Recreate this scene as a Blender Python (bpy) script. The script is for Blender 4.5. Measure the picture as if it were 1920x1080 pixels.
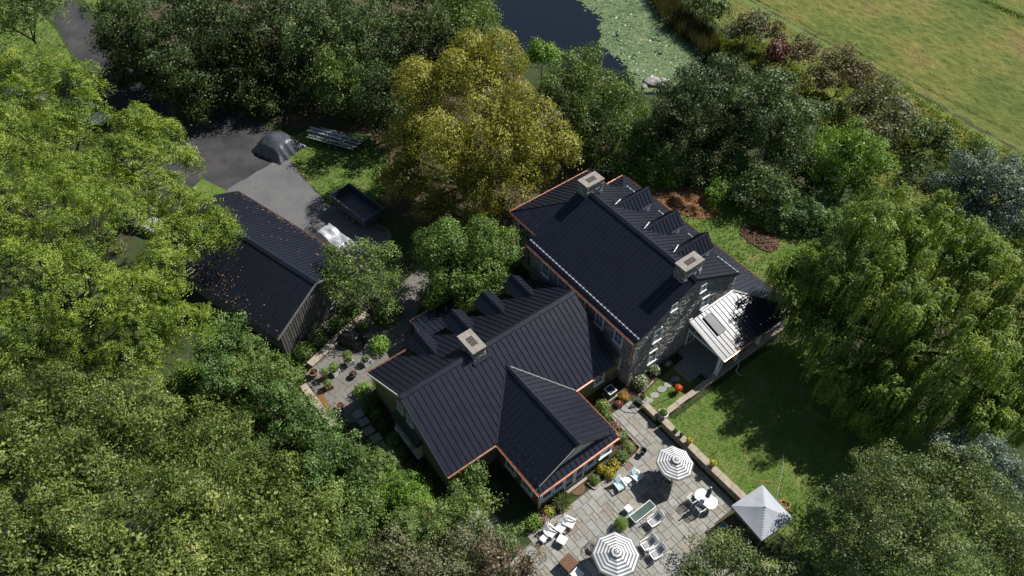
import bpy, bmesh, math, random
import numpy as np
from mathutils import Vector, Matrix

# ------------------------------------------------------------------ scene, camera, light
for o in list(bpy.data.objects):
    bpy.data.objects.remove(o, do_unlink=True)
SC = bpy.context.scene
COL = SC.collection
R = math.radians
random.seed(7)
RNG = np.random.default_rng(7)

CAM = Vector((21.89, -28.65, 53.0))
HEAD, PITCH, FPX = R(142.579), R(49.264), 1420.0
cd = bpy.data.cameras.new('camera')
cd.sensor_width = 36.0
cd.lens = 36.0 * FPX / 1920.0
cd.clip_start = 0.5
cd.clip_end = 3000.0
cam = bpy.data.objects.new('camera', cd)
cam.location = CAM
cam.rotation_euler = (R(90) - PITCH, 0, HEAD - R(90))
COL.objects.link(cam)
SC.camera = cam

SUN_EL, SUN_AZ = R(46.0), R(85.5)          # azimuth counted from +x towards +y
world = bpy.data.worlds.new('World')
SC.world = world
world.use_nodes = True
wn = world.node_tree.nodes
wl = world.node_tree.links
wn.clear()
wo = wn.new('ShaderNodeOutputWorld')
wb = wn.new('ShaderNodeBackground')
ws = wn.new('ShaderNodeTexSky')
ws.sky_type = 'NISHITA'
ws.sun_disc = False
ws.sun_elevation = SUN_EL
ws.sun_rotation = R(90) - SUN_AZ
ws.altitude = 100
ws.air_density = 1.0
ws.dust_density = 0.6
wb.inputs['Strength'].default_value = 0.055
wl.new(ws.outputs[0], wb.inputs['Color'])
wl.new(wb.outputs[0], wo.inputs['Surface'])

sl = bpy.data.lights.new('sun', 'SUN')
sl.energy = 5.0
sl.angle = R(0.53)
sl.color = (1.0, 0.975, 0.935)
sun = bpy.data.objects.new('sun', sl)
sv = Vector((math.cos(SUN_EL) * math.cos(SUN_AZ), math.cos(SUN_EL) * math.sin(SUN_AZ), math.sin(SUN_EL)))
sun.rotation_euler = sv.to_track_quat('Z', 'Y').to_euler()
sun.location = sv * 120
COL.objects.link(sun)

SC.view_settings.view_transform = 'Standard'
SC.view_settings.look = 'None'
SC.view_settings.exposure = 0.42
SC.view_settings.gamma = 1.0
SC.view_settings.use_curve_mapping = False
SC.render.engine = 'CYCLES'
SC.cycles.max_bounces = 5
SC.cycles.diffuse_bounces = 2
SC.cycles.glossy_bounces = 2
SC.cycles.transmission_bounces = 3
SC.cycles.transparent_max_bounces = 4

# where a sight line of the survey photograph meets the level z
_f = Vector((math.cos(HEAD) * math.cos(PITCH), math.sin(HEAD) * math.cos(PITCH), -math.sin(PITCH)))
_r = Vector((math.sin(HEAD), -math.cos(HEAD), 0))
_u = _r.cross(_f)
def at(px, py, z=0.0):
    d = _f + _r * ((px - 960) / FPX) - _u * ((py - 540) / FPX)
    return CAM + d * ((z - CAM.z) / d.z)
def mpp(p):                                # metres per survey pixel at a point
    return (Vector(p) - CAM).dot(_f) / FPX

# ------------------------------------------------------------------ materials
MATS = {}
def _mat(name):
    m = bpy.data.materials.new(name)
    m.use_nodes = True
    MATS[name] = m
    nt = m.node_tree
    return m, nt, nt.nodes['Principled BSDF']
def _noise(nt, scale, detail=4, rough=0.55, coord='Object', vec=None, stretch=None):
    n = nt.nodes.new('ShaderNodeTexNoise')
    n.inputs['Scale'].default_value = scale
    n.inputs['Detail'].default_value = detail
    n.inputs['Roughness'].default_value = rough
    if vec is None:
        g = nt.nodes.new('ShaderNodeNewGeometry') if coord == 'Position' else nt.nodes.new('ShaderNodeTexCoord')
        vec = g.outputs['Position'] if coord == 'Position' else g.outputs[coord]
    if stretch:
        mp = nt.nodes.new('ShaderNodeMapping')
        mp.inputs['Scale'].default_value = stretch
        nt.links.new(vec, mp.inputs['Vector'])
        vec = mp.outputs['Vector']
    nt.links.new(vec, n.inputs['Vector'])
    return n
def _ramp(nt, fac, stops):
    r = nt.nodes.new('ShaderNodeValToRGB')
    el = r.color_ramp.elements
    while len(el) < len(stops):
        el.new(0.5)
    for e, (p, c) in zip(el, stops):
        e.position = p
        e.color = (*c, 1)
    nt.links.new(fac, r.inputs['Fac'])
    return r
def _bump(nt, b, height, strength, dist=0.05):
    n = nt.nodes.new('ShaderNodeBump')
    n.inputs['Strength'].default_value = strength
    n.inputs['Distance'].default_value = dist
    nt.links.new(height, n.inputs['Height'])
    nt.links.new(n.outputs['Normal'], b.inputs['Normal'])
def _mix(nt, fac, a, b, mode='MIX'):
    m = nt.nodes.new('ShaderNodeMix')
    m.data_type = 'RGBA'
    m.blend_type = mode
    if isinstance(fac, float):
        m.inputs[0].default_value = fac
    else:
        nt.links.new(fac, m.inputs[0])
    for k, s in ((6, a), (7, b)):
        if isinstance(s, tuple):
            m.inputs[k].default_value = (*s, 1)
        else:
            nt.links.new(s, m.inputs[k])
    return m.outputs[2]
def simple(name, col, rough=0.6, metal=0.0, var=0.12, scale=6.0, bump=0.0, bscale=20.0, spec=0.5, island=0.0, coord='Object'):
    m, nt, b = _mat(name)
    lo = tuple(max(0, c * (1 - var)) for c in col)
    hi = tuple(min(1, c * (1 + var)) for c in col)
    n = _noise(nt, scale, coord=coord)
    r = _ramp(nt, n.outputs['Fac'], [(0.3, lo), (0.7, hi)])
    out = r.outputs['Color']
    if island:
        g = nt.nodes.new('ShaderNodeNewGeometry')
        r2 = _ramp(nt, g.outputs['Random Per Island'], [(0, (1 - island,) * 3), (1, (1 + island,) * 3)])
        out = _mix(nt, 1.0, out, r2.outputs['Color'], 'MULTIPLY')
    nt.links.new(out, b.inputs['Base Color'])
    b.inputs['Roughness'].default_value = rough
    b.inputs['Metallic'].default_value = metal
    b.inputs['Specular IOR Level'].default_value = spec
    if bump:
        n2 = _noise(nt, bscale, 5, coord=coord)
        _bump(nt, b, n2.outputs['Fac'], bump)
    return m
LEAF_GAIN = 1.6
def leafmat(name, cols, trans=0.3, rough=0.5, patch=0.35, gain=None):
    """cols: dark, mid, light, accent leaf colours, spread leaf by leaf; patch: slow drift through the crown"""
    m, nt, b = _mat(name)
    g = nt.nodes.new('ShaderNodeNewGeometry')
    # leaf-by-leaf spread + bough-sized drift + crown-sized drift
    acc = g.outputs['Random Per Island']
    first = True
    for sc_, amp in ((None, 0.55), (patch, 1.1), (1.3, 0.9)):
        if sc_ is not None:
            src = _noise(nt, sc_, 2, coord='Position').outputs['Fac']
        else:
            src = acc
        ad = nt.nodes.new('ShaderNodeMath'); ad.operation = 'MULTIPLY_ADD'
        nt.links.new(src, ad.inputs[0]); ad.inputs[1].default_value = amp
        if first:
            ad.inputs[2].default_value = 0.47 - 0.5 * (0.55 + 1.1 + 0.9); first = False
        else:
            nt.links.new(prev.outputs[0], ad.inputs[2])
        prev = ad
    prev.use_clamp = True
    a2 = prev
    kk = [0.55, 0.95, 1.25, 1.25] if gain is None else [1, 1, 1, 1]  # leaf tones spread wider, standing in for sunlit highlights and dark gaps
    cols = [tuple(min(0.6, c * f_ * (gain or LEAF_GAIN)) for c in q) for q, f_ in zip(cols, kk)]
    k = len(cols)
    pos = [0.0, 0.42, 0.85, 1.0][:k] if k == 4 else [i / (k - 1) for i in range(k)]
    r = _ramp(nt, a2.outputs[0], list(zip(pos, cols)))
    nt.links.new(r.outputs['Color'], b.inputs['Base Color'])
    b.inputs['Roughness'].default_value = rough
    b.inputs['Specular IOR Level'].default_value = 0.35
    t = nt.nodes.new('ShaderNodeBsdfTranslucent')
    tc = _mix(nt, 1.0, r.outputs['Color'], (1.25, 1.2, 0.5), 'MULTIPLY')
    nt.links.new(tc, t.inputs['Color'])
    mx = nt.nodes.new('ShaderNodeMixShader')
    mx.inputs[0].default_value = trans
    nt.links.new(b.outputs[0], mx.inputs[1]); nt.links.new(t.outputs[0], mx.inputs[2])
    nt.links.new(mx.outputs[0], nt.nodes['Material Output'].inputs['Surface'])
    return m
def ground_mat(name, stops, scale=0.25, fine=9.0, bump=0.5, rough=0.95, fstops=((0.3, (0.75, 0.75, 0.75)), (0.7, (1.25, 1.25, 1.25))), bscale=14.0, stretch=None, dist=0.06):
    m, nt, b = _mat(name)
    n = _noise(nt, scale, 6, 0.6, 'Position')
    r = _ramp(nt, n.outputs['Fac'], stops)
    n2 = _noise(nt, fine, 5, 0.65, 'Position', stretch=stretch)
    r2 = _ramp(nt, n2.outputs['Fac'], list(fstops))
    c = _mix(nt, 1.0, r.outputs['Color'], r2.outputs['Color'], 'MULTIPLY')
    nt.links.new(c, b.inputs['Base Color'])
    b.inputs['Roughness'].default_value = rough
    b.inputs['Specular IOR Level'].default_value = 0.2
    if bump:
        n3 = _noise(nt, bscale, 6, 0.7, 'Position')
        _bump(nt, b, n3.outputs['Fac'], bump, dist)
    return m

# metal roof
m, nt, b = _mat('metal_roof')
n = _noise(nt, 1.3, 5, 0.6, 'Position')
r = _ramp(nt, n.outputs['Fac'], [(0.3, (0.010, 0.0115, 0.019)), (0.7, (0.014, 0.016, 0.025))])
nt.links.new(r.outputs['Color'], b.inputs['Base Color'])
n2 = _noise(nt, 2.6, 6, 0.65, 'Position')
r2 = _ramp(nt, n2.outputs['Fac'], [(0.3, (0.30,) * 3), (0.75, (0.37,) * 3)])
nt.links.new(r2.outputs['Color'], b.inputs['Roughness'])
b.inputs['Specular IOR Level'].default_value = 0.5
n3 = _noise(nt, 1.6, 3, 0.5, 'Position')
_bump(nt, b, n3.outputs['Fac'], 0.06, 0.05)
simple('copper', (0.58, 0.32, 0.22), 0.36, 1.0, 0.2, 2.5, coord='Position')
simple('aluminium', (0.72, 0.73, 0.75), 0.35, 1.0, 0.06)
simple('dull_aluminium', (0.50, 0.51, 0.53), 0.4, 0.25, 0.08)
simple('bright_rail', (0.78, 0.79, 0.80), 0.4, 0.0, 0.04)  # pale non-metal colour stands in for the white glints on aluminium
simple('dark_metal', (0.03, 0.03, 0.033), 0.5, 0.0, 0.2)
simple('black_plastic', (0.012, 0.012, 0.013), 0.45, 0, 0.2)
simple('white_paint', (0.72, 0.72, 0.70), 0.5, 0, 0.05)
simple('white_plastic', (0.78, 0.78, 0.78), 0.4, 0, 0.03)
simple('grey_sling', (0.10, 0.105, 0.11), 0.7, 0, 0.1, 30)
simple('green_sling', (0.035, 0.075, 0.06), 0.7, 0, 0.12, 20, 0.2, 60)
simple('cushion_blue', (0.42, 0.60, 0.66), 0.9, 0, 0.22, 9)
simple('cushion_grey', (0.33, 0.34, 0.35), 0.9, 0, 0.1, 20)
simple('grey_wood', (0.20, 0.20, 0.19), 0.75, 0, 0.25, 8)
simple('siding_cream', (0.40, 0.39, 0.33), 0.7, 0, 0.06)
simple('siding_olive', (0.17, 0.155, 0.085), 0.75, 0, 0.08, 3)
simple('trim_cream', (0.58, 0.57, 0.48), 0.55, 0, 0.05)
simple('trim_pale', (0.62, 0.64, 0.64), 0.55, 0, 0.05)
simple('stone_mortar', (0.20, 0.19, 0.175), 0.95, 0, 0.2, 9, 0.4)
simple('stone_facing', (0.29, 0.27, 0.245), 0.85, 0, 0.3, 3.5, 0.6, 14, island=0.32, coord='Position')
simple('chimney_cap', (0.26, 0.232, 0.198), 0.9, 0, 0.22, 5, 0.3, 20, coord='Position')
simple('soot', (0.07, 0.06, 0.05), 0.95, 0, 0.5, 6, 0.5, 12)
simple('barn_board', (0.115, 0.105, 0.095), 0.9, 0, 0.35, 3, 0.3, 25, island=0.4, coord='Position')
simple('wood_plain', (0.34, 0.22, 0.12), 0.7, 0, 0.25, 8)
simple('bark', (0.075, 0.062, 0.048), 0.95, 0, 0.4, 5, 0.8, 8)
simple('bark_pale', (0.21, 0.19, 0.16), 0.95, 0, 0.35, 5, 0.6, 8)
simple('rock', (0.30, 0.285, 0.27), 0.9, 0, 0.3, 2, 0.6, 6, coord='Position')
simple('terracotta', (0.36, 0.19, 0.11), 0.85, 0, 0.2, 8)
simple('tarp_silver', (0.36, 0.37, 0.39), 0.45, 0.15, 0.15, 3, 0.9, 3.5)
simple('tarp_grey', (0.055, 0.06, 0.072), 0.42, 0, 0.3, 2, 1.0, 3)
simple('tent_cloth', (0.35, 0.365, 0.39), 0.8, 0, 0.06, 2, 0.1, 4)
simple('car_blue', (0.06, 0.10, 0.17), 0.25, 0.3, 0.05)
simple('car_white', (0.72, 0.72, 0.72), 0.3, 0, 0.04)
simple('car_silver', (0.35, 0.36, 0.38), 0.3, 0.5, 0.04)
simple('tyre', (0.02, 0.02, 0.02), 0.85, 0, 0.2)
simple('trailer_steel', (0.075, 0.08, 0.092), 0.5, 0.2, 0.3, 3, 0.1, 8)
simple('orange_cord', (0.45, 0.19, 0.06), 0.6, 0, 0.15)
simple('hose_pale', (0.26, 0.27, 0.2), 0.6, 0, 0.1)
simple('blue_glaze', (0.02, 0.17, 0.34), 0.25, 0, 0.6, 9)
simple('mat_brown', (0.14, 0.075, 0.045), 0.95, 0, 0.3, 12)
simple('fallen_leaf', (0.24, 0.135, 0.06), 0.85, 0, 0.4, 2, island=0.45, coord='Position')
simple('clod', (0.15, 0.075, 0.034), 0.95, 0, 0.4, 3, 0.7, 9, island=0.35, coord='Position')
simple('mulch_chip', (0.105, 0.058, 0.030), 0.95, 0, 0.4, 3, 0.7, 9, island=0.5, coord='Position')
simple('cap_stone', (0.33, 0.275, 0.205), 0.85, 0, 0.2, 3, 0.3, 12, coord='Position')
simple('red_car', (0.3, 0.03, 0.02), 0.3)
m, nt, b = _mat('glass_dark')
b.inputs['Base Color'].default_value = (0.018, 0.022, 0.028, 1)
b.inputs['Roughness'].default_value = 0.06
b.inputs['Specular IOR Level'].default_value = 0.6
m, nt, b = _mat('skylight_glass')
b.inputs['Base Color'].default_value = (0.10, 0.11, 0.12, 1)  # grey of the reflected sky put into the pane's own colour
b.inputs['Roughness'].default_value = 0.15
m, nt, b = _mat('water')
b.inputs['Base Color'].default_value = (0.006, 0.008, 0.011, 1)
b.inputs['Roughness'].default_value = 0.05
n = _noise(nt, 1.2, 3, 0.5, 'Position'); _bump(nt, b, n.outputs['Fac'], 0.06, 0.05)
# flagstones: each stone its own tone
m, nt, b = _mat('flagstone')
oi = nt.nodes.new('ShaderNodeObjectInfo')
g = nt.nodes.new('ShaderNodeNewGeometry')
md = nt.nodes.new('ShaderNodeMath'); md.operation = 'ADD'
nt.links.new(oi.outputs['Random'], md.inputs[0]); nt.links.new(g.outputs['Random Per Island'], md.inputs[1])
fr = nt.nodes.new('ShaderNodeMath'); fr.operation = 'FRACT'; nt.links.new(md.outputs[0], fr.inputs[0])
r = _ramp(nt, fr.outputs[0], [(0.0, (0.22, 0.225, 0.21)), (0.3, (0.265, 0.27, 0.26)), (0.5, (0.235, 0.22, 0.185)), (0.72, (0.30, 0.30, 0.285)), (0.86, (0.265, 0.24, 0.20)), (0.95, (0.23, 0.20, 0.17)), (0.99, (0.17, 0.14, 0.115))])
n = _noise(nt, 3.2, 6, 0.65, 'Position')
r2 = _ramp(nt, n.outputs['Fac'], [(0.3, (0.76, 0.74, 0.70)), (0.7, (1.2, 1.17, 1.11))])
c = _mix(nt, 1.0, r.outputs['Color'], r2.outputs['Color'], 'MULTIPLY')
nt.links.new(c, b.inputs['Base Color'])
b.inputs['Roughness'].default_value = 0.8
n2 = _noise(nt, 18, 5, 0.6, 'Position'); _bump(nt, b, n2.outputs['Fac'], 0.3, 0.02)
# striped parasol cloth: rings by distance from the pole
m, nt, b = _mat('stripe_cloth')
tc = nt.nodes.new('ShaderNodeTexCoord')
at_ = nt.nodes.new('ShaderNodeAttribute'); at_.attribute_name = 'ring'
mm = nt.nodes.new('ShaderNodeMath'); mm.operation = 'MULTIPLY'; nt.links.new(at_.outputs['Fac'], mm.inputs[0]); mm.inputs[1].default_value = 7.0
fr = nt.nodes.new('ShaderNodeMath'); fr.operation = 'FRACT'; nt.links.new(mm.outputs[0], fr.inputs[0])
r = _ramp(nt, fr.outputs[0], [(0.0, (0.74, 0.74, 0.73)), (0.53, (0.74, 0.74, 0.73)), (0.55, (0.16, 0.165, 0.165)), (0.98, (0.16, 0.165, 0.165))])
nt.links.new(r.outputs['Color'], b.inputs['Base Color'])
b.inputs['Roughness'].default_value = 0.85
t = nt.nodes.new('ShaderNodeBsdfTranslucent'); nt.links.new(r.outputs['Color'], t.inputs['Color'])
mx = nt.nodes.new('ShaderNodeMixShader'); mx.inputs[0].default_value = 0.12
nt.links.new(b.outputs[0], mx.inputs[1]); nt.links.new(t.outputs[0], mx.inputs[2])
nt.links.new(mx.outputs[0], nt.nodes['Material Output'].inputs['Surface'])

ground_mat('ground', [(0.3, (0.030, 0.042, 0.014)), (0.5, (0.045, 0.062, 0.020)), (0.7, (0.075, 0.062, 0.035))], 0.12, 5.0, 0.7)
ground_mat('lawn', [(0.25, (0.078, 0.130, 0.022)), (0.48, (0.102, 0.158, 0.031)), (0.62, (0.145, 0.172, 0.046)), (0.74, (0.21, 0.18, 0.09))], 0.5, 11.0, 0.7)
ground_mat('meadow', [(0.34, (0.085, 0.120, 0.022)), (0.47, (0.128, 0.152, 0.031)), (0.56, (0.170, 0.168, 0.040)), (0.66, (0.185, 0.148, 0.052))], 0.09, 1.5, 0.9, stretch=(0.5, 1, 1), dist=0.35, bscale=2.4, fstops=((0.3, (0.58, 0.66, 0.58)), (0.7, (1.42, 1.34, 1.42))))
ground_mat('path_grass', [(0.3, (0.10, 0.15, 0.03)), (0.7, (0.15, 0.19, 0.045))], 0.3, 6, 0.6)
ground_mat('gravel', [(0.3, (0.110, 0.110, 0.112)), (0.6, (0.145, 0.143, 0.140)), (0.74, (0.115, 0.118, 0.075))], 0.35, 12, 0.6, fstops=((0.3, (0.7, 0.7, 0.7)), (0.72, (1.3, 1.3, 1.3))), dist=0.03)
ground_mat('asphalt', [(0.3, (0.034, 0.033, 0.035)), (0.48, (0.048, 0.046, 0.048)), (0.62, (0.068, 0.065, 0.064)), (0.75, (0.085, 0.08, 0.07))], 0.28, 16, 0.4, stretch=(1, 0.35, 1), dist=0.02, fstops=((0.32, (0.78, 0.78, 0.78)), (0.7, (1.25, 1.25, 1.25))))
ground_mat('soil', [(0.3, (0.05, 0.036, 0.026)), (0.7, (0.085, 0.06, 0.042))], 0.8, 9, 0.8)
ground_mat('red_dirt', [(0.3, (0.16, 0.078, 0.032)), (0.55, (0.22, 0.115, 0.05)), (0.8, (0.27, 0.165, 0.085))], 0.7, 7, 0.8)
ground_mat('courtyard', [(0.3, (0.145, 0.14, 0.125)), (0.7, (0.205, 0.19, 0.165))], 0.5, 6, 0.3)
ground_mat('leaf_litter', [(0.3, (0.06, 0.045, 0.025)), (0.55, (0.10, 0.08, 0.045)), (0.75, (0.06, 0.075, 0.025))], 0.25, 6, 0.8)
ground_mat('joint', [(0.3, (0.13, 0.122, 0.105)), (0.7, (0.17, 0.16, 0.14))], 1.0, 9, 0.4)

# ------------------------------------------------------------------ mesh helpers
class MB:
    def __init__(self):
        self.v = []; self.f = []
    def add(self, vs, fs):
        k = len(self.v)
        self.v += [tuple(x) for x in vs]
        self.f += [tuple(i + k for i in f) for f in fs]
        return self
    def box(self, c, s, rz=0.0, M=None):
        hx, hy, hz = s[0] / 2, s[1] / 2, s[2] / 2
        vs = [Vector((x, y, z)) for z in (-hz, hz) for x, y in ((-hx, -hy), (hx, -hy), (hx, hy), (-hx, hy))]
        T = Matrix.Translation(Vector(c)) @ (M if M is not None else Matrix.Rotation(rz, 4, 'Z'))
        return self.add([T @ p for p in vs], [(3, 2, 1, 0), (4, 5, 6, 7), (0, 1, 5, 4), (1, 2, 6, 5), (2, 3, 7, 6), (3, 0, 4, 7)])
    def bar(self, p, q, w, h, up=Vector((0, 0, 1))):
        p = Vector(p); q = Vector(q)
        d = (q - p).normalized()
        s = d.cross(up)
        if s.length < 1e-4:
            s = d.cross(Vector((1, 0, 0)))
        s.normalize(); t = s.cross(d)
        M = Matrix((s, d, t)).transposed().to_4x4()
        return self.box((p + q) / 2, (w, (q - p).length, h), M=M)
    def cyl(self, p, q, r0, r1=None, n=10, cap=True):
        r1 = r0 if r1 is None else r1
        p = Vector(p); q = Vector(q)
        d = (q - p).normalized()
        s = d.orthogonal().normalized(); t = d.cross(s)
        vs = []
        for c, r in ((p, r0), (q, r1)):
            vs += [c + (s * math.cos(2 * math.pi * i / n) + t * math.sin(2 * math.pi * i / n)) * r for i in range(n)]
        fs = [(i, (i + 1) % n, n + (i + 1) % n, n + i) for i in range(n)]
        if cap:
            fs += [tuple(range(n - 1, -1, -1)), tuple(range(n, 2 * n))]
        return self.add(vs, fs)
    def tube(self, pts, r, n=6, taper=None):
        pts = [Vector(p) for p in pts]
        vs = []
        m = len(pts)
        for i, p in enumerate(pts):
            d = (pts[min(i + 1, m - 1)] - pts[max(i - 1, 0)]).normalized()
            s = d.cross(Vector((0.12, 0.23, 0.97))).normalized(); t = d.cross(s)
            rr = r if taper is None else r + (taper - r) * i / (m - 1)
            vs += [p + (s * math.cos(2 * math.pi * k / n) + t * math.sin(2 * math.pi * k / n)) * rr for k in range(n)]
        fs = [(i * n + k, i * n + (k + 1) % n, (i + 1) * n + (k + 1) % n, (i + 1) * n + k) for i in range(m - 1) for k in range(n)]
        fs += [tuple(range(n - 1, -1, -1)), tuple(range((m - 1) * n, m * n))]
        return self.add(vs, fs)
    def lathe(self, prof, c=(0, 0, 0), n=16):
        c = Vector(c)
        vs = [c + Vector((r * math.cos(2 * math.pi * k / n), r * math.sin(2 * math.pi * k / n), z)) for r, z in prof for k in range(n)]
        m = len(prof)
        fs = [(i * n + k, i * n + (k + 1) % n, (i + 1) * n + (k + 1) % n, (i + 1) * n + k) for i in range(m - 1) for k in range(n)]
        fs += [tuple(range(n - 1, -1, -1)), tuple(range((m - 1) * n, m * n))]
        return self.add(vs, fs)
    def prism(self, pts, off):
        """planar polygon pts swept by the vector off"""
        off = Vector(off); n = len(pts)
        a = [Vector(p) for p in pts]
        fs = [tuple(range(n - 1, -1, -1)), tuple(range(n, 2 * n))] + [(i, (i + 1) % n, n + (i + 1) % n, n + i) for i in range(n)]
        return self.add(a + [p + off for p in a], fs)
    def blob(self, c, r, seed=0, rough=0.2, n=10, m=7, flat=1.0):
        rnd = random.Random(seed)
        ph = [rnd.uniform(0, 6.28) for _ in range(6)]
        vs = []
        c = Vector(c)
        rx, ry, rz = r if isinstance(r, (tuple, list)) else (r, r, r)
        for i in range(m + 1):
            th = math.pi * i / m
            for k in range(n):
                f = 2 * math.pi * k / n
                d = Vector((math.sin(th) * math.cos(f), math.sin(th) * math.sin(f), math.cos(th)))
                w = 1 + rough * (math.sin(3 * d.x + ph[0]) * math.cos(2.5 * d.y + ph[1]) + 0.6 * math.sin(4 * d.z + 3 * d.y + ph[2]) + rnd.uniform(-0.25, 0.25) * (0 < i < m))
                vs.append(c + Vector((d.x * rx * w, d.y * ry * w, d.z * rz * w * flat)))
        fs = [(i * n + k, (i + 1) * n + k, (i + 1) * n + (k + 1) % n, i * n + (k + 1) % n) for i in range(m) for k in range(n)]
        return self.add(vs, fs)
    def build(self, name, mat, parent=None, loc=None, rz=0.0, smooth=False, bevel=0.0):
        me = bpy.data.meshes.new(name)
        me.from_pydata(self.v, [], self.f)
        me.update()
        if smooth:
            me.polygons.foreach_set('use_smooth', [True] * len(me.polygons))
        me.materials.append(MATS[mat])
        o = bpy.data.objects.new(name, me)
        COL.objects.link(o)
        if parent is not None:
            o.parent = parent
        if loc is not None:
            o.location = loc
        o.rotation_euler.z = rz
        if bevel:
            b = o.modifiers.new('bevel', 'BEVEL'); b.width = bevel; b.segments = 1; b.limit_method = 'ANGLE'
        return o
def tag(o, label=None, cat=None, group=None, kind=None):
    if label: o['label'] = label
    if cat: o['category'] = cat
    if group: o['group'] = group
    if kind: o['kind'] = kind
    return o
def thing(name, label, cat, loc=(0, 0, 0), rz=0.0, group=None):
    o = bpy.data.objects.new(name, None)
    COL.objects.link(o)
    o.location = loc; o.rotation_euler.z = rz
    o.empty_display_size = 0.3
    return tag(o, label, cat, group)
def copy_tree(o, parent=None):
    c = o.copy(); COL.objects.link(c)
    if parent is not None: c.parent = parent
    for ch in list(o.children):
        copy_tree(ch, c)
    return c
def np_mesh(name, V, F, mat, parent=None, smooth=False):
    """V: (n,3) array, F: (m,k) array of faces with k corners each"""
    me = bpy.data.meshes.new(name)
    k = F.shape[1]
    me.vertices.add(len(V)); me.vertices.foreach_set('co', np.asarray(V, np.float32).ravel())
    me.loops.add(F.size); me.loops.foreach_set('vertex_index', F.astype(np.int32).ravel())
    me.polygons.add(len(F)); me.polygons.foreach_set('loop_start', np.arange(0, F.size, k, dtype=np.int32))
    me.polygons.foreach_set('loop_total', np.full(len(F), k, np.int32))
    me.update(calc_edges=True)
    me.materials.append(MATS[mat])
    o = bpy.data.objects.new(name, me); COL.objects.link(o)
    if parent is not None: o.parent = parent
    return o
def sheet(name, pts, z, mat, kind='structure', parent=None, wob=0.0, seed=1):
    """flat ground patch; its outline is subdivided and roughened"""
    rnd = random.Random(seed)
    P = []
    n = len(pts)
    for i in range(n):
        p = Vector(pts[i][:2]); q = Vector(pts[(i + 1) % n][:2])
        k = max(1, int((q - p).length / 0.7)) if wob else 1
        for j in range(k):
            c = p.lerp(q, j / k)
            if wob:
                c = c + Vector((rnd.uniform(-wob, wob), rnd.uniform(-wob, wob)))
            P.append((c.x, c.y, z))
    bm = bmesh.new()
    f = bm.faces.new([bm.verts.new(p) for p in P])
    if f.normal.z < 0 or (f.normal_update() or f.normal.z < 0):
        f.normal_flip()
    bmesh.ops.triangulate(bm, faces=[f])
    me = bpy.data.meshes.new(name); bm.to_mesh(me); bm.free()
    me.materials.append(MATS[mat])
    o = bpy.data.objects.new(name, me); COL.objects.link(o)
    if parent is not None: o.parent = parent
    elif kind: o['kind'] = kind
    return o
def px_poly(pts, z=0):
    return [at(x, y, z) for x, y in pts]
def inside(pt, poly):
    x, y = pt[0], pt[1]; c = False
    n = len(poly)
    for i in range(n):
        x1, y1 = poly[i][0], poly[i][1]; x2, y2 = poly[(i + 1) % n][0], poly[(i + 1) % n][1]
        if (y1 > y) != (y2 > y) and x < (x2 - x1) * (y - y1) / (y2 - y1) + x1:
            c = not c
    return c

# ------------------------------------------------------------------ terrain
POND = [(-64, 26), (-57, 28), (-51.8, 26.5), (-47, 24.6), (-42, 25.5), (-38, 28), (-33, 29.2), (-29.5, 30.8), (-27.5, 33.5), (-28.4, 38), (-30.5, 42), (-35.4, 44.5), (-44, 46), (-52, 48), (-60, 50), (-72, 52), (-84, 48), (-86, 38), (-76, 30)]
def make_ground():
    xs = np.concatenate([np.linspace(-500, -100, 12)[:-1], np.linspace(-100, 20, 101), np.linspace(20, 400, 12)[1:]])
    ys = np.concatenate([np.linspace(-400, 10, 12)[:-1], np.linspace(10, 66, 47), np.linspace(66, 500, 12)[1:]])
    X, Y = np.meshgrid(xs, ys, indexing='ij')
    Z = np.zeros_like(X)
    pol = np.array(POND)
    for i in range(X.shape[0]):
        for j in range(X.shape[1]):
            x, y = X[i, j], Y[i, j]
            if -95 < x < -18 and 15 < y < 62:
                d = 1e9
                for k in range(len(pol)):
                    a = pol[k]; bb = pol[(k + 1) % len(pol)]
                    ab = bb - a; t = max(0, min(1, ((x - a[0]) * ab[0] + (y - a[1]) * ab[1]) / (ab @ ab)))
                    d = min(d, math.hypot(x - a[0] - t * ab[0], y - a[1] - t * ab[1]))
                if inside((x, y), POND):
                    Z[i, j] = -0.55 - min(1.0, d * 0.3)
                elif d < 2.0:
                    Z[i, j] = -0.55 * (1 - d / 2.0)
            elif y > 60:
                Z[i, j] = 0.0
    V = np.stack([X.ravel(), Y.ravel(), Z.ravel()], 1)
    ny = len(ys)
    I, J = np.meshgrid(np.arange(len(xs) - 1), np.arange(ny - 1), indexing='ij')
    a = (I * ny + J).ravel()
    F = np.stack([a, a + ny, a + ny + 1, a + 1], 1)
    o = np_mesh('ground', V, F, 'ground')
    tag(o, kind='structure')
make_ground()
sheet('pond_water', [(x + (x + 57) * 0.03, y + (y - 37) * 0.04) for x, y in POND], -0.38, 'water')

sheet('meadow', [(-160, 57.5), (-60, 57.0), (-22, 56.6), (-2, 55.5), (60, 54.5), (60, 220), (-160, 220)], 0.008, 'meadow', wob=0.25)
sheet('meadow_verge', [(-40, 49.5), (-26, 47), (-12, 42.5), (2, 36), (14, 30), (30, 26), (60, 24), (60, 54.2), (-2, 55.1), (-22, 56.2), (-60, 56.5)], 0.004, 'meadow', wob=0.3, seed=4)
sheet('mown_path', [(-60, 55.6), (-30, 55.4), (-12, 54.9), (-2, 53.9), (30, 53.0), (30, 53.7), (-2, 54.8), (-12, 55.8), (-30, 56.4), (-60, 56.6)], 0.012, 'path_grass', wob=0.12, seed=2)
LAWN_E = [(3.9, 0.3), (20, 0.2), (28, -6), (34, 2), (30, 12), (16, 16), (6, 15.8), (4.6, 14), (4.6, 1)]
sheet('lawn', LAWN_E, 0.004, 'lawn', seed=3)
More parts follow.
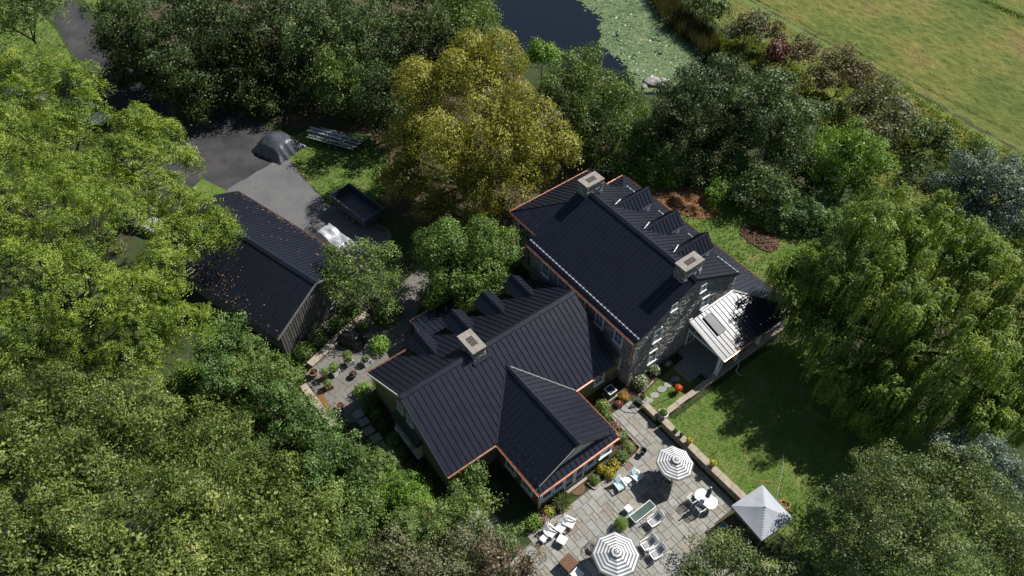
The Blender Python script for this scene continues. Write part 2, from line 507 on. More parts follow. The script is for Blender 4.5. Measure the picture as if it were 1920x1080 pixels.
LAWN_N = [(-17.5, 15.9), (-5, 16.0), (5, 16.0), (8, 18), (4, 24), (-2, 26), (-8, 26), (-13, 22.5), (-18, 20)]
sheet('back_lawn', LAWN_N, 0.004, 'lawn', wob=0.2, seed=5)
LAWN_W = [(-100, -36), (-96, -22), (-86, -21.2), (-79, -21.5), (-73, -22.5), (-66, -26), (-60, -34), (-60, -45), (-100, -50)]
sheet('front_lawn', LAWN_W, 0.004, 'lawn', seed=6)
sheet('far_lawn', [(-99, -15.5), (-88, -16), (-84, -13), (-92, -8)], 0.004, 'lawn', seed=6)
DRIVE = [(-104, -23), (-90.5, -20.6), (-85, -20.9), (-78.8, -21), (-73, -20.6), (-68, -20.5), (-62, -20.5), (-56, -24.5), (-50, -26.5), (-44.6, -24.6), (-43.0, -20.5), (-43.0, -16.3), (-44.2, -10.4), (-48, -8.3), (-52, -8.4), (-57, -11.5), (-62, -14.8), (-68, -15.5), (-74, -16.3), (-80, -17), (-88, -16.8), (-102, -18.5)]
sheet('driveway', DRIVE, 0.008, 'asphalt', wob=0.08, seed=8)
PAD = [(-43.1, -16.2), (-44.2, -10.35), (-43.4, -8.9), (-39, -9.2), (-34.4, -8.9), (-32.5, -6.5), (-27, -6.0), (-24, -10), (-26, -14.5), (-38.5, -18.0)]
sheet('gravel_pad', PAD, 0.012, 'gravel', wob=0.1, seed=9)
sheet('side_lawn', [(-43.8, -9.0), (-39, -8.9), (-34.6, -8.6), (-32, -5), (-34, -1), (-42, 0), (-47, -4), (-47, -8)], 0.005, 'lawn', wob=0.2, seed=10)
sheet('drive_verge', [(-46.3, -17.6), (-42.9, -16.3), (-40, -18.6), (-44.8, -20.2)], 0.016, 'lawn', seed=11)
sheet('leaf_litter', [(-46, -3), (-33, -4.5), (-22, -4), (-18, 1), (-18, 14), (-26, 22), (-46, 20), (-70, 22), (-84, 10), (-84, -10), (-70, -14), (-58, -10), (-48, -6)], 0.003, 'leaf_litter', wob=0.3, seed=12)
sheet('garden_soil', [(-24, -27), (3.6, -27), (3.6, -17.2), (-24, -21.8)], 0.005, 'soil', seed=13)

# ------------------------------------------------------------------ building helpers
Z3 = Vector((0, 0, 1))
def clip(poly, axis, val, keep_less):
    out = []
    n = len(poly)
    for i in range(n):
        p, q = poly[i], poly[(i + 1) % n]
        ip = p[axis] <= val if keep_less else p[axis] >= val
        iq = q[axis] <= val if keep_less else q[axis] >= val
        if ip: out.append(p)
        if ip != iq:
            t = (val - p[axis]) / (q[axis] - p[axis])
            out.append((p[0] + (q[0] - p[0]) * t, p[1] + (q[1] - p[1]) * t))
    return out
def roof_plane(roof, pts, spacing=0.44, th=0.035, rib=(0.036, 0.052), mat='metal_roof', dots=None, lift=0.0):
    """standing-seam panels over a planar slope; pts[0]->pts[1] is the eave, interior on its left seen from above"""
    P = [Vector(p) for p in pts]
    e = (P[1] - P[0]).normalized()
    nrm = None
    for k in range(2, len(P)):
        c = e.cross(P[k] - P[0])
        if c.length > 1e-3:
            nrm = c.normalized(); break
    if nrm.z < 0: nrm = -nrm
    s = nrm.cross(e)
    o = P[0] + nrm * lift
    q = [((p - P[0]).dot(e), (p - P[0]).dot(s)) for p in P]
    u0 = min(a[0] for a in q); u1 = max(a[0] for a in q)
    k = max(1, round((u1 - u0) / spacing)); w = (u1 - u0) / k
    def W(u, v, h=0.0): return o + e * u + s * v + nrm * h
    spots = []
    for i in range(k):
        a, b_ = u0 + i * w, u0 + (i + 1) * w
        c = clip(clip(q, 0, a + 0.002, False), 0, b_ - 0.002, True)
        if len(c) < 3: continue
        ar = sum(c[j][0] * c[(j + 1) % len(c)][1] - c[(j + 1) % len(c)][0] * c[j][1] for j in range(len(c))) / 2
        if abs(ar) < 0.02: continue
        m = MB()
        m.prism([W(u, v) for u, v in c], nrm * th)
        cc = clip(clip(q, 0, a + 0.003, False), 0, a + 0.003 + rib[0], True)
        if len(cc) >= 3:
            lo = min(x[1] for x in cc); hi = max(x[1] for x in cc)
            if hi - lo > 0.1:
                ua = a + 0.003
                m.prism([W(ua, lo, th - 0.004), W(ua + rib[0], lo, th - 0.004), W(ua + rib[0], hi, th - 0.004), W(ua, hi, th - 0.004)], nrm * rib[1])
        m.build('roof_panel', mat, roof)
        vlo = min(x[1] for x in c)
        spots.append((a + w / 2, vlo, max(x[1] for x in c)))
    if dots:
        m = MB()
        M = Matrix((e, s, nrm)).transposed().to_4x4()
        for j, (u, lo, hi) in enumerate(spots):
            if j % 2: continue
            for row in dots:
                v = lo + row
                if v < hi - 0.4:
                    m.box(W(u, v, th + 0.03), (0.11, 0.09, 0.06), M=M)
        if m.v:
            tag(m.build('snow_guards', 'dark_metal', roof), kind='stuff')
    return nrm
def deck(parent, pts, th=0.16, name='roof', mat='dark_metal'):
    """solid slab under the panels"""
    P = [Vector(p) for p in pts]
    n = None
    for k in range(2, len(P)):
        c = (P[1] - P[0]).cross(P[k] - P[0])
        if c.length > 1e-3: n = c.normalized(); break
    if n.z < 0: n = -n
    m = MB(); m.prism([p - n * 0.004 for p in P], -n * th)
    return m.build(name, mat, parent)
def gutter(parent, p, q, out, r=0.075, mat='copper', n=6):
    """half-round trough hung along p-q on the side out"""
    p = Vector(p); q = Vector(q); out = Vector(out).normalized()
    m = MB()
    prof = [(math.cos(math.pi * (1 + k / n)), math.sin(math.pi * (1 + k / n))) for k in range(n + 1)]
    vs = []
    for c in (p, q):
        for rr in (r, r * 0.86):
            vs += [c + out * (r + x * rr) + Z3 * (z * rr) for x, z in prof]
    k = n + 1
    fs = []
    for i in range(n):
        fs.append((i, i + 1, 2 * k + i + 1, 2 * k + i))
        fs.append((k + i + 1, k + i, 3 * k + i, 3 * k + i + 1))
    for b0 in (0, 2 * k):
        for i in range(n):
            fs.append((b0 + i, b0 + k + i, b0 + k + i + 1, b0 + i + 1))
    fs.append((0, 2 * k, 3 * k, k)); fs.append((n, k + n, 3 * k + n, 2 * k + n))
    m.add(vs, fs)
    # rolled bead on the outer rim and end discs
    m.cyl(p + out * 2 * r, q + out * 2 * r, r * 0.2, n=6)
    for c in (p, q):
        m.add([c + out * (r + x * r) + Z3 * (z * r) for x, z in prof], [tuple(range(n + 1))])
    return m.build('gutter', mat, parent)
def downspout(parent, pts, mat='copper', r=0.045):
    return MB().tube(pts, r, 8).build('downspout', mat, parent)
def window(parent, c, u, n, w, h, cols=2, rows=2, frame='trim_pale', fw=0.09, sill=True, name='window', glass='glass_dark', lintel=False):
    c = Vector(c); u = Vector(u).normalized(); n = Vector(n).normalized()
    v = n.cross(u)
    if v.z < 0: v = -v
    M = Matrix((u, n, v)).transposed().to_4x4()
    m = MB()
    for s in (-1, 1):
        m.box(c + u * s * (w / 2 - fw / 2) + n * 0.03, (fw, 0.14, h), M=M)
        m.box(c + v * s * (h / 2 - fw / 2) + n * 0.03, (w - 2 * fw, 0.134, fw), M=M)
    m.box(c + n * 0.035, (w - 2 * fw, 0.09, 0.05), M=M)
    o = m.build(name, frame, parent)
    MB().box(c - n * 0.0, (w - 2 * fw, 0.04, h - 2 * fw), M=M).build('pane', glass, o)
    if cols * rows > 1:
        b = MB()
        for i in range(1, cols):
            b.box(c + u * (-(w - 2 * fw) / 2 + (w - 2 * fw) * i / cols) + n * 0.028, (0.03, 0.05, h - 2 * fw), M=M)
        for j in range(1, rows):
            b.box(c + v * (-(h - 2 * fw) / 2 + (h - 2 * fw) * j / rows) + n * 0.026, (w - 2 * fw, 0.045, 0.03), M=M)
        b.build('muntin', frame, o)
    if sill:
        MB().box(c - v * (h / 2 + 0.04) + n * 0.07, (w + 0.16, 0.24, 0.08), M=M).build('sill', frame, o)
    if lintel:
        MB().box(c + v * (h / 2 + 0.06) + n * 0.03, (w + 0.2, 0.16, 0.12), M=M).build('lintel', frame, o)
    return o
def stone_face(parent, o, u, n, width, top, holes=(), base=0.0, seed=1, hmin=0.13, hmax=0.27, proud=(0.02, 0.075), mat='stone_facing', lmin=0.18, lmax=0.6):
    """uneven coursed rubble on a wall plane; top(u) gives the wall height there; holes are (u0,u1,z0,z1)"""
    rnd = random.Random(seed)
    o = Vector(o); u = Vector(u).normalized(); n = Vector(n).normalized()
    m = MB()
    z = base
    zmax = max(top(width * i / 40) for i in range(41))
    while z < zmax - 0.05:
        h = rnd.uniform(hmin, hmax)
        x = -rnd.uniform(0, 0.3)
        while x < width:
            l = rnd.uniform(lmin, lmax)
            hh = h * rnd.choice((1, 1, 1, 0.6))
            a, b_ = max(0, x), min(width, x + l - 0.02)
            x += l
            if b_ - a < 0.06: continue
            for zz, h2 in ((z, hh), (z + hh, h - hh)):
                if h2 < 0.06: continue
                t = min(top(a), top(b_))
                z0, z1 = zz, min(zz + h2 - 0.02, t)
                if z1 - z0 < 0.04: continue
                if any(a < H[1] and b_ > H[0] and z0 < H[3] and z1 > H[2] for H in holes): continue
                d = rnd.uniform(*proud)
                j = lambda s=0.02: rnd.uniform(-s, s)
                q = [(a + j(), z0 + j()), (b_ + j(), z0 + j()), (b_ + j(), z1 + j()), (a + j(), z1 + j())]
                cx, cz = (a + b_) / 2, (z0 + z1) / 2
                vs = [o + u * x_ + Z3 * z_ - n * 0.03 for x_, z_ in q] + [o + u * (cx + (x_ - cx) * 0.86) + Z3 * (cz + (z_ - cz) * 0.80) + n * (d + j(0.018)) for x_, z_ in q]
                m.add(vs, [(4, 5, 6, 7), (0, 1, 5, 4), (1, 2, 6, 5), (2, 3, 7, 6), (3, 0, 4, 7)])
        z += h
    ob = m.build('stone_facing', mat, parent)
    bpy.context.view_layer.update()
    bm = bmesh.new(); bm.from_mesh(ob.data); bmesh.ops.recalc_face_normals(bm, faces=bm.faces); bm.to_mesh(ob.data); bm.free()
    return tag(ob, kind='stuff')
def chimney(parent, a0, a1, b0, b1, z0, z1, seed=1):
    """rubble chimney stack with a wide slab and a sooty flue opening"""
    ch = MB().box(((a0 + a1) / 2, (b0 + b1) / 2, (z0 + z1) / 2 - 0.05), (a1 - a0 - 0.16, b1 - b0 - 0.16, z1 - z0 - 0.1)).build('chimney', 'stone_mortar', parent)
    i = 0.08
    h = z1 - 0.14
    for (o, u, n, w) in (((a0 + i, b0 + i, 0), (1, 0, 0), (0, -1, 0), a1 - a0 - 2 * i), ((a1 - i, b0 + i, 0), (0, 1, 0), (1, 0, 0), b1 - b0 - 2 * i),
                         ((a0 + i, b0 + i, 0), (0, 1, 0), (-1, 0, 0), b1 - b0 - 2 * i), ((a0 + i, b1 - i, 0), (1, 0, 0), (0, 1, 0), a1 - a0 - 2 * i)):
        stone_face(ch, o, u, n, w, lambda x: h, base=z0, seed=seed + int(w * 10) + int(n[0] * 3 + n[1] * 7))
    cap = MB()
    ca, cb = (a0 + a1) / 2, (b0 + b1) / 2
    fa, fb = (a1 - a0) * 0.22, (b1 - b0) * 0.24
    z = z1 - 0.07
    for (x0, x1, y0, y1) in ((a0, a1, b0, cb - fb), (a0, a1, cb + fb, b1), (a0, ca - fa, cb - fb, cb + fb), (ca + fa, a1, cb - fb, cb + fb)):
        cap.box(((x0 + x1) / 2, (y0 + y1) / 2, z), (x1 - x0, y1 - y0, 0.14))
    co = cap.build('chimney_cap', 'chimney_cap', ch)
    MB().box((ca, cb, z1 - 0.03), (2 * fa + 0.02, 2 * fb + 0.02, 0.05)).build('flue', 'soot', ch)
    return ch

# ------------------------------------------------------------------ the stone house
HOUSE = thing('stone_house', 'tall grey stone farmhouse with black standing-seam roof and two stone chimneys', 'house')
EZ, RZ, RB = 6.3, 9.5, 5.9            # eave height, ridge height, ridge line
SL = (RZ - EZ) / RB
# shell
W0, W1 = -13.1, 0.0
gp = lambda a: [(a, 0.1, 0), (a, 11.6, 0), (a, 11.6, EZ - 0.05), (a, RB, RZ - 0.22), (a, 0.1, EZ - 0.05)]
m = MB(); m.prism(gp(W0), (W1 - W0, 0, 0)); m.build('wall', 'stone_mortar', HOUSE)
gtop = lambda u: min(EZ - 0.1 + (u) * SL * 1.0, EZ - 0.1 + (11.5 - u) * (RZ - EZ) / 5.7)
gwin = [(3.75, 7.82, 0.62, 0.72, 2, 2), (7.03, 7.75, 0.62, 0.74, 2, 2), (7.85, 5.42, 0.86, 1.25, 3, 4), (2.5, 5.25, 0.86, 1.5, 3, 4), (2.5, 2.35, 0.9, 1.5, 2, 2), (7.3, 1.5, 1.0, 2.3, 2, 3)]
holes = []
for (b0, z0, w, h, c, r_) in gwin:
    window(HOUSE, (0.04, b0, z0), (0, 1, 0), (1, 0, 0), w, h, c, r_, sill=z0 > 2)
    holes.append((b0 - 0.1 - w / 2, b0 - 0.1 + w / 2, z0 - h / 2 - 0.06, z0 + h / 2 + 0.02))
stone_face(HOUSE, (0, 0.1, 0), (0, 1, 0), (1, 0, 0), 11.5, gtop, holes, seed=11, proud=(0.012, 0.04), hmin=0.11, hmax=0.22, lmax=0.5)
fwin = [(-12.2, 5.0), (-10.85, 5.0), (-8.7, 5.0), (-6.2, 5.0), (-3.97, 5.0), (-1.73, 5.0), (-1.55, 2.2)]
holes = []
for (a0, z0) in fwin[1:]:
    window(HOUSE, (a0, 0.06, z0), (1, 0, 0), (0, -1, 0), 0.95, 1.45, 2, 4, sill=True)
    holes.append((a0 - W0 - 0.48, a0 - W0 + 0.48, z0 - 0.8, z0 + 0.74))
stone_face(HOUSE, (W0, 0.1, 0), (1, 0, 0), (0, -1, 0), 13.1, lambda u: EZ - 0.1, holes, seed=12)
# roof slopes
fe = [(-13.25, -0.15, EZ - 0.08), (0.12, -0.15, EZ - 0.08), (0.12, RB, RZ), (-13.25, RB, RZ)]
re = [(0.12, 11.75, EZ - 0.02), (-13.25, 11.75, EZ - 0.02), (-13.25, RB, RZ), (0.12, RB, RZ)]
rf = deck(HOUSE, fe); roof_plane(rf, fe, 0.42, dots=[1.0])
rr = deck(HOUSE, re); roof_plane(rr, re, 0.42)
m = MB()
for s, sl_ in ((-1, (RZ - EZ + 0.08) / (RB + 0.15)), (1, (RZ - EZ + 0.02) / 5.85)):
    m.prism([(-13.28, RB, RZ + 0.13), (-13.28, RB + s * 0.26, RZ + 0.13 - 0.26 * sl_), (-13.28, RB + s * 0.26, RZ + 0.05 - 0.26 * sl_), (-13.28, RB, RZ + 0.05)], (13.43, 0, 0))
m.build('ridge_cap', 'metal_roof', HOUSE)
gutter(HOUSE, (-13.25, -0.17, EZ - 0.1), (0.12, -0.17, EZ - 0.1), (0, -1, 0), 0.08)
# snow rail near the front eave with its clips, and the rear one
def snow_rail(p, q, nrm, up, every=0.42):
    p = Vector(p); q = Vector(q); nrm = Vector(nrm); up = Vector(up)
    m = MB()
    m.bar(p + nrm * 0.12, q + nrm * 0.12, 0.035, 0.04, nrm)
    L = (q - p).length; d = (q - p).normalized()
    k = int(L / every)
    for i in range(k + 1):
        c = p + d * (L * i / k)
        m.box(c + nrm * 0.07, (0.06, 0.14, 0.14), M=Matrix((d, up, nrm)).transposed().to_4x4())
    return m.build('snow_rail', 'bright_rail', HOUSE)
fn = Vector((0, -SL, 1)).normalized(); fu = Vector((0, 1, SL)).normalized()
bb = 0.28
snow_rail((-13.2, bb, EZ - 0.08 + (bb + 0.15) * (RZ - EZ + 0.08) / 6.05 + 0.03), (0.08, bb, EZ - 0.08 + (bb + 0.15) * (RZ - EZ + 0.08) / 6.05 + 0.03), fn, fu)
rn = Vector((0, SL, 1)).normalized(); ru = Vector((0, -1, SL)).normalized()
for a0, a1 in ((-9.1, -7.7), (-5.5, -4.3), (-2.1, 0.05), (-13.2, -11.4)):
    zz = EZ - 0.02 + 0.35 * (RZ - EZ + 0.02) / 5.85
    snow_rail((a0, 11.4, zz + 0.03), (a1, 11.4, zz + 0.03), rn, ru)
chimney(HOUSE, -1.62, -0.45, 4.95, 7.05, 7.5, 10.55, 3)
chimney(HOUSE, -13.38, -12.12, 5.3, 7.25, 5.5, 10.5, 5)
# roof vents between the dormers
for a0, b0 in ((-10.55, 7.0), (-6.95, 7.1), (-3.6, 7.1)):
    zz = RZ - (b0 - RB) * (RZ - EZ) / 5.85
    MB().cyl((a0, b0, zz), (a0, b0, zz + 0.55), 0.05, n=10).build('vent_pipe', 'trailer_steel', HOUSE)
# dormers on the rear slope
def dormer(parent, axis, c, zr, half, drop, inner, outer, wall_base, wmat='trim_pale', spacing=0.4, white_valley=True, win=True):
    """gabled dormer; axis 'y' or '-x' gives the way it faces; c is its ridge line in the other coordinate"""
    def P(s, f, z):                        # s across, f along the facing direction (absolute)
        return (c + s, f, z) if axis == 'y' else (f, c + s, z)
    sg = 1 if outer > inner else -1
    ze = zr - drop
    D = MB()
    fo = outer - sg * 0.22
    ww = half - 0.12
    D.prism([P(-ww, fo, wall_base), P(ww, fo, wall_base), P(ww, fo, ze), P(0, fo, zr - 0.12), P(-ww, fo, ze)], Vector(P(0, inner, 0)) - Vector(P(0, fo, 0)))
    d = D.build('dormer', wmat, parent)
    bm = bmesh.new(); bm.from_mesh(d.data); bmesh.ops.recalc_face_normals(bm, faces=bm.faces); bm.to_mesh(d.data); bm.free()
    for s in (-1, 1):
        pts = [P(s * half, outer, ze), P(s * half, inner, ze), P(0, inner, zr), P(0, outer, zr)]
        e = Vector(pts[1]) - Vector(pts[0]); k = e.cross(Vector(pts[2]) - Vector(pts[0]))
        if k.z < 0: pts = [pts[1], pts[0], pts[3], pts[2]]
        n = (Vector(pts[1]) - Vector(pts[0])).cross(Vector(pts[2]) - Vector(pts[0])).normalized()
        mm = MB(); mm.prism([Vector(p) - n * 0.004 for p in pts], -n * 0.1); mm.build('dormer_roof', 'dark_metal', d)
        roof_plane(d, pts, spacing)
    m = MB()
    for s in (-1, 1):
        q = 0.14 * drop / half
        m.prism([P(0, outer + sg * 0.01, zr + 0.11), P(s * 0.14, outer + sg * 0.01, zr + 0.11 - q), P(s * 0.14, outer + sg * 0.01, zr + 0.05 - q), P(0, outer + sg * 0.01, zr + 0.05)], Vector(P(0, inner, 0)) - Vector(P(0, outer, 0)))
    rc = m.build('dormer_ridge', 'metal_roof', d)
    bm = bmesh.new(); bm.from_mesh(rc.data); bmesh.ops.recalc_face_normals(bm, faces=bm.faces); bm.to_mesh(rc.data); bm.free()
    if win:
        zc = (wall_base + ze) / 2 + 0.42
        if axis == 'y':
            window(d, (c, fo + sg * 0.03, zc), (1, 0, 0), (0, sg, 0), 0.85, 1.05, 2, 2)
        else:
            window(d, (fo + sg * 0.03, c, zc), (0, 1, 0), (sg, 0, 0), 0.85, 1.05, 2, 2)
    return d
for a0 in (-10.2, -6.62, -3.24):
    d = dormer(HOUSE, 'y', a0, 9.0, 0.92, 1.0, 6.9, 10.75, 6.6, 'trim_pale')
    # bright metal flashing along the left valley
    mm = MB()
    p = Vector((a0 - 0.10, 6.95, 8.97)); q = Vector((a0 - 0.98, 8.55, 8.10))
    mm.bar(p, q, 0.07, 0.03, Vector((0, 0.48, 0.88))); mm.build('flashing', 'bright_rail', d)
    # pale window hood seen below the eave
    mm = MB(); mm.bar((a0 + 0.86, 9.4, 7.75), (a0 + 0.86, 10.5, 7.75), 0.05, 0.28); mm.build('cheek_board', 'white_paint', d)

# two-storey west addition with a half-pyramid roof
AX0, AB0, AB1, AZ = -17.4, 1.25, 10.5, 6.1
m = MB(); m.box(((AX0 + 0.45 + W0) / 2, (AB0 + AB1) / 2, AZ / 2 - 0.05), (W0 - AX0 - 0.45, AB1 - AB0 - 0.7, AZ - 0.1)); m.build('addition_wall', 'siding_cream', HOUSE)
for k in range(9):
    MB().box((AX0 + 0.48 + k * 0.5, AB0 + 0.34, AZ / 2 - 0.05), (0.05, 0.03, AZ - 0.15)).build('batten', 'siding_cream', HOUSE)
for (a0, z0) in ((-16.15, 4.75), (-15.15, 4.75), (-14.0, 4.75), (-16.3, 1.7), (-14.9, 1.6)):
    window(HOUSE, (a0, AB0 + 0.33, z0), (1, 0, 0), (0, -1, 0), 0.62, 1.2, 1, 2, 'siding_cream', 0.07)
for b0 in (3.4, 5.9, 8.4):
    for z0 in (4.75, 1.7):
        window(HOUSE, (AX0 + 0.44, b0, z0), (0, 1, 0), (-1, 0, 0), 0.8, 1.3, 2, 2, 'siding_cream', 0.07)
apex = (W0 - 0.05, (AB0 + AB1) / 2, AZ + 2.05)
ar = None
for pts, gout in (([(AX0, AB0, AZ), (W0 - 0.05, AB0, AZ), apex], (0, -1, 0)), ([(AX0, AB1, AZ), (AX0, AB0, AZ), apex], (-1, 0, 0)), ([(W0 - 0.05, AB1, AZ), (AX0, AB1, AZ), apex], (0, 1, 0))):
    d = deck(HOUSE, pts, 0.12); roof_plane(d, pts, 0.46, dots=[0.5, 1.3] if gout[1] == -1 else None)
    gutter(HOUSE, Vector(pts[0]) - Z3 * 0.02, Vector(pts[1]) - Z3 * 0.02, gout, 0.07)
for cy in (AB0, AB1):
    MB().bar(Vector((AX0, cy, AZ + 0.07)), Vector(apex) + Z3 * 0.06, 0.12, 0.05).build('hip_cap', 'metal_roof', HOUSE)
# antenna behind the west chimney
m = MB()
m.cyl((-13.5, 8.0, 6.8), (-13.5, 8.0, 10.2), 0.02, n=6)
m.bar((-14.4, 7.3, 10.0), (-12.8, 8.6, 10.1), 0.03, 0.03)
for k in range(5):
    c = Vector((-14.4, 7.3, 10.0)).lerp(Vector((-12.8, 8.6, 10.1)), 0.1 + k * 0.2)
    m.bar(c + Vector((-0.25, 0.32, 0)), c + Vector((0.25, -0.32, 0)), 0.015, 0.015)
m.build('antenna', 'dark_metal', HOUSE)

# wrap-around porch roof: rear and east side
PZ, PT = 2.9, 4.05
pin_b, pout_b, pin_a, pout_a, pwest = 11.65, 15.5, 0.05, 4.15, -17.4
rear_pts = [(pout_a, pout_b, PZ), (pwest, pout_b, PZ), (pwest + 3.9, pin_b, PT), (pin_a, pin_b, PT)]
side_pts = [(pout_a, 6.4, PZ), (pout_a, pout_b, PZ), (pin_a, pin_b, PT), (pin_a, 6.4, PT)]
west_pts = [(pwest, pout_b, PZ), (pwest, AB1 - 0.3, PZ), (pwest + 3.9, AB1 - 0.3, PT), (pwest + 3.9, pin_b, PT)]
for k, (pts, gout) in enumerate(((rear_pts, (0, 1, 0)), (side_pts, (1, 0, 0)), (west_pts, (-1, 0, 0)))):
    d = deck(HOUSE, pts, 0.13, 'porch_roof', 'white_paint' if k == 1 else 'dark_metal')
    roof_plane(d, pts, 0.44, dots=[0.5, 1.4] if k == 0 else None)
    gutter(HOUSE, Vector(pts[0]) - Z3 * 0.02, Vector(pts[1]) - Z3 * 0.02, gout, 0.07)
for p, q in (((pout_a, pout_b, PZ), (pin_a, pin_b, PT)), ((pwest, pout_b, PZ), (pwest + 3.9, pin_b, PT))):
    MB().bar(Vector(p) + Z3 * 0.08, Vector(q) + Z3 * 0.08, 0.2, 0.05).build('hip_cap', 'metal_roof', HOUSE)
MB().bar((0.09, 6.4, PT + 0.09), (0.09, 11.6, PT + 0.09), 0.16, 0.06).build('head_flashing', 'aluminium', HOUSE)
MB().bar((0.0, 6.36, PT - 0.02), (4.2, 6.36, PZ - 0.02), 0.05, 0.17).build('rake_board', 'trim_pale', HOUSE)
# skylight on the side porch
tl = (PT - PZ) / (pout_a - pin_a)
sn = Vector((tl, 0, 1)).normalized(); su = Vector((-1, 0, tl)).normalized()
M = Matrix((Vector((0, 1, 0)), su, sn)).transposed().to_4x4()
cz = PT - 1.4 * tl
fr_ = MB()
c = Vector((1.42, 8.05, cz)) + sn * 0.09
for s in (-1, 1):
    fr_.box(c + Vector((0, 1, 0)) * s * 0.44, (0.09, 1.8, 0.2), M=M); fr_.box(c + su * s * 0.9, (0.96, 0.09, 0.196), M=M)
sk = fr_.build('skylight', 'dark_metal', HOUSE)
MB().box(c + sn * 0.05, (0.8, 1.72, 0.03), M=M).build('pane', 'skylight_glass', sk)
# porch floor, posts, beam, brackets, steps, low wall
MB().box((2.0, 10.6, 0.2), (3.7, 9.4, 0.4)).build('porch_floor', 'grey_wood', HOUSE)
MB().box((-6.0, 13.4, 0.2), (12.0, 3.3, 0.39)).build('porch_floor', 'grey_wood', HOUSE)
for b0 in (6.6, 9.0, 11.8, 14.9):
    p = MB().box((3.75, b0, 1.6), (0.22, 0.22, 2.4)).build('porch_post', 'white_paint', HOUSE, bevel=0.015)
    MB().box((3.75, b0, 0.52), (0.32, 0.32, 0.22)).build('post_base', 'white_paint', p)
    MB().box((3.75, b0, 2.6), (0.32, 0.32, 0.14)).build('post_cap', 'white_paint', p)
MB().box((3.75, 10.75, 2.74), (0.2, 8.6, 0.2)).build('porch_beam', 'white_paint', HOUSE)
MB().box((1.95, 6.6, 2.72), (3.4, 0.16, 0.18)).build('porch_beam', 'white_paint', HOUSE)
for a0 in (-16, -12, -8, -4, 0):
    MB().box((a0, 15.1, 1.4), (0.2, 0.2, 2.8)).build('porch_post', 'white_paint', HOUSE)
downspout(HOUSE, [(4.22, 6.7, 2.8), (4.05, 6.6, 2.5), (3.95, 6.45, 0.3)], 'white_paint', 0.04)
downspout(HOUSE, [(-0.1, -0.25, EZ - 0.2), (-0.12, 0.0, EZ - 0.6), (-0.12, 0.0, 3.0)])
downspout(HOUSE, [(-13.15, -0.25, EZ - 0.2), (-13.2, 0.0, EZ - 0.6), (-13.2, 0.0, 0.2)])
STEPS = thing('porch_steps', 'flight of grey-blue slab steps leading down from the shaded side porch', 'steps')
for k in range(4):
    MB().box((1.95, 5.72 - k * 0.36, 0.36 - k * 0.09 - 0.045), (1.95, 0.37, 0.09)).build('tread', 'flagstone', STEPS, bevel=0.01)
    MB().box((1.95, 5.76 - k * 0.36, (0.31 - k * 0.09) / 2), (1.9, 0.3, max(0.02, 0.31 - k * 0.09 - 0.01))).build('riser', 'stone_mortar', STEPS)

# ------------------------------------------------------------------ the wing
WING = thing('house_wing', 'low olive-sided house wing with black standing-seam roof, copper gutters and one stone chimney', 'house')
WR, WRZ, WE, WEZ, WBk = -6.45, 6.8, -0.84, 3.2, -12.06
B0, B1 = -17.1, -0.78
wp = lambda b: [(WE - 0.35, b, 0), (WE - 0.35, b, WEZ - 0.05), (WR, b, WRZ - 0.28), (WBk + 0.35, b, WEZ - 0.05), (WBk + 0.35, b, 0)]
m = MB(); m.prism(wp(B0 + 0.3), (0, B1 - B0 - 0.4, 0)); m.build('wall', 'siding_olive', WING)
MB().box((-6.4, -0.4, 1.5), (10.4, 0.9, 3.0)).build('link_wall', 'siding_olive', WING)
fs_ = [(WE, B0, WEZ), (WE, B1, WEZ), (WR, B1, WRZ), (WR, B0, WRZ)]
bs_ = [(WBk, B1, WEZ), (WBk, B0, WEZ), (WR, B0, WRZ), (WR, B1, WRZ)]
d = deck(WING, fs_); roof_plane(d, fs_, 0.46)
d = deck(WING, bs_); roof_plane(d, bs_, 0.46)
sl_w = (WRZ - WEZ) / (WE - WR)
m = MB()
for s in (-1, 1):
    m.prism([(WR, B0 - 0.02, WRZ + 0.13), (WR + s * 0.28, B0 - 0.02, WRZ + 0.13 - 0.28 * sl_w), (WR + s * 0.28, B0 - 0.02, WRZ + 0.05 - 0.28 * sl_w), (WR, B0 - 0.02, WRZ + 0.05)], (0, B1 - B0 + 0.03, 0))
m.build('ridge_cap', 'metal_roof', WING)
for s, e in ((1, WE), (-1, WBk)):
    MB().bar((e, B0 - 0.03, WEZ - 0.03), (WR, B0 - 0.03, WRZ - 0.03), 0.05, 0.2).build('rake_board', 'trim_cream' if s < 0 else 'dark_metal', WING)
gutter(WING, (WE, B0, WEZ - 0.02), (WE, -12.7, WEZ - 0.02), (1, 0, 0), 0.08)
gutter(WING, (WE, -5.1, WEZ - 0.02), (WE, -2.6, WEZ - 0.02), (1, 0, 0), 0.08)
gutter(WING, (WBk, B0, WEZ - 0.02), (WBk, -13.4, WEZ - 0.02), (-1, 0, 0), 0.08)
MB().bar((WE + 0.05, -2.6, WEZ - 0.08), (WE + 0.05, B1, WEZ - 0.08), 0.06, 0.16).build('fascia', 'dark_metal', WING)
chimney(WING, -7.95, -5.85, -11.05, -9.8, 5.0, 7.5, 7)
MB().box((-5.7, -10.4, 6.47), (0.3, 1.5, 0.06), M=Matrix.Rotation(math.atan(sl_w), 4, 'Y')).build('flashing', 'metal_roof', WING)
for c in (-2.75, -5.75, -8.9, -12.4):
    dormer(WING, '-x', c, 5.1, 0.95, 0.75, -9.0, -12.0, 3.0, 'siding_olive', 0.4)
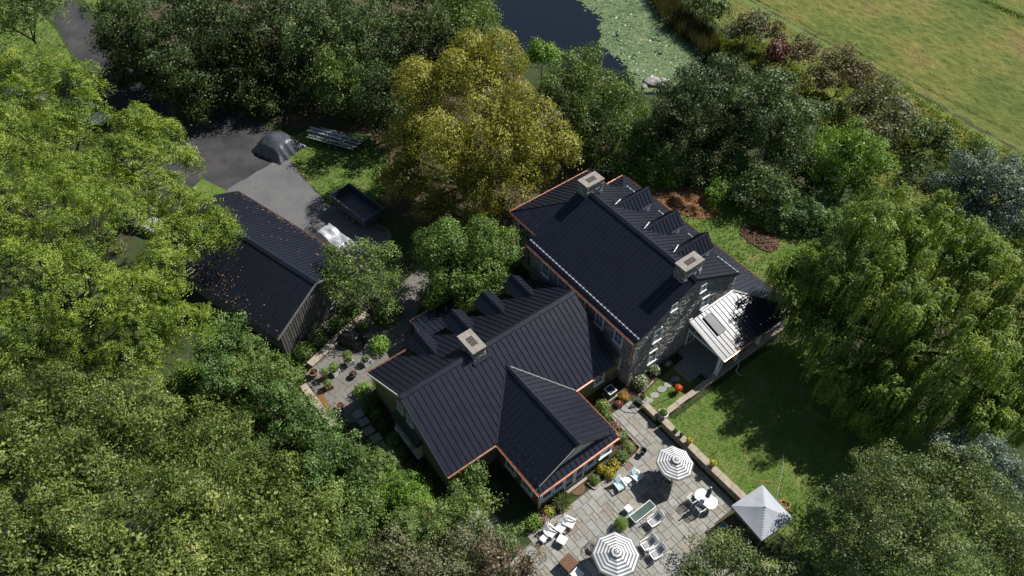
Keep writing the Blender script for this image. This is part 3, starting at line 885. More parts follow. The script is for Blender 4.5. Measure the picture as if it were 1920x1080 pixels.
# low shed porch on the courtyard side
sp = [(-14.9, -0.7, 2.55), (-14.9, -11.35, 2.55), (-12.0, -11.35, 3.1), (-12.0, -0.7, 3.1)]
d = deck(WING, sp, 0.12, 'porch_roof'); roof_plane(d, sp, 0.46)
MB().bar((-14.95, -11.4, 2.55), (-12.3, -11.4, 3.06), 0.06, 0.12).build('rake_gutter', 'copper', WING)
gutter(WING, (-14.9, -11.35, 2.53), (-14.9, -0.7, 2.53), (-1, 0, 0), 0.07)
for b0 in (-11.1, -7.6, -4.1, -1.0):
    MB().box((-14.6, b0, 1.27), (0.16, 0.16, 2.5)).build('porch_post', 'trim_cream', WING)
# left gable windows and the boxed triple window
for a0, z0 in ((-7.35, 4.0), (-6.05, 3.85)):
    window(WING, (a0, B0 + 0.28, z0), (1, 0, 0), (0, -1, 0), 0.75, 1.05, 1, 2, 'trim_cream', 0.08)
by = B0 + 0.3
bay = MB().box((-6.4, by - 0.2, 1.35), (3.3, 0.4, 1.75)).build('bay_window', 'trim_cream', WING)
m = MB(); m.prism([(-8.2, by - 0.02, 2.75), (-8.2, by - 0.62, 2.28), (-8.2, by - 0.62, 2.22), (-8.2, by - 0.02, 2.22)], (3.6, 0, 0)); m.build('bay_roof', 'metal_roof', bay)
for k in range(3):
    window(bay, (-7.4 + k * 1.0, by - 0.42, 1.35), (1, 0, 0), (0, -1, 0), 0.92, 1.45, 1, 2, 'trim_cream', 0.07, sill=False)
MB().box((-6.4, by - 0.35, 0.43), (3.5, 0.5, 0.1)).build('sill', 'trim_cream', bay)
for k in range(17):                                     # clapboard shadow lines on the gable wall
    z = 0.25 + k * 0.32
    lim = WE - 0.35 if z < WEZ else WE - 0.35 - (z - WEZ) / sl_w * 1.03
    lim2 = WBk + 0.35 if z < WEZ else WBk + 0.35 + (z - WEZ) / sl_w * 1.03
    if lim - lim2 > 0.6:
        MB().prism([(lim2, B0 + 0.3, z), (lim2, B0 + 0.275, z), (lim2, B0 + 0.297, z + 0.3)], (lim - lim2, 0, 0)).build('clapboard', 'siding_olive', WING)
window(WING, (WE - 0.33, -2.2, 1.9), (0, 1, 0), (1, 0, 0), 1.0, 1.2, 2, 2, 'trim_pale', 0.09)
window(WING, (WE - 0.33, -14.6, 1.6), (0, 1, 0), (1, 0, 0), 1.0, 1.3, 2, 2, 'trim_pale', 0.09)
downspout(WING, [(WE - 0.3, -1.2, 2.9), (WE - 0.27, -1.15, 0.1)], 'copper', 0.04)

# front garden room
LB0, LB1, LR, LRZ, LE, LZ = -12.7, -5.1, -8.9, 5.62, 4.2, 3.2
m = MB(); m.box((1.45, LR, 1.55), (4.9, LB1 - LB0 - 0.6, 3.1)); m.build('garden_room_wall', 'siding_olive', WING)
sl_l = (LRZ - LZ) / (LB1 - LR)
m = MB(); m.prism([(3.55, LB0 + 0.55, LZ + 0.32), (3.55, LB1 - 0.55, LZ + 0.32), (3.55, LR, LRZ - 0.12)], (-3.5, 0, 0)); m.build('gable_wall', 'trim_cream', WING)
GA = 3.86
lf = [(GA, LB1, LZ), (-4.75, LB1, LZ), (-4.75, LR, LRZ), (GA, LR, LRZ)]
lb = [(-4.75, LB0, LZ), (GA, LB0, LZ), (GA, LR, LRZ), (-4.75, LR, LRZ)]
# only the part of each slope that stands above the wing's own slope
vy = lambda a: LZ + 0  # noqa
va = lambda z: WE - (z - WEZ) / sl_w
lf = [(GA, LB1, LZ), (va(LZ) - 0.35, LB1, LZ), (va(LRZ) - 0.35, LR, LRZ), (GA, LR, LRZ)]
lb = [(va(LZ) - 0.35, LB0, LZ), (GA, LB0, LZ), (GA, LR, LRZ), (va(LRZ) - 0.35, LR, LRZ)]
for k, pts in enumerate((lf, lb)):
    d = deck(WING, pts, 0.13); roof_plane(d, pts, 0.44, dots=[0.45, 1.1] if k else [0.45])
m = MB()
for s in (-1, 1):
    m.prism([(va(LRZ) - 0.2, LR, LRZ + 0.13), (va(LRZ) - 0.2, LR + s * 0.2, LRZ + 0.13 - 0.2 * sl_l), (va(LRZ) - 0.2, LR + s * 0.2, LRZ + 0.05 - 0.2 * sl_l), (va(LRZ) - 0.2, LR, LRZ + 0.05)], (GA - va(LRZ) + 0.22, 0, 0))
m.build('ridge_cap', 'metal_roof', WING)
for s in (LB0, LB1):                                    # valley flashings
    MB().bar((va(LZ) + 0.02, s, LZ + 0.08), (va(LRZ) + 0.02, LR, LRZ + 0.08), 0.1, 0.02).build('valley', 'dark_metal', WING)
    MB().bar((GA - 0.03, s * 0.985 + LR * 0.015, LZ - 0.02), (GA - 0.03, LR, LRZ - 0.05), 0.05, 0.18).build('rake_board', 'trim_cream', WING)
pent = [(LE, LB0, LZ - 0.02), (LE, LB1, LZ - 0.02), (3.55, LB1 - 0.35, LZ + 0.38), (3.55, LB0 + 0.35, LZ + 0.38)]
d = deck(WING, pent, 0.1, 'pent_roof'); roof_plane(d, pent, 0.44)
gutter(WING, (LE, LB0 - 0.05, LZ - 0.05), (LE, LB1 + 0.05, LZ - 0.05), (1, 0, 0), 0.08)
gutter(WING, (WE + 0.1, LB0, LZ - 0.03), (LE + 0.1, LB0, LZ - 0.03), (0, -1, 0), 0.08)
gutter(WING, (WE + 0.1, LB1, LZ - 0.03), (LE + 0.1, LB1, LZ - 0.03), (0, 1, 0), 0.08)
fx = 3.92
for b0, w in ((-11.75, 1.0), (-10.65, 1.0), (-7.55, 0.95), (-6.1, 1.15)):
    window(WING, (fx, b0, 1.95), (0, 1, 0), (1, 0, 0), w, 1.5, 1, 2, 'trim_pale', 0.1)
for b0 in (-9.62, -8.62):
    dr = window(WING, (fx, b0, 1.25), (0, 1, 0), (1, 0, 0), 0.92, 2.2, 1, 3, 'trim_pale', 0.11, sill=False, name='glass_door')
    MB().box((fx + 0.12, b0 + 0.33, 1.2), (0.06, 0.03, 0.14)).build('handle', 'aluminium', dr)
for b0 in (LB0 + 0.33, LB1 - 0.33):
    MB().box((fx - 0.02, b0, 1.55), (0.16, 0.2, 3.0)).build('corner_board', 'trim_cream', WING)
for a0 in (0.6, 2.6):
    window(WING, (a0, LB0 + 0.27, 1.8), (1, 0, 0), (0, -1, 0), 1.2, 1.5, 2, 1, 'trim_cream', 0.1)
MB().cyl((LE - 0.1, LB0 + 0.02, 3.0), (LE - 0.1, LB0 + 0.06, 0.1), 0.045, n=8).build('downspout', 'copper', WING)
MB().box((4.15, -9.0, 0.08), (0.42, 2.0, 0.16)).build('door_step', 'cap_stone', WING)

# ------------------------------------------------------------------ the barn
GR = R(16.0)
BARN = thing('barn', 'weathered grey board barn with black metal roof littered with brown leaves', 'barn', (-19.6, -21.2, 0), GR)
# local frame: x runs back to the left (negative), y across, origin at the near left eave corner
gl, gw, gez, grz = 16.9, 10.0, 3.0, 5.5
m = MB(); m.prism([(-0.35, 0.4, 0), (-0.35, gw - 0.4, 0), (-0.35, gw - 0.4, gez), (-0.35, gw / 2, grz - 0.15), (-0.35, 0.4, gez)], (-gl + 0.7, 0, 0)); m.build('wall', 'barn_board', BARN)
g1 = [(-gl, 0, gez), (0, 0, gez), (0, gw / 2, grz), (-gl, gw / 2, grz)]
g2 = [(0, gw, gez), (-gl, gw, gez), (-gl, gw / 2, grz), (0, gw / 2, grz)]
for pts in (g1, g2):
    d = deck(BARN, pts, 0.14); roof_plane(d, pts, 0.41)
m = MB()
for s in (-1, 1):
    m.prism([(-gl - 0.02, gw / 2, grz + 0.13), (-gl - 0.02, gw / 2 + s * 0.28, grz - 0.01), (-gl - 0.02, gw / 2 + s * 0.28, grz - 0.08), (-gl - 0.02, gw / 2, grz + 0.06)], (gl + 0.05, 0, 0))
m.build('ridge_cap', 'metal_roof', BARN)
for s, e in ((1, 0), (1, gw)):
    MB().bar((0.02, e, gez - 0.06), (0.02, gw / 2, grz - 0.06), 0.05, 0.2).build('rake_board', 'grey_wood', BARN)
MB().bar((-gl, gw + 0.06, gez - 0.05), (0, gw + 0.06, gez - 0.05), 0.12, 0.12).build('gutter', 'copper', BARN)
rnd = random.Random(5)
y = 0.45
while y < gw - 0.5:                                     # vertical boards of the near gable with battens
    w = rnd.uniform(0.2, 0.3)
    top = gez + min(y, gw - y - w) * 0.5 - 0.12
    MB().box((-0.33 + rnd.uniform(0, 0.02), y + w / 2, top / 2 + 0.05), (0.05, w - 0.025, top - 0.1)).build('board', 'barn_board', BARN)
    MB().box((-0.29, y, top / 2 + 0.05), (0.05, 0.05, top - 0.15)).build('batten', 'barn_board', BARN)
    y += w
for k in range(3):                                      # slatted vent low on the gable
    MB().box((-0.24, 6.7, 1.0 + k * 0.45), (0.06, 1.9, 0.1)).build('rail', 'grey_wood', BARN)
# leaves lying on the barn roof
def leaf_scatter(parent, pts, mat, size, name='fallen_leaves', kind='stuff', lift=0.06, tilt=0.25):
    n = len(pts)
    P = np.array(pts)
    a = RNG.uniform(0, 2 * np.pi, n)
    s = size * RNG.uniform(0.6, 1.4, n)
    t = np.stack([np.cos(a), np.sin(a), RNG.normal(0, tilt, n)], 1)
    q = np.stack([-np.sin(a), np.cos(a), RNG.normal(0, tilt, n)], 1)
    P[:, 2] += lift
    V = np.stack([P - t * s[:, None] * .5, P + q * s[:, None] * .3, P + t * s[:, None] * .5, P - q * s[:, None] * .3], 1).reshape(-1, 3)
    F = np.arange(4 * n).reshape(n, 4)
    return tag(np_mesh(name, V, F, mat, parent), kind=kind)
pts = []
for _ in range(850):
    x = -gl * (rnd.random() ** 0.55) if rnd.random() < 0.85 else -gl * rnd.random()
    yv = abs(rnd.gauss(0, 1.5)) if rnd.random() < 0.8 else rnd.uniform(0, 4.9)
    if yv > 4.9: continue
    if rnd.random() < (0.25 + 0.75 * (-x / gl)) * max(0.12, 1 - yv / 4.2):
        pts.append((x, yv, gez + 0.5 * yv))
for _ in range(170):
    x = -gl * rnd.random(); yv = gw - abs(rnd.gauss(0, 0.25)) if rnd.random() < 0.75 else gw - rnd.uniform(0, 4)
    pts.append((x, min(yv, gw), gez + 0.5 * (gw - min(yv, gw))))
leaf_scatter(BARN, pts, 'fallen_leaf', 0.13)

# ------------------------------------------------------------------ foliage
def unit(v):
    return v / np.maximum(np.linalg.norm(v, axis=-1, keepdims=True), 1e-6)
def quads(C, N, L, Wd, Tdir=None, base=0.55, tip=0.3):
    """leaf blades: centres C, normals N, lengths L, widths Wd -> vertices, faces"""
    n = len(C)
    if Tdir is None:
        Tdir = RNG.normal(size=(n, 3))
    T = unit(Tdir - (Tdir * N).sum(1, keepdims=True) * N)
    S = np.cross(N, T)
    L = L[:, None] / 2; Wd = Wd[:, None] / 2
    V = np.stack([C - T * L - S * Wd * base, C + S * Wd + T * L * 0.05 - N * 0.0, C + T * L + S * Wd * 0.0, C - S * Wd + T * L * 0.05], 1)
    V[:, 0] = C - T * L
    # fold the blade a little so that its halves catch light differently
    V[:, 1] += N * Wd * 0.25; V[:, 3] += N * Wd * 0.25
    return V.reshape(-1, 3), np.arange(4 * n).reshape(n, 4)
def sphere_dirs(n, low=0.35):
    out = np.zeros((0, 3))
    while len(out) < n:
        d = unit(RNG.normal(size=(n * 2, 3)))
        keep = (d[:, 2] > -0.25) | (RNG.random(len(d)) < low)
        out = np.concatenate([out, d[keep]])
    return out[:n]
def lumps(d, seed):
    r = np.random.default_rng(seed)
    k = r.normal(size=(5, 3)) * 2.4; p = r.uniform(0, 6.28, 5)
    return np.sin(d @ k.T + p).mean(1)
def crown_points(lobes, clump, dens, seed, shell=0.35, rough=0.22, low=0.35, core=None):
    """clump centres and outward directions over a set of overlapping lobes"""
    P = []; D = []
    C = np.array([l[0] for l in lobes]); Rr = np.array([l[1] for l in lobes])
    for i in range(len(lobes)):
        r = Rr[i]
        n = max(10, int(dens * 4 * np.pi * r * r / (clump * clump * 3.0)))
        d = sphere_dirs(n, low)
        rad = r * (1 - shell * RNG.random(n) ** 2.2) * (1 + rough * lumps(d, seed + i * 13)) * RNG.uniform(0.93, 1.06, n)
        p = C[i] + d * rad[:, None] * np.array([1, 1, 0.82])
        ok = np.ones(n, bool)
        for j in range(len(lobes)):
            if j != i:
                q = (p - C[j]) / np.array([1, 1, 0.82])
                ok &= np.linalg.norm(q, axis=1) > Rr[j] * 0.78
        ok &= p[:, 2] > 0.15
        if core is not None:
            for c0, r0_ in core:
                ok &= np.linalg.norm((p - c0) / np.array([1, 1, 0.82]), axis=1) > r0_ * 0.66
        P.append(p[ok]); D.append(d[ok])
    return np.concatenate(P), np.concatenate(D)
def sublobes(LB, seed, f=0.36, n=15, minr=0.5, sp=(0.86, 1.16)):
    """break every lobe up into boughs that bulge from its surface, leaving gaps between them"""
    r2 = np.random.default_rng(seed)
    out = []
    for c, r in LB:
        k = max(5, int(n * min(1.6, max(0.5, r / 3.0))))
        ff = f * min(1.35, max(0.8, (3.0 / max(r, .8)) ** 0.45))
        got = []
        while len(got) < k:
            cand = unit(r2.normal(size=(14, 3)))
            cand = cand[(cand[:, 2] > -0.35)]
            if len(cand) == 0: continue
            if got:
                dist = np.min(np.linalg.norm(cand[:, None] - np.array(got)[None], axis=2), axis=1)
                got.append(cand[np.argmax(dist)])
            else: got.append(cand[0])
        for d in got:
            rs = max(minr * min(1, r), r * ff * r2.uniform(0.65, 1.3))
            out.append((c + d * (r * r2.uniform(*sp) - rs * 0.62) * np.array([1, 1, 0.85]), rs))
    return out
def foliage_broad(core, leaf, dens=1.0, seed=1, f=0.35, nb=11, sp=(0.86, 1.16), per=30, clumpf=4.2, aspect=0.62, wild=0.36, jit=0.3, rough=0.22, droop=0.0, low=0.35):
    cl = leaf * clumpf
    lobes = sublobes(core, seed, f, nb, sp=sp)
    P, D = crown_points(lobes, cl, dens * 2.25, seed, rough=rough, low=low * 0.6, shell=0.22, core=core)
    lobes = core
    n = len(P)
    O = unit(D + np.array([0, 0, 0.25]) + RNG.normal(size=(n, 3)) * jit)
    k = per
    off = RNG.normal(size=(n, k, 3))
    off = off - (off * O[:, None]).sum(2, keepdims=True) * O[:, None] * 0.55
    sc = RNG.uniform(0.55, 1.25, (n, 1, 1))
    off = off * cl * 0.5 * sc
    rho2 = (off ** 2).sum(2, keepdims=True)
    cen = P[:, None] + off - O[:, None] * rho2 / cl * 0.45
    N = unit(O[:, None] + off / cl * 0.9 + RNG.normal(size=(n, k, 3)) * wild)
    L = leaf * RNG.uniform(0.65, 1.35, (n, k)) * sc[:, :, 0] ** 0.3
    T = RNG.normal(size=(n, k, 3)) + off / cl * 1.5 - np.array([0, 0, droop])
    V, F = quads(cen.reshape(-1, 3), N.reshape(-1, 3), L.ravel(), L.ravel() * aspect, T.reshape(-1, 3))
    # sparse larger blades deeper inside close the view through the crown
    C = np.array([l[0] for l in lobes]); Rr = np.array([l[1] for l in lobes])
    m = np.maximum(20, (dens * 26 * (Rr / (leaf * 2.6)) ** 2).astype(int))
    CC = []
    for i in range(len(lobes)):
        d = unit(RNG.normal(size=(m[i], 3))); CC.append(C[i] + d * (Rr[i] * RNG.uniform(0.3, 0.62, m[i]))[:, None] * np.array([1, 1, 0.8]))
    CC = np.concatenate(CC); CC = CC[CC[:, 2] > 0.2]
    Li = np.full(len(CC), leaf * 1.7) * RNG.uniform(0.7, 1.2, len(CC))
    V2, F2 = quads(CC, unit(RNG.normal(size=CC.shape) + np.array([0, 0, 0.5])), Li, Li * 0.7)
    return np.concatenate([V, V2]), np.concatenate([F, F2 + len(V)]), P
def foliage_pinnate(core, leaf, dens=1.0, seed=1, f=0.36, nb=14, sp=(0.74, 1.24), fronds=7, pairs=5, rough=0.3, low=0.3, clumpf=5.0, droop=0.55):
    cl = leaf * clumpf
    lobes = sublobes(core, seed, f, nb, sp=sp)
    P, D = crown_points(lobes, cl, dens * 1.6, seed, rough=rough, shell=0.35, low=low * .4, core=core)
    n = len(P)
    O = unit(D + np.array([0, 0, 0.5]))
    a = RNG.normal(size=(n, fronds, 3)); a = unit(a - (a * O[:, None]).sum(2, keepdims=True) * O[:, None] * 0.75 + O[:, None] * 0.35)
    ln = cl * RNG.uniform(0.7, 1.4, (n, fronds, 1))
    t = (np.arange(pairs) + 0.8) / pairs
    tt = t[None, None, :, None]
    cen = P[:, None, None] + a[:, :, None] * ln[:, :, None] * tt - np.array([0, 0, droop]) * ln[:, :, None] * tt ** 2
    ax = unit(a[:, :, None] - np.array([0, 0, 2 * droop]) * tt)
    up = unit(O[:, None, None] + RNG.normal(size=(n, fronds, pairs, 3)) * 0.35)
    side = unit(np.cross(ax, up))
    nn = unit(np.cross(side, ax) + RNG.normal(size=cen.shape) * 0.3)
    nn *= np.sign((nn * up).sum(3, keepdims=True))
    L = leaf * RNG.uniform(0.8, 1.25, cen.shape[:3])
    Cs = []; Ns = []; Ts = []
    for s in (-1, 1):
        Cs.append((cen + side * s * L[..., None] * 0.48).reshape(-1, 3)); Ns.append(nn.reshape(-1, 3)); Ts.append((side * s + ax * 0.5).reshape(-1, 3))
    C = np.concatenate(Cs); N = np.concatenate(Ns); T = np.concatenate(Ts); LL = np.concatenate([L.ravel(), L.ravel()])
    V, F = quads(C, N, LL, LL * 0.52, T)
    return V, F, P
def foliage_willow(core, leaf, dens=1.0, seed=1, strands=52, steps=19):
    """mop-like tassels: from the top of every bough a sheaf of strands arches out and falls"""
    lobes = sublobes(core, seed, 0.24, 22, sp=(0.75, 1.25))
    lobes = [(c, r) for c, r in lobes if all(np.linalg.norm(c - c0) > r0 * 0.4 for c0, r0 in core)]
    Vs, Fs, Ps = [], [], []
    k = 0
    for c, r in lobes:
        n = int(strands * dens * max(0.6, r / 1.1))
        cc0 = min(core, key=lambda q: np.linalg.norm(q[0] - c))[0]
        out = unit((c - cc0) * np.array([1, 1, 0.1]) + np.array([0.05, -0.03, 0]))
        a = RNG.uniform(0, 2 * np.pi, n)
        rad = np.sqrt(RNG.random(n))
        h = np.stack([np.cos(a), np.sin(a), np.zeros(n)], 1)
        dr = unit(h * 0.9 + out * 0.75 + RNG.normal(size=(n, 3)) * 0.18)
        dr[:, 2] = np.abs(dr[:, 2]) * 0.3
        p0 = c + np.array([0, 0, r * 0.55]) + h * (rad * r * 0.45)[:, None] + RNG.normal(size=(n, 3)) * 0.1
        reach = r * RNG.uniform(0.25, 0.95, n) * rad
        ln = (r * 2.1 + 1.5) * RNG.uniform(0.45, 1.3, n)
        t = ((np.arange(steps) + 0.5) / steps)[None, :, None]
        arch = np.sin(np.clip(t * 2.0, 0, 1) * np.pi / 2)
        cen = p0[:, None] + dr[:, None] * reach[:, None, None] * arch + np.array([0, 0, 1]) * (0.14 * np.sin(np.clip(t * 2.2, 0, 1) * np.pi) - (np.clip(t - 0.12, 0, 1) ** 1.25) * ln[:, None, None])
        cen = cen + RNG.normal(size=cen.shape) * 0.03
        cen[..., 2] = np.maximum(cen[..., 2], 0.25)
        ax = np.gradient(cen, axis=1); ax = unit(ax)
        N = unit(dr[:, None] * (0.35 + 0.9 * t) + np.array([0, 0, 1.0]) * (1 - 0.75 * t) + RNG.normal(size=cen.shape) * 0.28)
        side = unit(np.cross(ax, N)) * RNG.choice([-1, 1], size=(n, steps, 1))
        L = leaf * RNG.uniform(0.8, 1.3, cen.shape[:2])
        V, F = quads(cen.reshape(-1, 3), N.reshape(-1, 3), L.ravel(), L.ravel() * 0.34, (ax + side * 0.4).reshape(-1, 3))
        Vs.append(V); Fs.append(F + k); k += len(V); Ps.append(c)
    # dim inner growth that closes the view through the crown
    for c, r in core:
        m = int(260 * r)
        d = unit(RNG.normal(size=(m, 3))); C = c + d * (r * RNG.uniform(0.35, 0.75, m))[:, None] * np.array([1, 1, 0.8])
        C = C[C[:, 2] > 0.3]
        L = np.full(len(C), leaf * 1.6)
        V, F = quads(C, unit(RNG.normal(size=C.shape) + np.array([0, 0, 0.3])), L, L * 0.4, np.tile(np.array([0.0, 0.0, -1.0]), (len(C), 1)) + RNG.normal(size=C.shape) * 0.3)
        Vs.append(V); Fs.append(F + k); k += len(V)
    return np.concatenate(Vs), np.concatenate(Fs), np.array(Ps)
def limbs(base, lobes, P, r0, seed, twigs=14, sway=0.4):
    """tapered trunk, a limb to every lobe and thinner boughs out to some clumps"""
    rnd = random.Random(seed)
    m = MB()
    base = Vector(base)
    C = [Vector(l[0]) for l in lobes]
    top = sum(C, Vector()) / len(C)
    low = min(c.z - l[1] * 0.6 for c, l in zip(C, lobes))
    fork = Vector((base.x * 0.75 + top.x * 0.25, base.y * 0.75 + top.y * 0.25, max(0.5, min(low + 0.8, top.z * 0.5))))
    mid = base.lerp(fork, 0.5) + Vector((rnd.uniform(-.1, .1), rnd.uniform(-.1, .1), 0))
    m.tube([base - Z3 * 0.15, base + Z3 * 0.15, mid, fork], r0 * 1.15, 8, r0 * 0.75)
    for c, l in zip(C, lobes):
        e = c + Vector((0, 0, l[1] * 0.25))
        a = fork.lerp(e, 0.4) + Vector((rnd.uniform(-sway, sway), rnd.uniform(-sway, sway), sway * 0.6))
        b = fork.lerp(e, 0.75) + Vector((rnd.uniform(-sway, sway), rnd.uniform(-sway, sway), sway * 0.4))
        m.tube([fork - Z3 * 0.1, a, b, e], r0 * 0.55, 6, r0 * 0.12)
    if len(P) and twigs:
        idx = RNG.choice(len(P), min(twigs * len(lobes), len(P)), replace=False)
        for i in idx:
            p = Vector(P[i])
            j = min(range(len(C)), key=lambda q: (C[q] - p).length)
            s = fork.lerp(C[j], rnd.uniform(0.5, 1.0))
            md = s.lerp(p, 0.55) + Vector((rnd.uniform(-.3, .3), rnd.uniform(-.3, .3), rnd.uniform(0, .4)))
            m.tube([s, md, p], r0 * 0.17, 4, r0 * 0.05)
    return m
def tree(name, label, cat, lobes, style='broad', mat='leaf_mid', base=None, r0=0.25, group=None, seed=1, leaf=None, dens=1.0, bark='bark', twigs=10, skirt=False, **kw):
    """lobes: (px, py, z, radius px) read off the survey photograph"""
    LB = []
    for (px, py, z, rp) in lobes:
        c = at(px, py, z)
        LB.append((np.array(c), rp * mpp(c) * 0.88))
    if skirt:
        LB += [(np.array([l[0][0], l[0][1], l[0][2] * 0.5]), l[1] * 0.9) for l in LB if l[0][2] > 4.5] + [(np.array([l[0][0], l[0][1], l[0][2] * 0.18 + .5]), l[1] * 0.5) for l in LB if l[0][2] > 4.5]
    mp = float(np.mean([mpp(l[0]) for l in LB]))
    if leaf is None: leaf = max(0.10, 3.9 * mp)
    cx = sum(l[0][0] * l[1] for l in LB) / sum(l[1] for l in LB); cy = sum(l[0][1] * l[1] for l in LB) / sum(l[1] for l in LB)
    bpos = at(*base) if base else Vector((cx, cy, 0))
    fn = {'broad': foliage_broad, 'pinnate': foliage_pinnate, 'willow': foliage_willow}[style]
    V, F, P = fn(LB, leaf, dens, seed, **kw)
    t = thing(name, label, cat, (bpos.x, bpos.y, 0), 0, group)
    o = np.array([bpos.x, bpos.y, 0.0])
    np_mesh('crown' if cat == 'tree' else 'foliage', V - o, F, mat, t)
    LB2 = [(l[0] - o, l[1]) for l in LB]
    limbs((0, 0, 0), LB2, P - o, r0, seed, twigs).build('trunk' if cat == 'tree' else 'stems', bark, t)
    return t
LEAVES = 0

leafmat('leaf_locust', [(0.050, 0.085, 0.010), (0.105, 0.155, 0.018), (0.175, 0.215, 0.030), (0.25, 0.26, 0.06)], 0.35)
leafmat('leaf_oak', [(0.034, 0.056, 0.010), (0.076, 0.107, 0.020), (0.138, 0.165, 0.040), (0.23, 0.21, 0.085)], 0.25, 0.5)
leafmat('leaf_orchard', [(0.042, 0.066, 0.018), (0.080, 0.112, 0.032), (0.130, 0.155, 0.055), (0.19, 0.15, 0.09)], 0.22, 0.5)
leafmat('leaf_gold', [(0.078, 0.090, 0.011), (0.152, 0.158, 0.020), (0.230, 0.215, 0.034), (0.25, 0.165, 0.036)], 0.28)
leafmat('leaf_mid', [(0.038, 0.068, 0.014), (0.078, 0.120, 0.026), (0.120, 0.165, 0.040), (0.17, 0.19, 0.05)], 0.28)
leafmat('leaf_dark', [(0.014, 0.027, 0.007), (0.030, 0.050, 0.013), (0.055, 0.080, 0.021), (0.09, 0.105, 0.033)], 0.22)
leafmat('leaf_forest', [(0.014, 0.027, 0.007), (0.030, 0.050, 0.012), (0.058, 0.082, 0.021), (0.105, 0.115, 0.035)], 0.25)
leafmat('leaf_greygreen', [(0.032, 0.056, 0.017), (0.060, 0.092, 0.029), (0.095, 0.130, 0.042), (0.125, 0.155, 0.055)], 0.22)
leafmat('leaf_bright', [(0.055, 0.105, 0.012), (0.090, 0.160, 0.020), (0.130, 0.205, 0.034), (0.19, 0.23, 0.05)], 0.35)
leafmat('leaf_blue', [(0.034, 0.068, 0.018), (0.064, 0.112, 0.030), (0.098, 0.155, 0.045), (0.13, 0.18, 0.06)], 0.25)
leafmat('leaf_olive', [(0.050, 0.078, 0.060), (0.085, 0.118, 0.092), (0.125, 0.155, 0.125), (0.17, 0.19, 0.16)], 0.15)
leafmat('leaf_willow', [(0.038, 0.070, 0.007), (0.085, 0.132, 0.012), (0.150, 0.195, 0.024), (0.21, 0.24, 0.05)], 0.30)
leafmat('leaf_brown', [(0.060, 0.055, 0.022), (0.100, 0.088, 0.040), (0.150, 0.120, 0.065), (0.17, 0.095, 0.055)], 0.2)
leafmat('leaf_rust', [(0.050, 0.040, 0.022), (0.085, 0.064, 0.036), (0.120, 0.090, 0.054), (0.10, 0.10, 0.045)], 0.2)
leafmat('leaf_red', [(0.060, 0.030, 0.025), (0.110, 0.045, 0.040), (0.150, 0.075, 0.065), (0.11, 0.11, 0.05)], 0.2)
leafmat('leaf_magnolia', [(0.032, 0.060, 0.010), (0.064, 0.108, 0.018), (0.100, 0.150, 0.028), (0.13, 0.18, 0.05)], 0.25, 0.5)
leafmat('leaf_birch', [(0.050, 0.085, 0.020), (0.090, 0.135, 0.032), (0.140, 0.180, 0.050), (0.20, 0.21, 0.08)], 0.32)
leafmat('leaf_brush', [(0.050, 0.062, 0.026), (0.090, 0.102, 0.042), (0.140, 0.135, 0.068), (0.16, 0.085, 0.055)], 0.2)
leafmat('flower_yellow', [(0.55, 0.30, 0.01), (0.70, 0.42, 0.02), (0.75, 0.50, 0.04), (0.6, 0.3, 0.02)], 0.2, gain=1.0)
leafmat('flower_orange', [(0.55, 0.08, 0.01), (0.65, 0.13, 0.02), (0.70, 0.20, 0.03), (0.5, 0.05, 0.02)], 0.2, gain=1.0)
leafmat('flower_red', [(0.50, 0.03, 0.01), (0.62, 0.06, 0.015), (0.65, 0.10, 0.02), (0.6, 0.12, 0.02)], 0.2, gain=1.0)
leafmat('flower_pink', [(0.42, 0.16, 0.26), (0.5, 0.22, 0.33), (0.45, 0.12, 0.22), (0.55, 0.3, 0.4)], 0.2, gain=1.0)
leafmat('flower_white', [(0.6, 0.6, 0.56), (0.7, 0.7, 0.66), (0.75, 0.75, 0.7), (0.7, 0.7, 0.6)], 0.2, gain=1.0)
leafmat('grass_blade', [(0.040, 0.075, 0.012), (0.070, 0.115, 0.020), (0.105, 0.145, 0.035), (0.18, 0.16, 0.07)], 0.3, patch=0.5, gain=1.7)
leafmat('meadow_blade', [(0.105, 0.145, 0.028), (0.140, 0.172, 0.036), (0.165, 0.180, 0.044), (0.18, 0.175, 0.055)], 0.4, patch=0.06, gain=1.25)
leafmat('reed_blade', [(0.040, 0.058, 0.018), (0.070, 0.075, 0.030), (0.105, 0.090, 0.044), (0.13, 0.095, 0.05)], 0.2, gain=1.1)
leafmat('lily_leaf', [(0.085, 0.135, 0.055), (0.130, 0.185, 0.080), (0.175, 0.225, 0.105), (0.26, 0.27, 0.10)], 0.1, 0.35, gain=1.15)

# ---- trees
tree('golden_maple', 'big golden-olive maple with many rounded lobes behind the stone house', 'tree',
     [(905, 125, 12, 90), (800, 165, 10.5, 70), (960, 240, 9.5, 100), (855, 275, 8.5, 92), (1040, 275, 6.5, 52), (775, 260, 6.5, 58), (770, 345, 3.5, 55), (895, 345, 4.5, 70), (985, 325, 4.8, 58), (820, 225, 9, 60), (820, 378, 2.5, 44), (925, 382, 2.6, 42), (735, 335, 3, 40), (760, 300, 5, 45)],
     'broad', 'leaf_gold', r0=0.35, seed=21, dens=1.2, rough=0.10, f=0.46, nb=9)
tree('pondside_tree', 'mid-green bushy tree between the golden maple and the lily pond', 'tree',
     [(1085, 145, 8, 70), (1030, 185, 6.5, 55), (1150, 185, 6.5, 62), (1100, 230, 4.5, 68), (1165, 245, 3.2, 48), (1060, 260, 2.5, 45)], 'broad', 'leaf_mid', r0=0.25, seed=22, dens=1.1)
tree('vine_sapling', 'small bright sapling sticking up before the dark pond water', 'tree', [(1018, 92, 6, 24), (1030, 105, 5, 22), (1000, 108, 4.8, 20)], 'broad', 'leaf_bright', r0=0.07, seed=23, dens=0.8, rough=0.4)
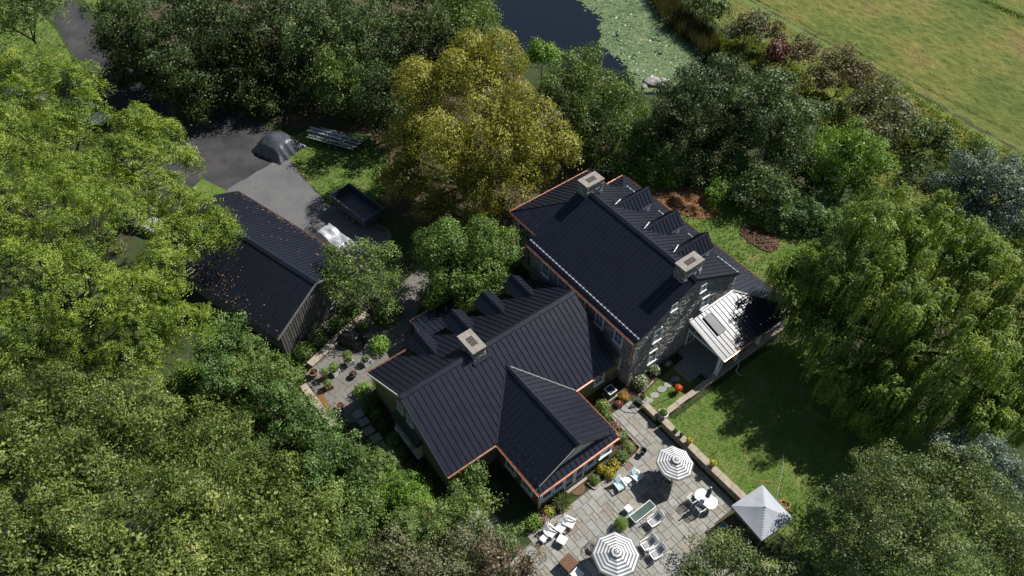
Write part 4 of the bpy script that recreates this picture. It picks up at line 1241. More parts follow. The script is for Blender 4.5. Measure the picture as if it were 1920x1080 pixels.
tree('dark_tree', 'dark green broad tree right beside the pond rocks', 'tree', [(1290, 185, 7.5, 72), (1350, 155, 7.5, 62), (1255, 240, 4, 58), (1325, 255, 4, 68), (1370, 215, 5, 50)], 'broad', 'leaf_dark', r0=0.3, seed=24, dens=1.15, rough=0.3)
tree('dark_tree', 'grey-green tree just right of the dark pondside tree', 'tree', [(1435, 185, 7.5, 70), (1480, 230, 6, 60), (1405, 255, 4, 58), (1465, 280, 3, 58), (1520, 215, 4, 40)], 'broad', 'leaf_greygreen', r0=0.3, seed=25, dens=1.1, rough=0.3)
tree('leafy_tree', 'bright yellow-green tree standing behind the willow near the field', 'tree', [(1600, 272, 6, 60), (1640, 310, 4.5, 46), (1568, 315, 4, 46), (1612, 345, 2.8, 45), (1560, 350, 2, 32)], 'broad', 'leaf_bright', r0=0.2, seed=26, dens=1.05, rough=0.3)
G = 'brown scrub along the field edge'
for i, (lb, mt, lo) in enumerate([
    ('brownish scrub bush with pale dead tops by the field path', 'leaf_brown', [(1580, 128, 3.2, 48), (1545, 150, 2.5, 36), (1612, 150, 3, 40)]),
    ('olive-brown scrub bush lowest in the row by the field', 'leaf_brush', [(1650, 185, 3.2, 50), (1620, 205, 2.5, 40), (1685, 215, 3.0, 42)]),
    ('dull grey-brown rounded bush beside the grey-green tree', 'leaf_brush', [(1665, 245, 2.5, 42), (1620, 250, 2, 36)]),
    ('dark shaded bush alone at the field corner', 'leaf_greygreen', [(1740, 262, 1.9, 46), (1715, 245, 1.6, 34), (1770, 275, 1.3, 28)]),
    ('reddish purple bush in the hedge near the pond', 'leaf_red', [(1468, 92, 2.2, 28), (1452, 108, 1.6, 20)]),
    ('small olive tree on a thin trunk above the red bush', 'leaf_brush', [(1402, 52, 3.6, 34), (1378, 62, 3, 24), (1425, 42, 3, 24)]),
    ('green bush at the top of the hedge beside the reeds', 'leaf_greygreen', [(1345, 18, 3, 34), (1310, 5, 2.5, 30)]),
    ('rust-tinted bush between the red bush and the field path', 'leaf_brown', [(1442, 60, 2.6, 28), (1505, 95, 2.6, 34)])]):
    tree('scrub_bush', lb, 'bush', lo, 'broad', mt, r0=0.09, seed=40 + i, dens=0.95, rough=0.35, group=G, leaf=0.24)
G = 'shrubs along the back lawn'
for i, (lb, st, mt, lo) in enumerate([
    ('feathery green shrub just behind the antenna of the house', 'broad', 'leaf_mid', [(1115, 285, 1.8, 42), (1150, 300, 1.5, 36)]),
    ('low yellow-green shrub closest to the west chimney', 'broad', 'leaf_bright', [(1158, 322, 1.0, 26), (1185, 328, 0.8, 20)]),
    ('round olive-green shrub behind the raw earth mound', 'broad', 'leaf_mid', [(1225, 300, 2.0, 44), (1200, 275, 2.4, 34)]),
    ('grey-green wispy shrub right of the olive-green one', 'broad', 'leaf_greygreen', [(1285, 300, 2.4, 42), (1320, 285, 2.6, 34), (1305, 320, 1.8, 32)]),
    ('small yellowish bush at the edge of the earth mound', 'broad', 'leaf_bright', [(1262, 338, 0.8, 18)]),
    ('vivid green bush at the right end of the earth mound', 'broad', 'leaf_bright', [(1352, 352, 1.2, 26), (1340, 372, 0.9, 20), (1362, 335, 1.4, 20)]),
    ('large grey-green shrub in the middle of the lawn hedge', 'broad', 'leaf_greygreen', [(1412, 338, 2.4, 48), (1455, 352, 2.4, 44), (1400, 365, 1.6, 40), (1380, 318, 2.2, 30)]),
    ('blue-green sumac beside the willow on the back lawn', 'pinnate', 'leaf_blue', [(1475, 388, 1.6, 36), (1510, 398, 1.5, 34), (1450, 400, 1.1, 26)]),
    ('pale blue-green sumac tuft nearest the willow tip', 'pinnate', 'leaf_blue', [(1545, 385, 1.6, 28), (1560, 410, 1.2, 26)]),
    ('lone pale sumac tuft deep in the dark hedge', 'pinnate', 'leaf_blue', [(1382, 300, 2.6, 16)]),
    ('feathery bush below the pond rocks, behind the house shrubs', 'broad', 'leaf_mid', [(1205, 232, 2.2, 36), (1188, 255, 1.8, 32), (1235, 262, 1.6, 30)]),
    ('tall soft grass tuft between grey-green and bright tree', 'broad', 'leaf_bright', [(1548, 262, 1.2, 30), (1535, 290, 1.0, 28)]),
    ('dark bush hidden between hedge and grey-green tree', 'broad', 'leaf_dark', [(1530, 335, 1.6, 40), (1500, 318, 1.8, 36), (1330, 325, 1.5, 26)])]):
    tree('hedge_shrub', lb, 'shrub', lo, st, mt, r0=0.06, seed=60 + i, dens=1.0, rough=0.3, group=G, twigs=6)
tree('willow', 'huge weeping willow with trailing yellow-green tresses beside the porch', 'tree',
     [(1650, 425, 11, 85), (1765, 455, 10.5, 95), (1560, 500, 8, 80), (1865, 530, 9.5, 85), (1690, 560, 9.5, 105), (1490, 530, 6, 55), (1800, 640, 8.5, 100), (1600, 640, 5.5, 90), (1530, 600, 4.5, 58), (1700, 735, 5.2, 80), (1885, 700, 6.5, 75), (1590, 722, 4.2, 55), (1645, 785, 3.2, 48), (1900, 620, 7.5, 70), (1840, 770, 5, 60), (1915, 780, 4.5, 55)],
     'willow', 'leaf_willow', base=(1668, 690, 0), r0=0.38, seed=30, leaf=0.22, dens=1.0, bark='bark', twigs=3)
tree('silver_tree', 'silvery blue-green olive tree above the willow at the right edge', 'tree', [(1850, 335, 4.5, 68), (1795, 345, 3, 45), (1905, 370, 4.5, 58), (1880, 405, 3, 50), (1830, 385, 2.5, 45)], 'broad', 'leaf_olive', r0=0.22, seed=31, dens=1.1)
tree('sumac_tree', 'small green sumac at the field edge behind the silver tree', 'tree', [(1838, 290, 3, 30), (1815, 300, 2.4, 20)], 'pinnate', 'leaf_mid', r0=0.06, seed=32)
tree('hedge_bush', 'green bush under the silver tree at the right edge', 'bush', [(1900, 430, 1.8, 44), (1915, 465, 1.5, 40), (1770, 385, 1.5, 34)], 'broad', 'leaf_mid', r0=0.06, seed=37)
tree('grass_shrub', 'soft grey-green feathery shrub between bright tree and silver tree', 'shrub', [(1715, 318, 1.0, 42), (1755, 335, 0.9, 34), (1690, 345, 0.8, 30)], 'broad', 'leaf_greygreen', r0=0.05, seed=33, aspect=0.25)
tree('orchard_tree', 'dull green loose-branched tree filling the bottom right corner', 'tree',
     [(1690, 925, 6.5, 100), (1600, 965, 4.5, 80), (1790, 905, 6.5, 85), (1850, 985, 6.5, 105), (1730, 1030, 7.5, 115), (1570, 1045, 3.5, 70), (1632, 885, 4, 52), (1640, 1050, 6, 80), (1920, 1050, 6, 90)], 'broad', 'leaf_orchard', r0=0.28, seed=34, dens=0.95, rough=0.32, bark='bark_pale', wild=0.5)
tree('silver_bush', 'silver-leaved bush squeezed between willow and bottom right tree', 'bush', [(1862, 868, 5.5, 55), (1800, 838, 4, 45), (1900, 900, 5, 45)], 'broad', 'leaf_olive', r0=0.12, seed=35, dens=0.9)
tree('patio_shrub', 'olive shrub with reddish twig ends growing over the patio corner', 'shrub', [(1345, 1040, 1.9, 52), (1395, 1065, 2.2, 58), (1300, 1075, 2.2, 40), (1375, 1005, 1.2, 28), (1460, 1075, 2.4, 50)], 'broad', 'leaf_orchard', r0=0.07, seed=36, dens=0.95, rough=0.45)
G = 'brush along the bottom edge'
for i, (lb, mt, lo) in enumerate([
    ('brownish twiggy brush below the white chairs', 'leaf_rust', [(930, 1050, 2.0, 52), (985, 1062, 1.8, 40)]),
    ('brown-green thorny brush left of the reddish brush', 'leaf_brush', [(850, 1040, 2.2, 60), (800, 1065, 2.6, 56)]),
    ('grey-green brush under the sumacs at the bottom edge', 'leaf_brush', [(730, 1050, 2.6, 62), (670, 1070, 3, 55)]),
    ('pale greyish bush nearest the patio at the bottom edge', 'leaf_greygreen', [(905, 1000, 1.4, 30), (945, 1010, 1.2, 24)])]):
    tree('brush', lb, 'brush', lo, 'broad', mt, r0=0.07, seed=80 + i, dens=1.0, rough=0.4, group=G, twigs=14, bark='bark_pale')
G = 'shrubs between oak and wing'
for i, (lb, st, mt, lo) in enumerate([
    ('yellow-green leafy shrub against the corner of the wing', 'broad', 'leaf_birch', [(868, 945, 2.3, 44), (835, 960, 1.8, 34), (905, 945, 2.0, 30)]),
    ('climbing shrub under the copper gutter of the wing', 'broad', 'leaf_birch', [(893, 888, 2.6, 22), (885, 905, 2.2, 24)]),
    ('light green sumac right of the stepping stones', 'pinnate', 'leaf_bright', [(745, 915, 2.4, 40), (775, 935, 2.0, 30)]),
    ('green sumac at the lower end of the stepping stones', 'pinnate', 'leaf_mid', [(700, 870, 2.8, 44), (680, 900, 2.8, 38)]),
    ('bluish shrub mass opposite the olive gable', 'broad', 'leaf_blue', [(640, 850, 3.0, 52), (605, 880, 3.2, 48), (660, 905, 2.8, 44)]),
    ('dense blue-green shrub below the courtyard wall', 'broad', 'leaf_blue', [(565, 790, 2.8, 54), (520, 745, 2.4, 46), (600, 800, 2.2, 36)]),
    ('fresh green ground shrub under the courtyard corner', 'broad', 'leaf_mid', [(500, 700, 1.6, 40), (540, 720, 1.2, 34), (555, 760, 1.5, 34)]),
    ('blue-green shrub close under the barn eave', 'broad', 'leaf_blue', [(425, 625, 4.2, 52), (390, 660, 4, 46), (405, 700, 3.4, 50)]),
    ('darker leafy shrub at the near barn corner', 'pinnate', 'leaf_mid', [(470, 660, 2.2, 30), (485, 685, 1.8, 28), (455, 690, 2.2, 30)]),
    ('yellowish shrub fringe at the lower shrub border', 'pinnate', 'leaf_birch', [(800, 985, 2.0, 36), (760, 985, 2.2, 34)]),
    ('deep green shrub wedged under the oak crown', 'broad', 'leaf_mid', [(620, 945, 3, 50), (690, 965, 2.6, 50), (660, 1005, 3, 44)])]):
    tree('border_shrub', lb, 'shrub', lo, st, mt, r0=0.06, seed=100 + i, dens=1.05, rough=0.3, group=G, twigs=6)
tree('oak', 'olive-green oak right below the locusts on the left', 'tree', [(235, 790, 9.5, 120), (95, 770, 9.5, 105), (150, 900, 10, 130), (30, 860, 10, 100), (310, 850, 8.5, 80)], 'broad', 'leaf_oak', r0=0.4, seed=120, dens=1.0, wild=0.5, aspect=0.42, leaf=0.20, per=24, clumpf=3.0, jit=0.45, f=0.27, nb=17, sp=(0.68, 1.26), rough=0.25)
tree('oak', 'olive-green oak nearest to the blue-green shrubs', 'tree', [(395, 840, 8, 95), (350, 945, 9, 115), (490, 910, 7, 95), (570, 985, 5.5, 85), (460, 1010, 8, 95)], 'broad', 'leaf_oak', r0=0.35, seed=121, dens=1.0, wild=0.5, aspect=0.42, leaf=0.20, per=24, clumpf=3.0, jit=0.45, f=0.27, nb=17, sp=(0.68, 1.26), rough=0.25)
tree('oak', 'olive-green oak cut off by the bottom left corner', 'tree', [(60, 1020, 10.5, 130), (210, 1050, 10.5, 130), (340, 1075, 9.5, 100)], 'broad', 'leaf_oak', r0=0.4, seed=122, dens=1.0, wild=0.5, aspect=0.42, leaf=0.20, per=24, clumpf=3.0, jit=0.45, f=0.27, nb=17, sp=(0.68, 1.26), rough=0.25)
tree('oak', 'low oak bough mass at the middle of the bottom left edge', 'tree', [(560, 1070, 6, 90), (450, 1085, 8, 80), (640, 1075, 4.5, 60)], 'broad', 'leaf_oak', r0=0.25, seed=123, dens=1.0, wild=0.5, aspect=0.42, leaf=0.20, per=24, clumpf=3.0, jit=0.45, f=0.27, nb=17, sp=(0.68, 1.26), rough=0.3)
tree('locust', 'feathery yellow-green locust over the parked vehicles top left', 'tree', [(125, 165, 11, 70), (60, 185, 11, 60), (165, 225, 10.5, 58), (110, 265, 11, 62), (25, 250, 11, 62), (40, 130, 9, 55), (15, 310, 10.5, 58), (95, 325, 11, 55), (175, 330, 10.5, 50)], 'pinnate', 'leaf_locust', r0=0.3, seed=130, dens=1.1)
tree('locust', 'feathery locust whose boughs reach over the driveway', 'tree', [(300, 255, 10, 42), (255, 235, 10, 38), (280, 310, 10.5, 58), (330, 300, 10, 36), (215, 300, 11, 55), (300, 360, 10.5, 45), (235, 355, 11, 45), (262, 400, 10, 40)], 'pinnate', 'leaf_locust', r0=0.28, seed=131, dens=1.0, base=(250, 420, 0))
tree('locust', 'feathery locust with a long bough over the barn roof', 'tree', [(390, 425, 8.5, 45), (350, 400, 9.5, 50), (420, 435, 7.5, 24), (330, 450, 9.5, 58), (300, 510, 10, 62), (305, 560, 8.5, 46)], 'pinnate', 'leaf_locust', r0=0.28, seed=132, dens=1.1, base=(290, 640, 0))
tree('locust', 'largest feathery locust at the left edge, dark limbs showing', 'tree', [(80, 400, 13, 95), (190, 430, 12.5, 85), (40, 520, 13, 90), (150, 540, 12.5, 85), (250, 560, 11, 75), (10, 620, 12, 70), (350, 610, 9, 58), (240, 640, 10, 70), (130, 340, 12, 55), (110, 665, 9, 62), (210, 690, 8, 60), (310, 680, 7.5, 52), (20, 690, 9, 60)], 'pinnate', 'leaf_locust', r0=0.4, seed=133, dens=1.1, base=(120, 760, 0))
tree('corner_tree', 'green tree in the top left corner above the bright lawn', 'tree', [(30, 12, 8, 50), (75, 5, 8, 40), (-10, 40, 7, 35)], 'pinnate', 'leaf_mid', r0=0.2, seed=134)
tree('corner_tree', 'grey-green tree at the left edge below the bright lawn', 'tree', [(5, 115, 7, 42), (30, 100, 6, 30)], 'broad', 'leaf_mid', r0=0.2, seed=135)
G = 'woodland trees behind the driveway'
FOREST = [
    ('dark woodland tree first right of the driveway top', [(235, 40, 9, 62), (205, 20, 8, 45), (270, 85, 7, 50), (200, 78, 7, 36)], 'leaf_forest'),
    ('dark woodland tree overhanging the driveway bend', [(310, 105, 8.5, 58), (285, 60, 9, 50), (350, 145, 6.5, 40)], 'leaf_forest'),
    ('tall dark woodland tree at the top, third from the driveway', [(395, 35, 10, 72), (350, 20, 10, 55), (420, 90, 7, 56)], 'leaf_dark'),
    ('dark woodland tree behind the grey tarpaulin heap', [(390, 140, 4.5, 50), (440, 160, 3.8, 46), (365, 175, 2.2, 28)], 'leaf_forest'),
    ('tall woodland tree at the top left of centre', [(490, 45, 8.5, 68), (530, 15, 8.5, 55), (480, 105, 5.5, 54)], 'leaf_forest'),
    ('low woodland tree above the ladder rack', [(530, 150, 3.4, 48), (580, 178, 2.4, 36), (495, 190, 2.2, 30)], 'leaf_forest'),
    ('tall woodland tree with paler crown near the top middle', [(600, 45, 8, 68), (565, 85, 6.5, 52), (640, 20, 8, 55)], 'leaf_greygreen'),
    ('woodland tree with bright lower boughs behind the ladders', [(625, 125, 6.5, 46), (660, 150, 5.5, 40), (632, 185, 3.6, 30)], 'leaf_mid'),
    ('tall woodland tree left of the golden maple top', [(700, 60, 8, 70), (670, 105, 6, 50), (735, 110, 6, 46)], 'leaf_greygreen'),
    ('woodland tree touching the golden maple on its left', [(700, 150, 7.5, 48), (735, 195, 5.5, 40), (695, 205, 3.5, 30)], 'leaf_dark'),
    ('woodland tree directly above the golden maple', [(790, 45, 9, 62), (760, 90, 7, 42), (830, 70, 7, 40)], 'leaf_forest'),
    ('woodland tree at the left shore of the pond', [(870, 35, 8, 54), (915, 25, 7, 32), (850, 10, 8, 42)], 'leaf_mid'),
    ('woodland tree at the top edge behind the pale-crowned one', [(560, -12, 8, 45), (640, -15, 8, 48), (720, -12, 8, 45)], 'leaf_forest'),
    ('woodland tree at the top edge near the pond', [(800, -12, 8, 42), (870, -10, 8, 36)], 'leaf_forest'),
    ('woodland tree at the top edge left of centre', [(320, -15, 9, 45), (420, -15, 9, 48)], 'leaf_forest')]
for i, (lb, lo, mt) in enumerate(FOREST):
    tree('woodland_tree', lb, 'tree', lo, 'broad', mt, r0=0.28, seed=150 + i, dens=0.9, rough=0.4, f=0.33, nb=9, group=G, bark='bark_pale' if i in (6, 8, 10) else 'bark', wild=0.5, skirt=True, twigs=3)
tree('courtyard_tree', 'light slender tree with pale leaves at the barn gable', 'tree', [(668, 492, 5.8, 48), (628, 490, 5.2, 40), (712, 480, 5.2, 40), (690, 535, 4.8, 44), (735, 528, 4.0, 28), (622, 528, 4.6, 28), (650, 540, 4.6, 34), (725, 575, 3, 26)], 'broad', 'leaf_birch', base=(705, 632, 0), r0=0.11, seed=170, dens=0.4, rough=0.4, twigs=12)
tree('round_tree', 'round glossy dark green tree in front of the wing dormers', 'tree', [(872, 462, 5.8, 76), (822, 478, 4.8, 56), (928, 470, 4.6, 54), (870, 525, 3.8, 72), (832, 540, 3.2, 46), (918, 525, 3.2, 48)], 'broad', 'leaf_magnolia', r0=0.2, seed=171, dens=1.6, rough=0.14, f=0.42)

# ------------------------------------------------------------------ patio
def in_any(x, y, rects):
    return any(a <= x <= b and c <= y <= d for a, b, c, d in rects)
def ashlar(parent, rects, unit_, seed, sizes, name='flagstone', mat='flagstone', z=0.012, limit=300, near=None):
    """random rectangular flagstones over a set of rectangles, joints left open"""
    rnd = random.Random(seed)
    x0 = min(r[0] for r in rects); x1 = max(r[1] for r in rects); y0 = min(r[2] for r in rects); y1 = max(r[3] for r in rects)
    nx, ny = int((x1 - x0) / unit_), int((y1 - y0) / unit_)
    free = {(i, j) for i in range(nx) for j in range(ny) if in_any(x0 + (i + .5) * unit_, y0 + (j + .5) * unit_, rects)}
    cells = []
    for i in range(nx):
        for j in range(ny):
            if (i, j) not in free: continue
            opts = sizes[:]; rnd.shuffle(opts)
            for w, h in opts + [(1, 2), (2, 1), (1, 1)]:
                blk = {(i + p, j + q) for p in range(w) for q in range(h)}
                if blk <= free:
                    free -= blk; cells.append((i, j, w, h)); break
    out = []
    for (i, j, w, h) in cells:
        a, b, c, d = x0 + i * unit_, x0 + (i + w) * unit_, y0 + j * unit_, y0 + (j + h) * unit_
        out.append((a + 0.015, b - 0.015, c + 0.015, d - 0.015))
    key = near or (lambda r: 0)
    out.sort(key=key)
    def stone(m, r, ox=0, oy=0):
        a, b, c, d = r
        t = rnd.uniform(0.02, 0.034)
        j = lambda: rnd.uniform(-0.012, 0.012)
        lo = [(a + j() - ox, c + j() - oy), (b + j() - ox, c + j() - oy), (b + j() - ox, d + j() - oy), (a + j() - ox, d + j() - oy)]
        e = 0.008
        cx, cy = (a + b) / 2 - ox, (c + d) / 2 - oy
        hi = [(x + (e if x < cx else -e), y + (e if y < cy else -e)) for x, y in lo]
        m.add([(x, y, z - 0.01) for x, y in lo] + [(x, y, z + t + rnd.uniform(-.002, .002)) for x, y in hi], [(4, 5, 6, 7), (0, 1, 5, 4), (1, 2, 6, 5), (2, 3, 7, 6), (3, 0, 4, 7)])
    for r in out[:limit]:
        m = MB(); cx, cy = (r[0] + r[1]) / 2, (r[2] + r[3]) / 2
        stone(m, r, cx, cy)
        m.build(name, mat, parent, (cx, cy, 0))
    if len(out) > limit:
        m = MB()
        for r in out[limit:]: stone(m, r)
        tag(m.build(name + 's_beyond', mat, parent), kind='stuff')
    return len(out)
PAT = [(1.2, 5.05, -2.85, -0.6), (5.05, 12.6, -14.4, -0.6), (12.6, 16.5, -15.6, -3.15), (5.6, 12.6, -18.0, -14.4), (1.2, 4.4, -18.3, -15.2)]
m = MB()
for a, b_, c, d in PAT:
    m.add([(a, c, 0.012), (b_, c, 0.012), (b_, d, 0.012), (a, d, 0.012)], [(0, 1, 2, 3)])
patio = tag(m.build('patio', 'joint'), kind='structure')
ashlar(patio, PAT, 0.3, 3, [(2, 2), (3, 2), (2, 3), (3, 3), (3, 2), (2, 2), (4, 2), (2, 1), (3, 4)], near=lambda r: (r[0] > 12.9) * 9 + (r[2] < -14.4) * 9 + abs(r[0] - 8) * 0.1)
sheet('flower_bed', [(3.9, -14.2), (5.3, -14.2), (5.25, -10.1), (3.9, -10.1)], 0.006, 'soil')
sheet('flower_bed', [(4.1, -8.2), (5.2, -8.1), (5.15, -6.8), (5.0, -3.6), (5.0, -2.9), (0.6, -2.9), (-0.9, -2.6), (-0.9, -5.0), (4.1, -5.0)], 0.006, 'soil')
sheet('house_bed', [(-0.9, -2.5), (1.1, -2.5), (1.2, -0.5), (1.4, 0.6), (0.9, 4.4), (0.0, 4.4), (0.0, 0.0), (-0.9, 0.0)], 0.007, 'soil')
sheet('small_lawn', [(1.3, -0.3), (3.7, -0.3), (3.8, 5.8), (0.9, 4.4), (1.4, 0.6)], 0.009, 'lawn')
def kerb(name, label, pts, w=0.12, h=0.16, mat='cap_stone', cat='edging', seg=0.55):
    t = thing(name, label, cat, (0, 0, 0))
    for p, q in zip(pts[:-1], pts[1:]):
        p = Vector((*p, 0)); q = Vector((*q, 0)); L = (q - p).length; k = max(1, round(L / seg)); d = (q - p) / k
        for i in range(k):
            MB().bar(p + d * (i + 0.02) + Z3 * h / 2, p + d * (i + 0.98) + Z3 * h / 2, w, h).build('edging_stone', mat, t, bevel=0.012)
    return t
kerb('bed_edging', 'narrow stone edging of the flower bed left of the glass doors', [(5.45, -13.9), (5.28, -10.15)])
kerb('bed_edging', 'stone edging round the yellow flower bed by the blue chairs', [(4.5, -8.28), (5.3, -8.15), (5.2, -6.85), (5.05, -3.6), (4.85, -3.0), (1.2, -2.92)])
kerb('bed_edging', 'short stone edging between rose bush and small lawn', [(1.28, 0.2), (1.0, 2.2)], 0.12, 0.12)
# retaining wall
def low_wall(name, label, p, q, w, h, seed, capw=None, face=(0, -1, 0), capl=1.15):
    t = thing(name, label, 'wall')
    p = Vector((*p, 0)); q = Vector((*q, 0)); d = (q - p).normalized(); s = Vector((-d.y, d.x, 0)); L = (q - p).length
    m = MB(); m.bar(p + Z3 * h / 2, q + Z3 * h / 2, w - 0.08, h); m.build('core', 'stone_mortar', t)
    for sgn in (-1, 1):
        o = p + s * sgn * (w / 2 - 0.04)
        stone_face(t, o, d, s * sgn, L, lambda u: h - 0.03, seed=seed + sgn, hmin=0.12, hmax=0.22, proud=(0.01, 0.05), mat='cap_stone')
    k = max(1, round(L / capl)); rnd = random.Random(seed)
    for i in range(k):
        a = p + d * (L * i / k + 0.008); b = p + d * (L * (i + 1) / k - 0.008)
        j = rnd.uniform(-0.03, 0.03)
        MB().bar(a + Z3 * (h + 0.04) + s * j, b + Z3 * (h + 0.04) + s * j, capw or w + 0.08, 0.08).build('cap_stone', 'cap_stone', t, bevel=0.015)
    return t
low_wall('patio_wall', 'long tan stone wall with capstones between patio and lawn', (4.45, -0.15), (12.75, -0.15), 0.5, 0.74, 4)
low_wall('patio_wall', 'short low stone wall piece by the topiary planter', (2.3, -0.2), (3.8, -0.2), 0.42, 0.5, 6)
low_wall('porch_wall', 'low stone wall running from the patio to the porch post', (3.9, 0.75), (3.9, 15.0), 0.4, 0.42, 8)
# stepping stones
G = 'stepping stones in the small lawn'
for i, (x, y, lb) in enumerate(((1.97, 2.2, 'irregular grey stepping stone in the sun furthest from patio'), (2.05, 1.3, 'irregular grey stepping stone in the middle of the small lawn'), (2.07, 0.5, 'irregular grey stepping stone nearest the topiary'), (1.97, 2.95, 'dark shaded stepping stone before the porch steps'), (1.95, 3.85, 'shaded stepping stone at the foot of the porch steps'))):
    rnd = random.Random(i)
    pl = [(0.45 * math.cos(k * .785) * rnd.uniform(.8, 1.1), 0.33 * math.sin(k * .785) * rnd.uniform(.8, 1.1), 0.0) for k in range(8)]
    tag(MB().prism(pl, (0, 0, 0.05)).build('stepping_stone', 'flagstone', loc=(x, y, 0.012), rz=1.2, bevel=0.01), lb, 'stone', G)
G = 'stepping stones along the wing'
for i, (x, y) in enumerate([(-11.2, -18.9), (-10.32, -18.96), (-9.43, -19.04), (-8.45, -18.97), (-7.59, -19.05), (-6.75, -18.97), (-5.96, -19.03), (-5.07, -19.1), (-4.24, -18.98), (-3.4, -19.0)]):
    rnd = random.Random(i + 50)
    pl = [((0.36 if c[0] > 0 else -0.36) + rnd.uniform(-.05, .05), (0.42 if c[1] > 0 else -0.42) + rnd.uniform(-.06, .06), 0) for c in ((-1, -1), (1, -1), (1, 1), (-1, 1))]
    ORD = ('first', 'second', 'third', 'fourth', 'fifth', 'sixth', 'seventh', 'eighth', 'ninth', 'last')
    tag(MB().prism(pl, (0, 0, 0.06)).build('stepping_stone', 'flagstone', loc=(x, y, 0.006), bevel=0.01), 'square stepping stone along the olive gable wall, %s counted from the courtyard' % ORD[i], 'stone', G)

# ------------------------------------------------------------------ garden furniture
def slats(m, c, u, v, n, w, gap, length, th):
    """n parallel slats spread along v, each running along u"""
    for i in range(n):
        o = Vector(c) + Vector(v) * ((i - (n - 1) / 2) * (w + gap))
        m.bar(o - Vector(u) * length / 2, o + Vector(u) * length / 2, w, th, Vector(u).cross(Vector(v)))
def adirondack(label, x, y, rz, cushion=None, group=None):
    t = thing('adirondack_chair', label, 'chair', (x, y, 0.04), rz, group)     # faces local +x
    for i in range(5):                                                       # seat slats
        MB().box((0.30 - i * 0.12, 0, 0.36 - i * 0.028), (0.105, 0.52, 0.022)).build('seat_slat', 'white_plastic', t)
    for i in range(5):                                                       # fan back
        f = (i - 2) * 0.115
        top = 1.0 - abs(i - 2) * 0.06
        MB().bar((-0.22, f * 0.85, 0.24), (-0.55, f * 1.35, top), 0.02, 0.105, Vector((1, 0, 0.4)).cross(Vector((0, 1, 0)))).build('back_slat', 'white_plastic', t)
    for s in (-1, 1):
        MB().bar((0.36, s * 0.33, 0.56), (-0.42, s * 0.33, 0.56), 0.13, 0.025).build('armrest', 'white_plastic', t, bevel=0.01)
        MB().box((0.30, s * 0.29, 0.28), (0.09, 0.03, 0.55)).build('leg', 'white_plastic', t)
        MB().bar((0.36, s * 0.255, 0.33), (-0.55, s * 0.255, 0.05), 0.03, 0.10).build('leg', 'white_plastic', t)
    MB().bar((-0.40, -0.33, 0.53), (-0.40, 0.33, 0.53), 0.03, 0.06).build('back_rail', 'white_plastic', t)
    if cushion:
        MB().box((0.06, 0, 0.365), (0.56, 0.46, 0.07), M=Matrix.Rotation(-0.22, 4, 'Y')).build('seat_cushion', cushion, t, bevel=0.03)
        MB().bar((-0.19, 0, 0.36), (-0.46, 0, 0.93), 0.46, 0.06, Vector((1, 0, 0.45))).build('back_cushion', cushion, t, bevel=0.03)
    return t
adirondack('pale blue cushioned chair nearer to the glass doors', 6.3, -6.55, R(-8), 'cushion_blue', 'blue cushioned chairs')
adirondack('pale blue cushioned chair nearer to the striped parasol', 6.55, -5.05, R(8), 'cushion_blue', 'blue cushioned chairs')
adirondack('plain white garden chair right of the slatted white table', 6.25, -11.45, R(25), None, 'plain white garden chairs')
adirondack('plain white garden chair partly behind a twig, left of slatted table', 5.95, -12.95, R(12), None, 'plain white garden chairs')
def slat_table(label, x, y, rz, w=0.5, l=0.55, h=0.45, group=None, solid=False, mat='white_plastic'):
    t = thing('side_table', label, 'table', (x, y, 0.04), rz, group)
    if solid:
        MB().box((0, 0, h - 0.02), (l, w, 0.04)).build('table_top', mat, t, bevel=0.01)
        MB().box((0, 0, h - 0.12), (l - 0.06, w - 0.06, 0.16)).build('apron', mat, t)
    else:
        for i in range(6):
            MB().box(((i - 2.5) * l / 6, 0, h - 0.015), (l / 6 - 0.015, w, 0.025)).build('slat', mat, t)
        MB().box((0, 0, h - 0.06), (l - 0.08, w - 0.1, 0.06)).build('apron', mat, t)
    for sx in (-1, 1):
        for sy in (-1, 1):
            MB().box((sx * (l / 2 - 0.05), sy * (w / 2 - 0.05), (h - 0.04) / 2), (0.05, 0.05, h - 0.05)).build('leg', mat, t)
    return t
slat_table('small white slatted table between the blue cushioned chairs', 6.3, -5.82, R(0))
slat_table('small white slatted table between the two plain white chairs', 6.15, -12.22, R(15), 0.62, 0.66)
slat_table('plain square white table in front of the plain white chairs', 6.9, -12.7, R(20), 0.62, 0.66, 0.48, None, True)
slat_table('white slatted footstool at the left end of the chair row', 6.0, -13.6, R(12), 0.62, 0.42, 0.42)
slat_table('white box table at the head of the green lounger', 8.05, -7.33, R(0), 0.5, 0.5, 0.48, None, True)
tb = thing('dining_table', 'brown wooden table at the bottom edge by the large parasol', 'table', (8.5, -13.45, 0.04), R(5))
for i in range(5): MB().box(((i - 2) * 0.2, 0, 0.72), (0.19, 1.0, 0.035)).build('plank', 'mat_brown', tb)
for sx in (-1, 1):
    for sy in (-1, 1): MB().box((sx * .42, sy * .42, .35), (.07, .07, .7)).build('leg', 'mat_brown', tb)
slat_table('white square table right beside the brown wooden table', 9.45, -13.5, R(8), 0.7, 0.7, 0.7, None, True)

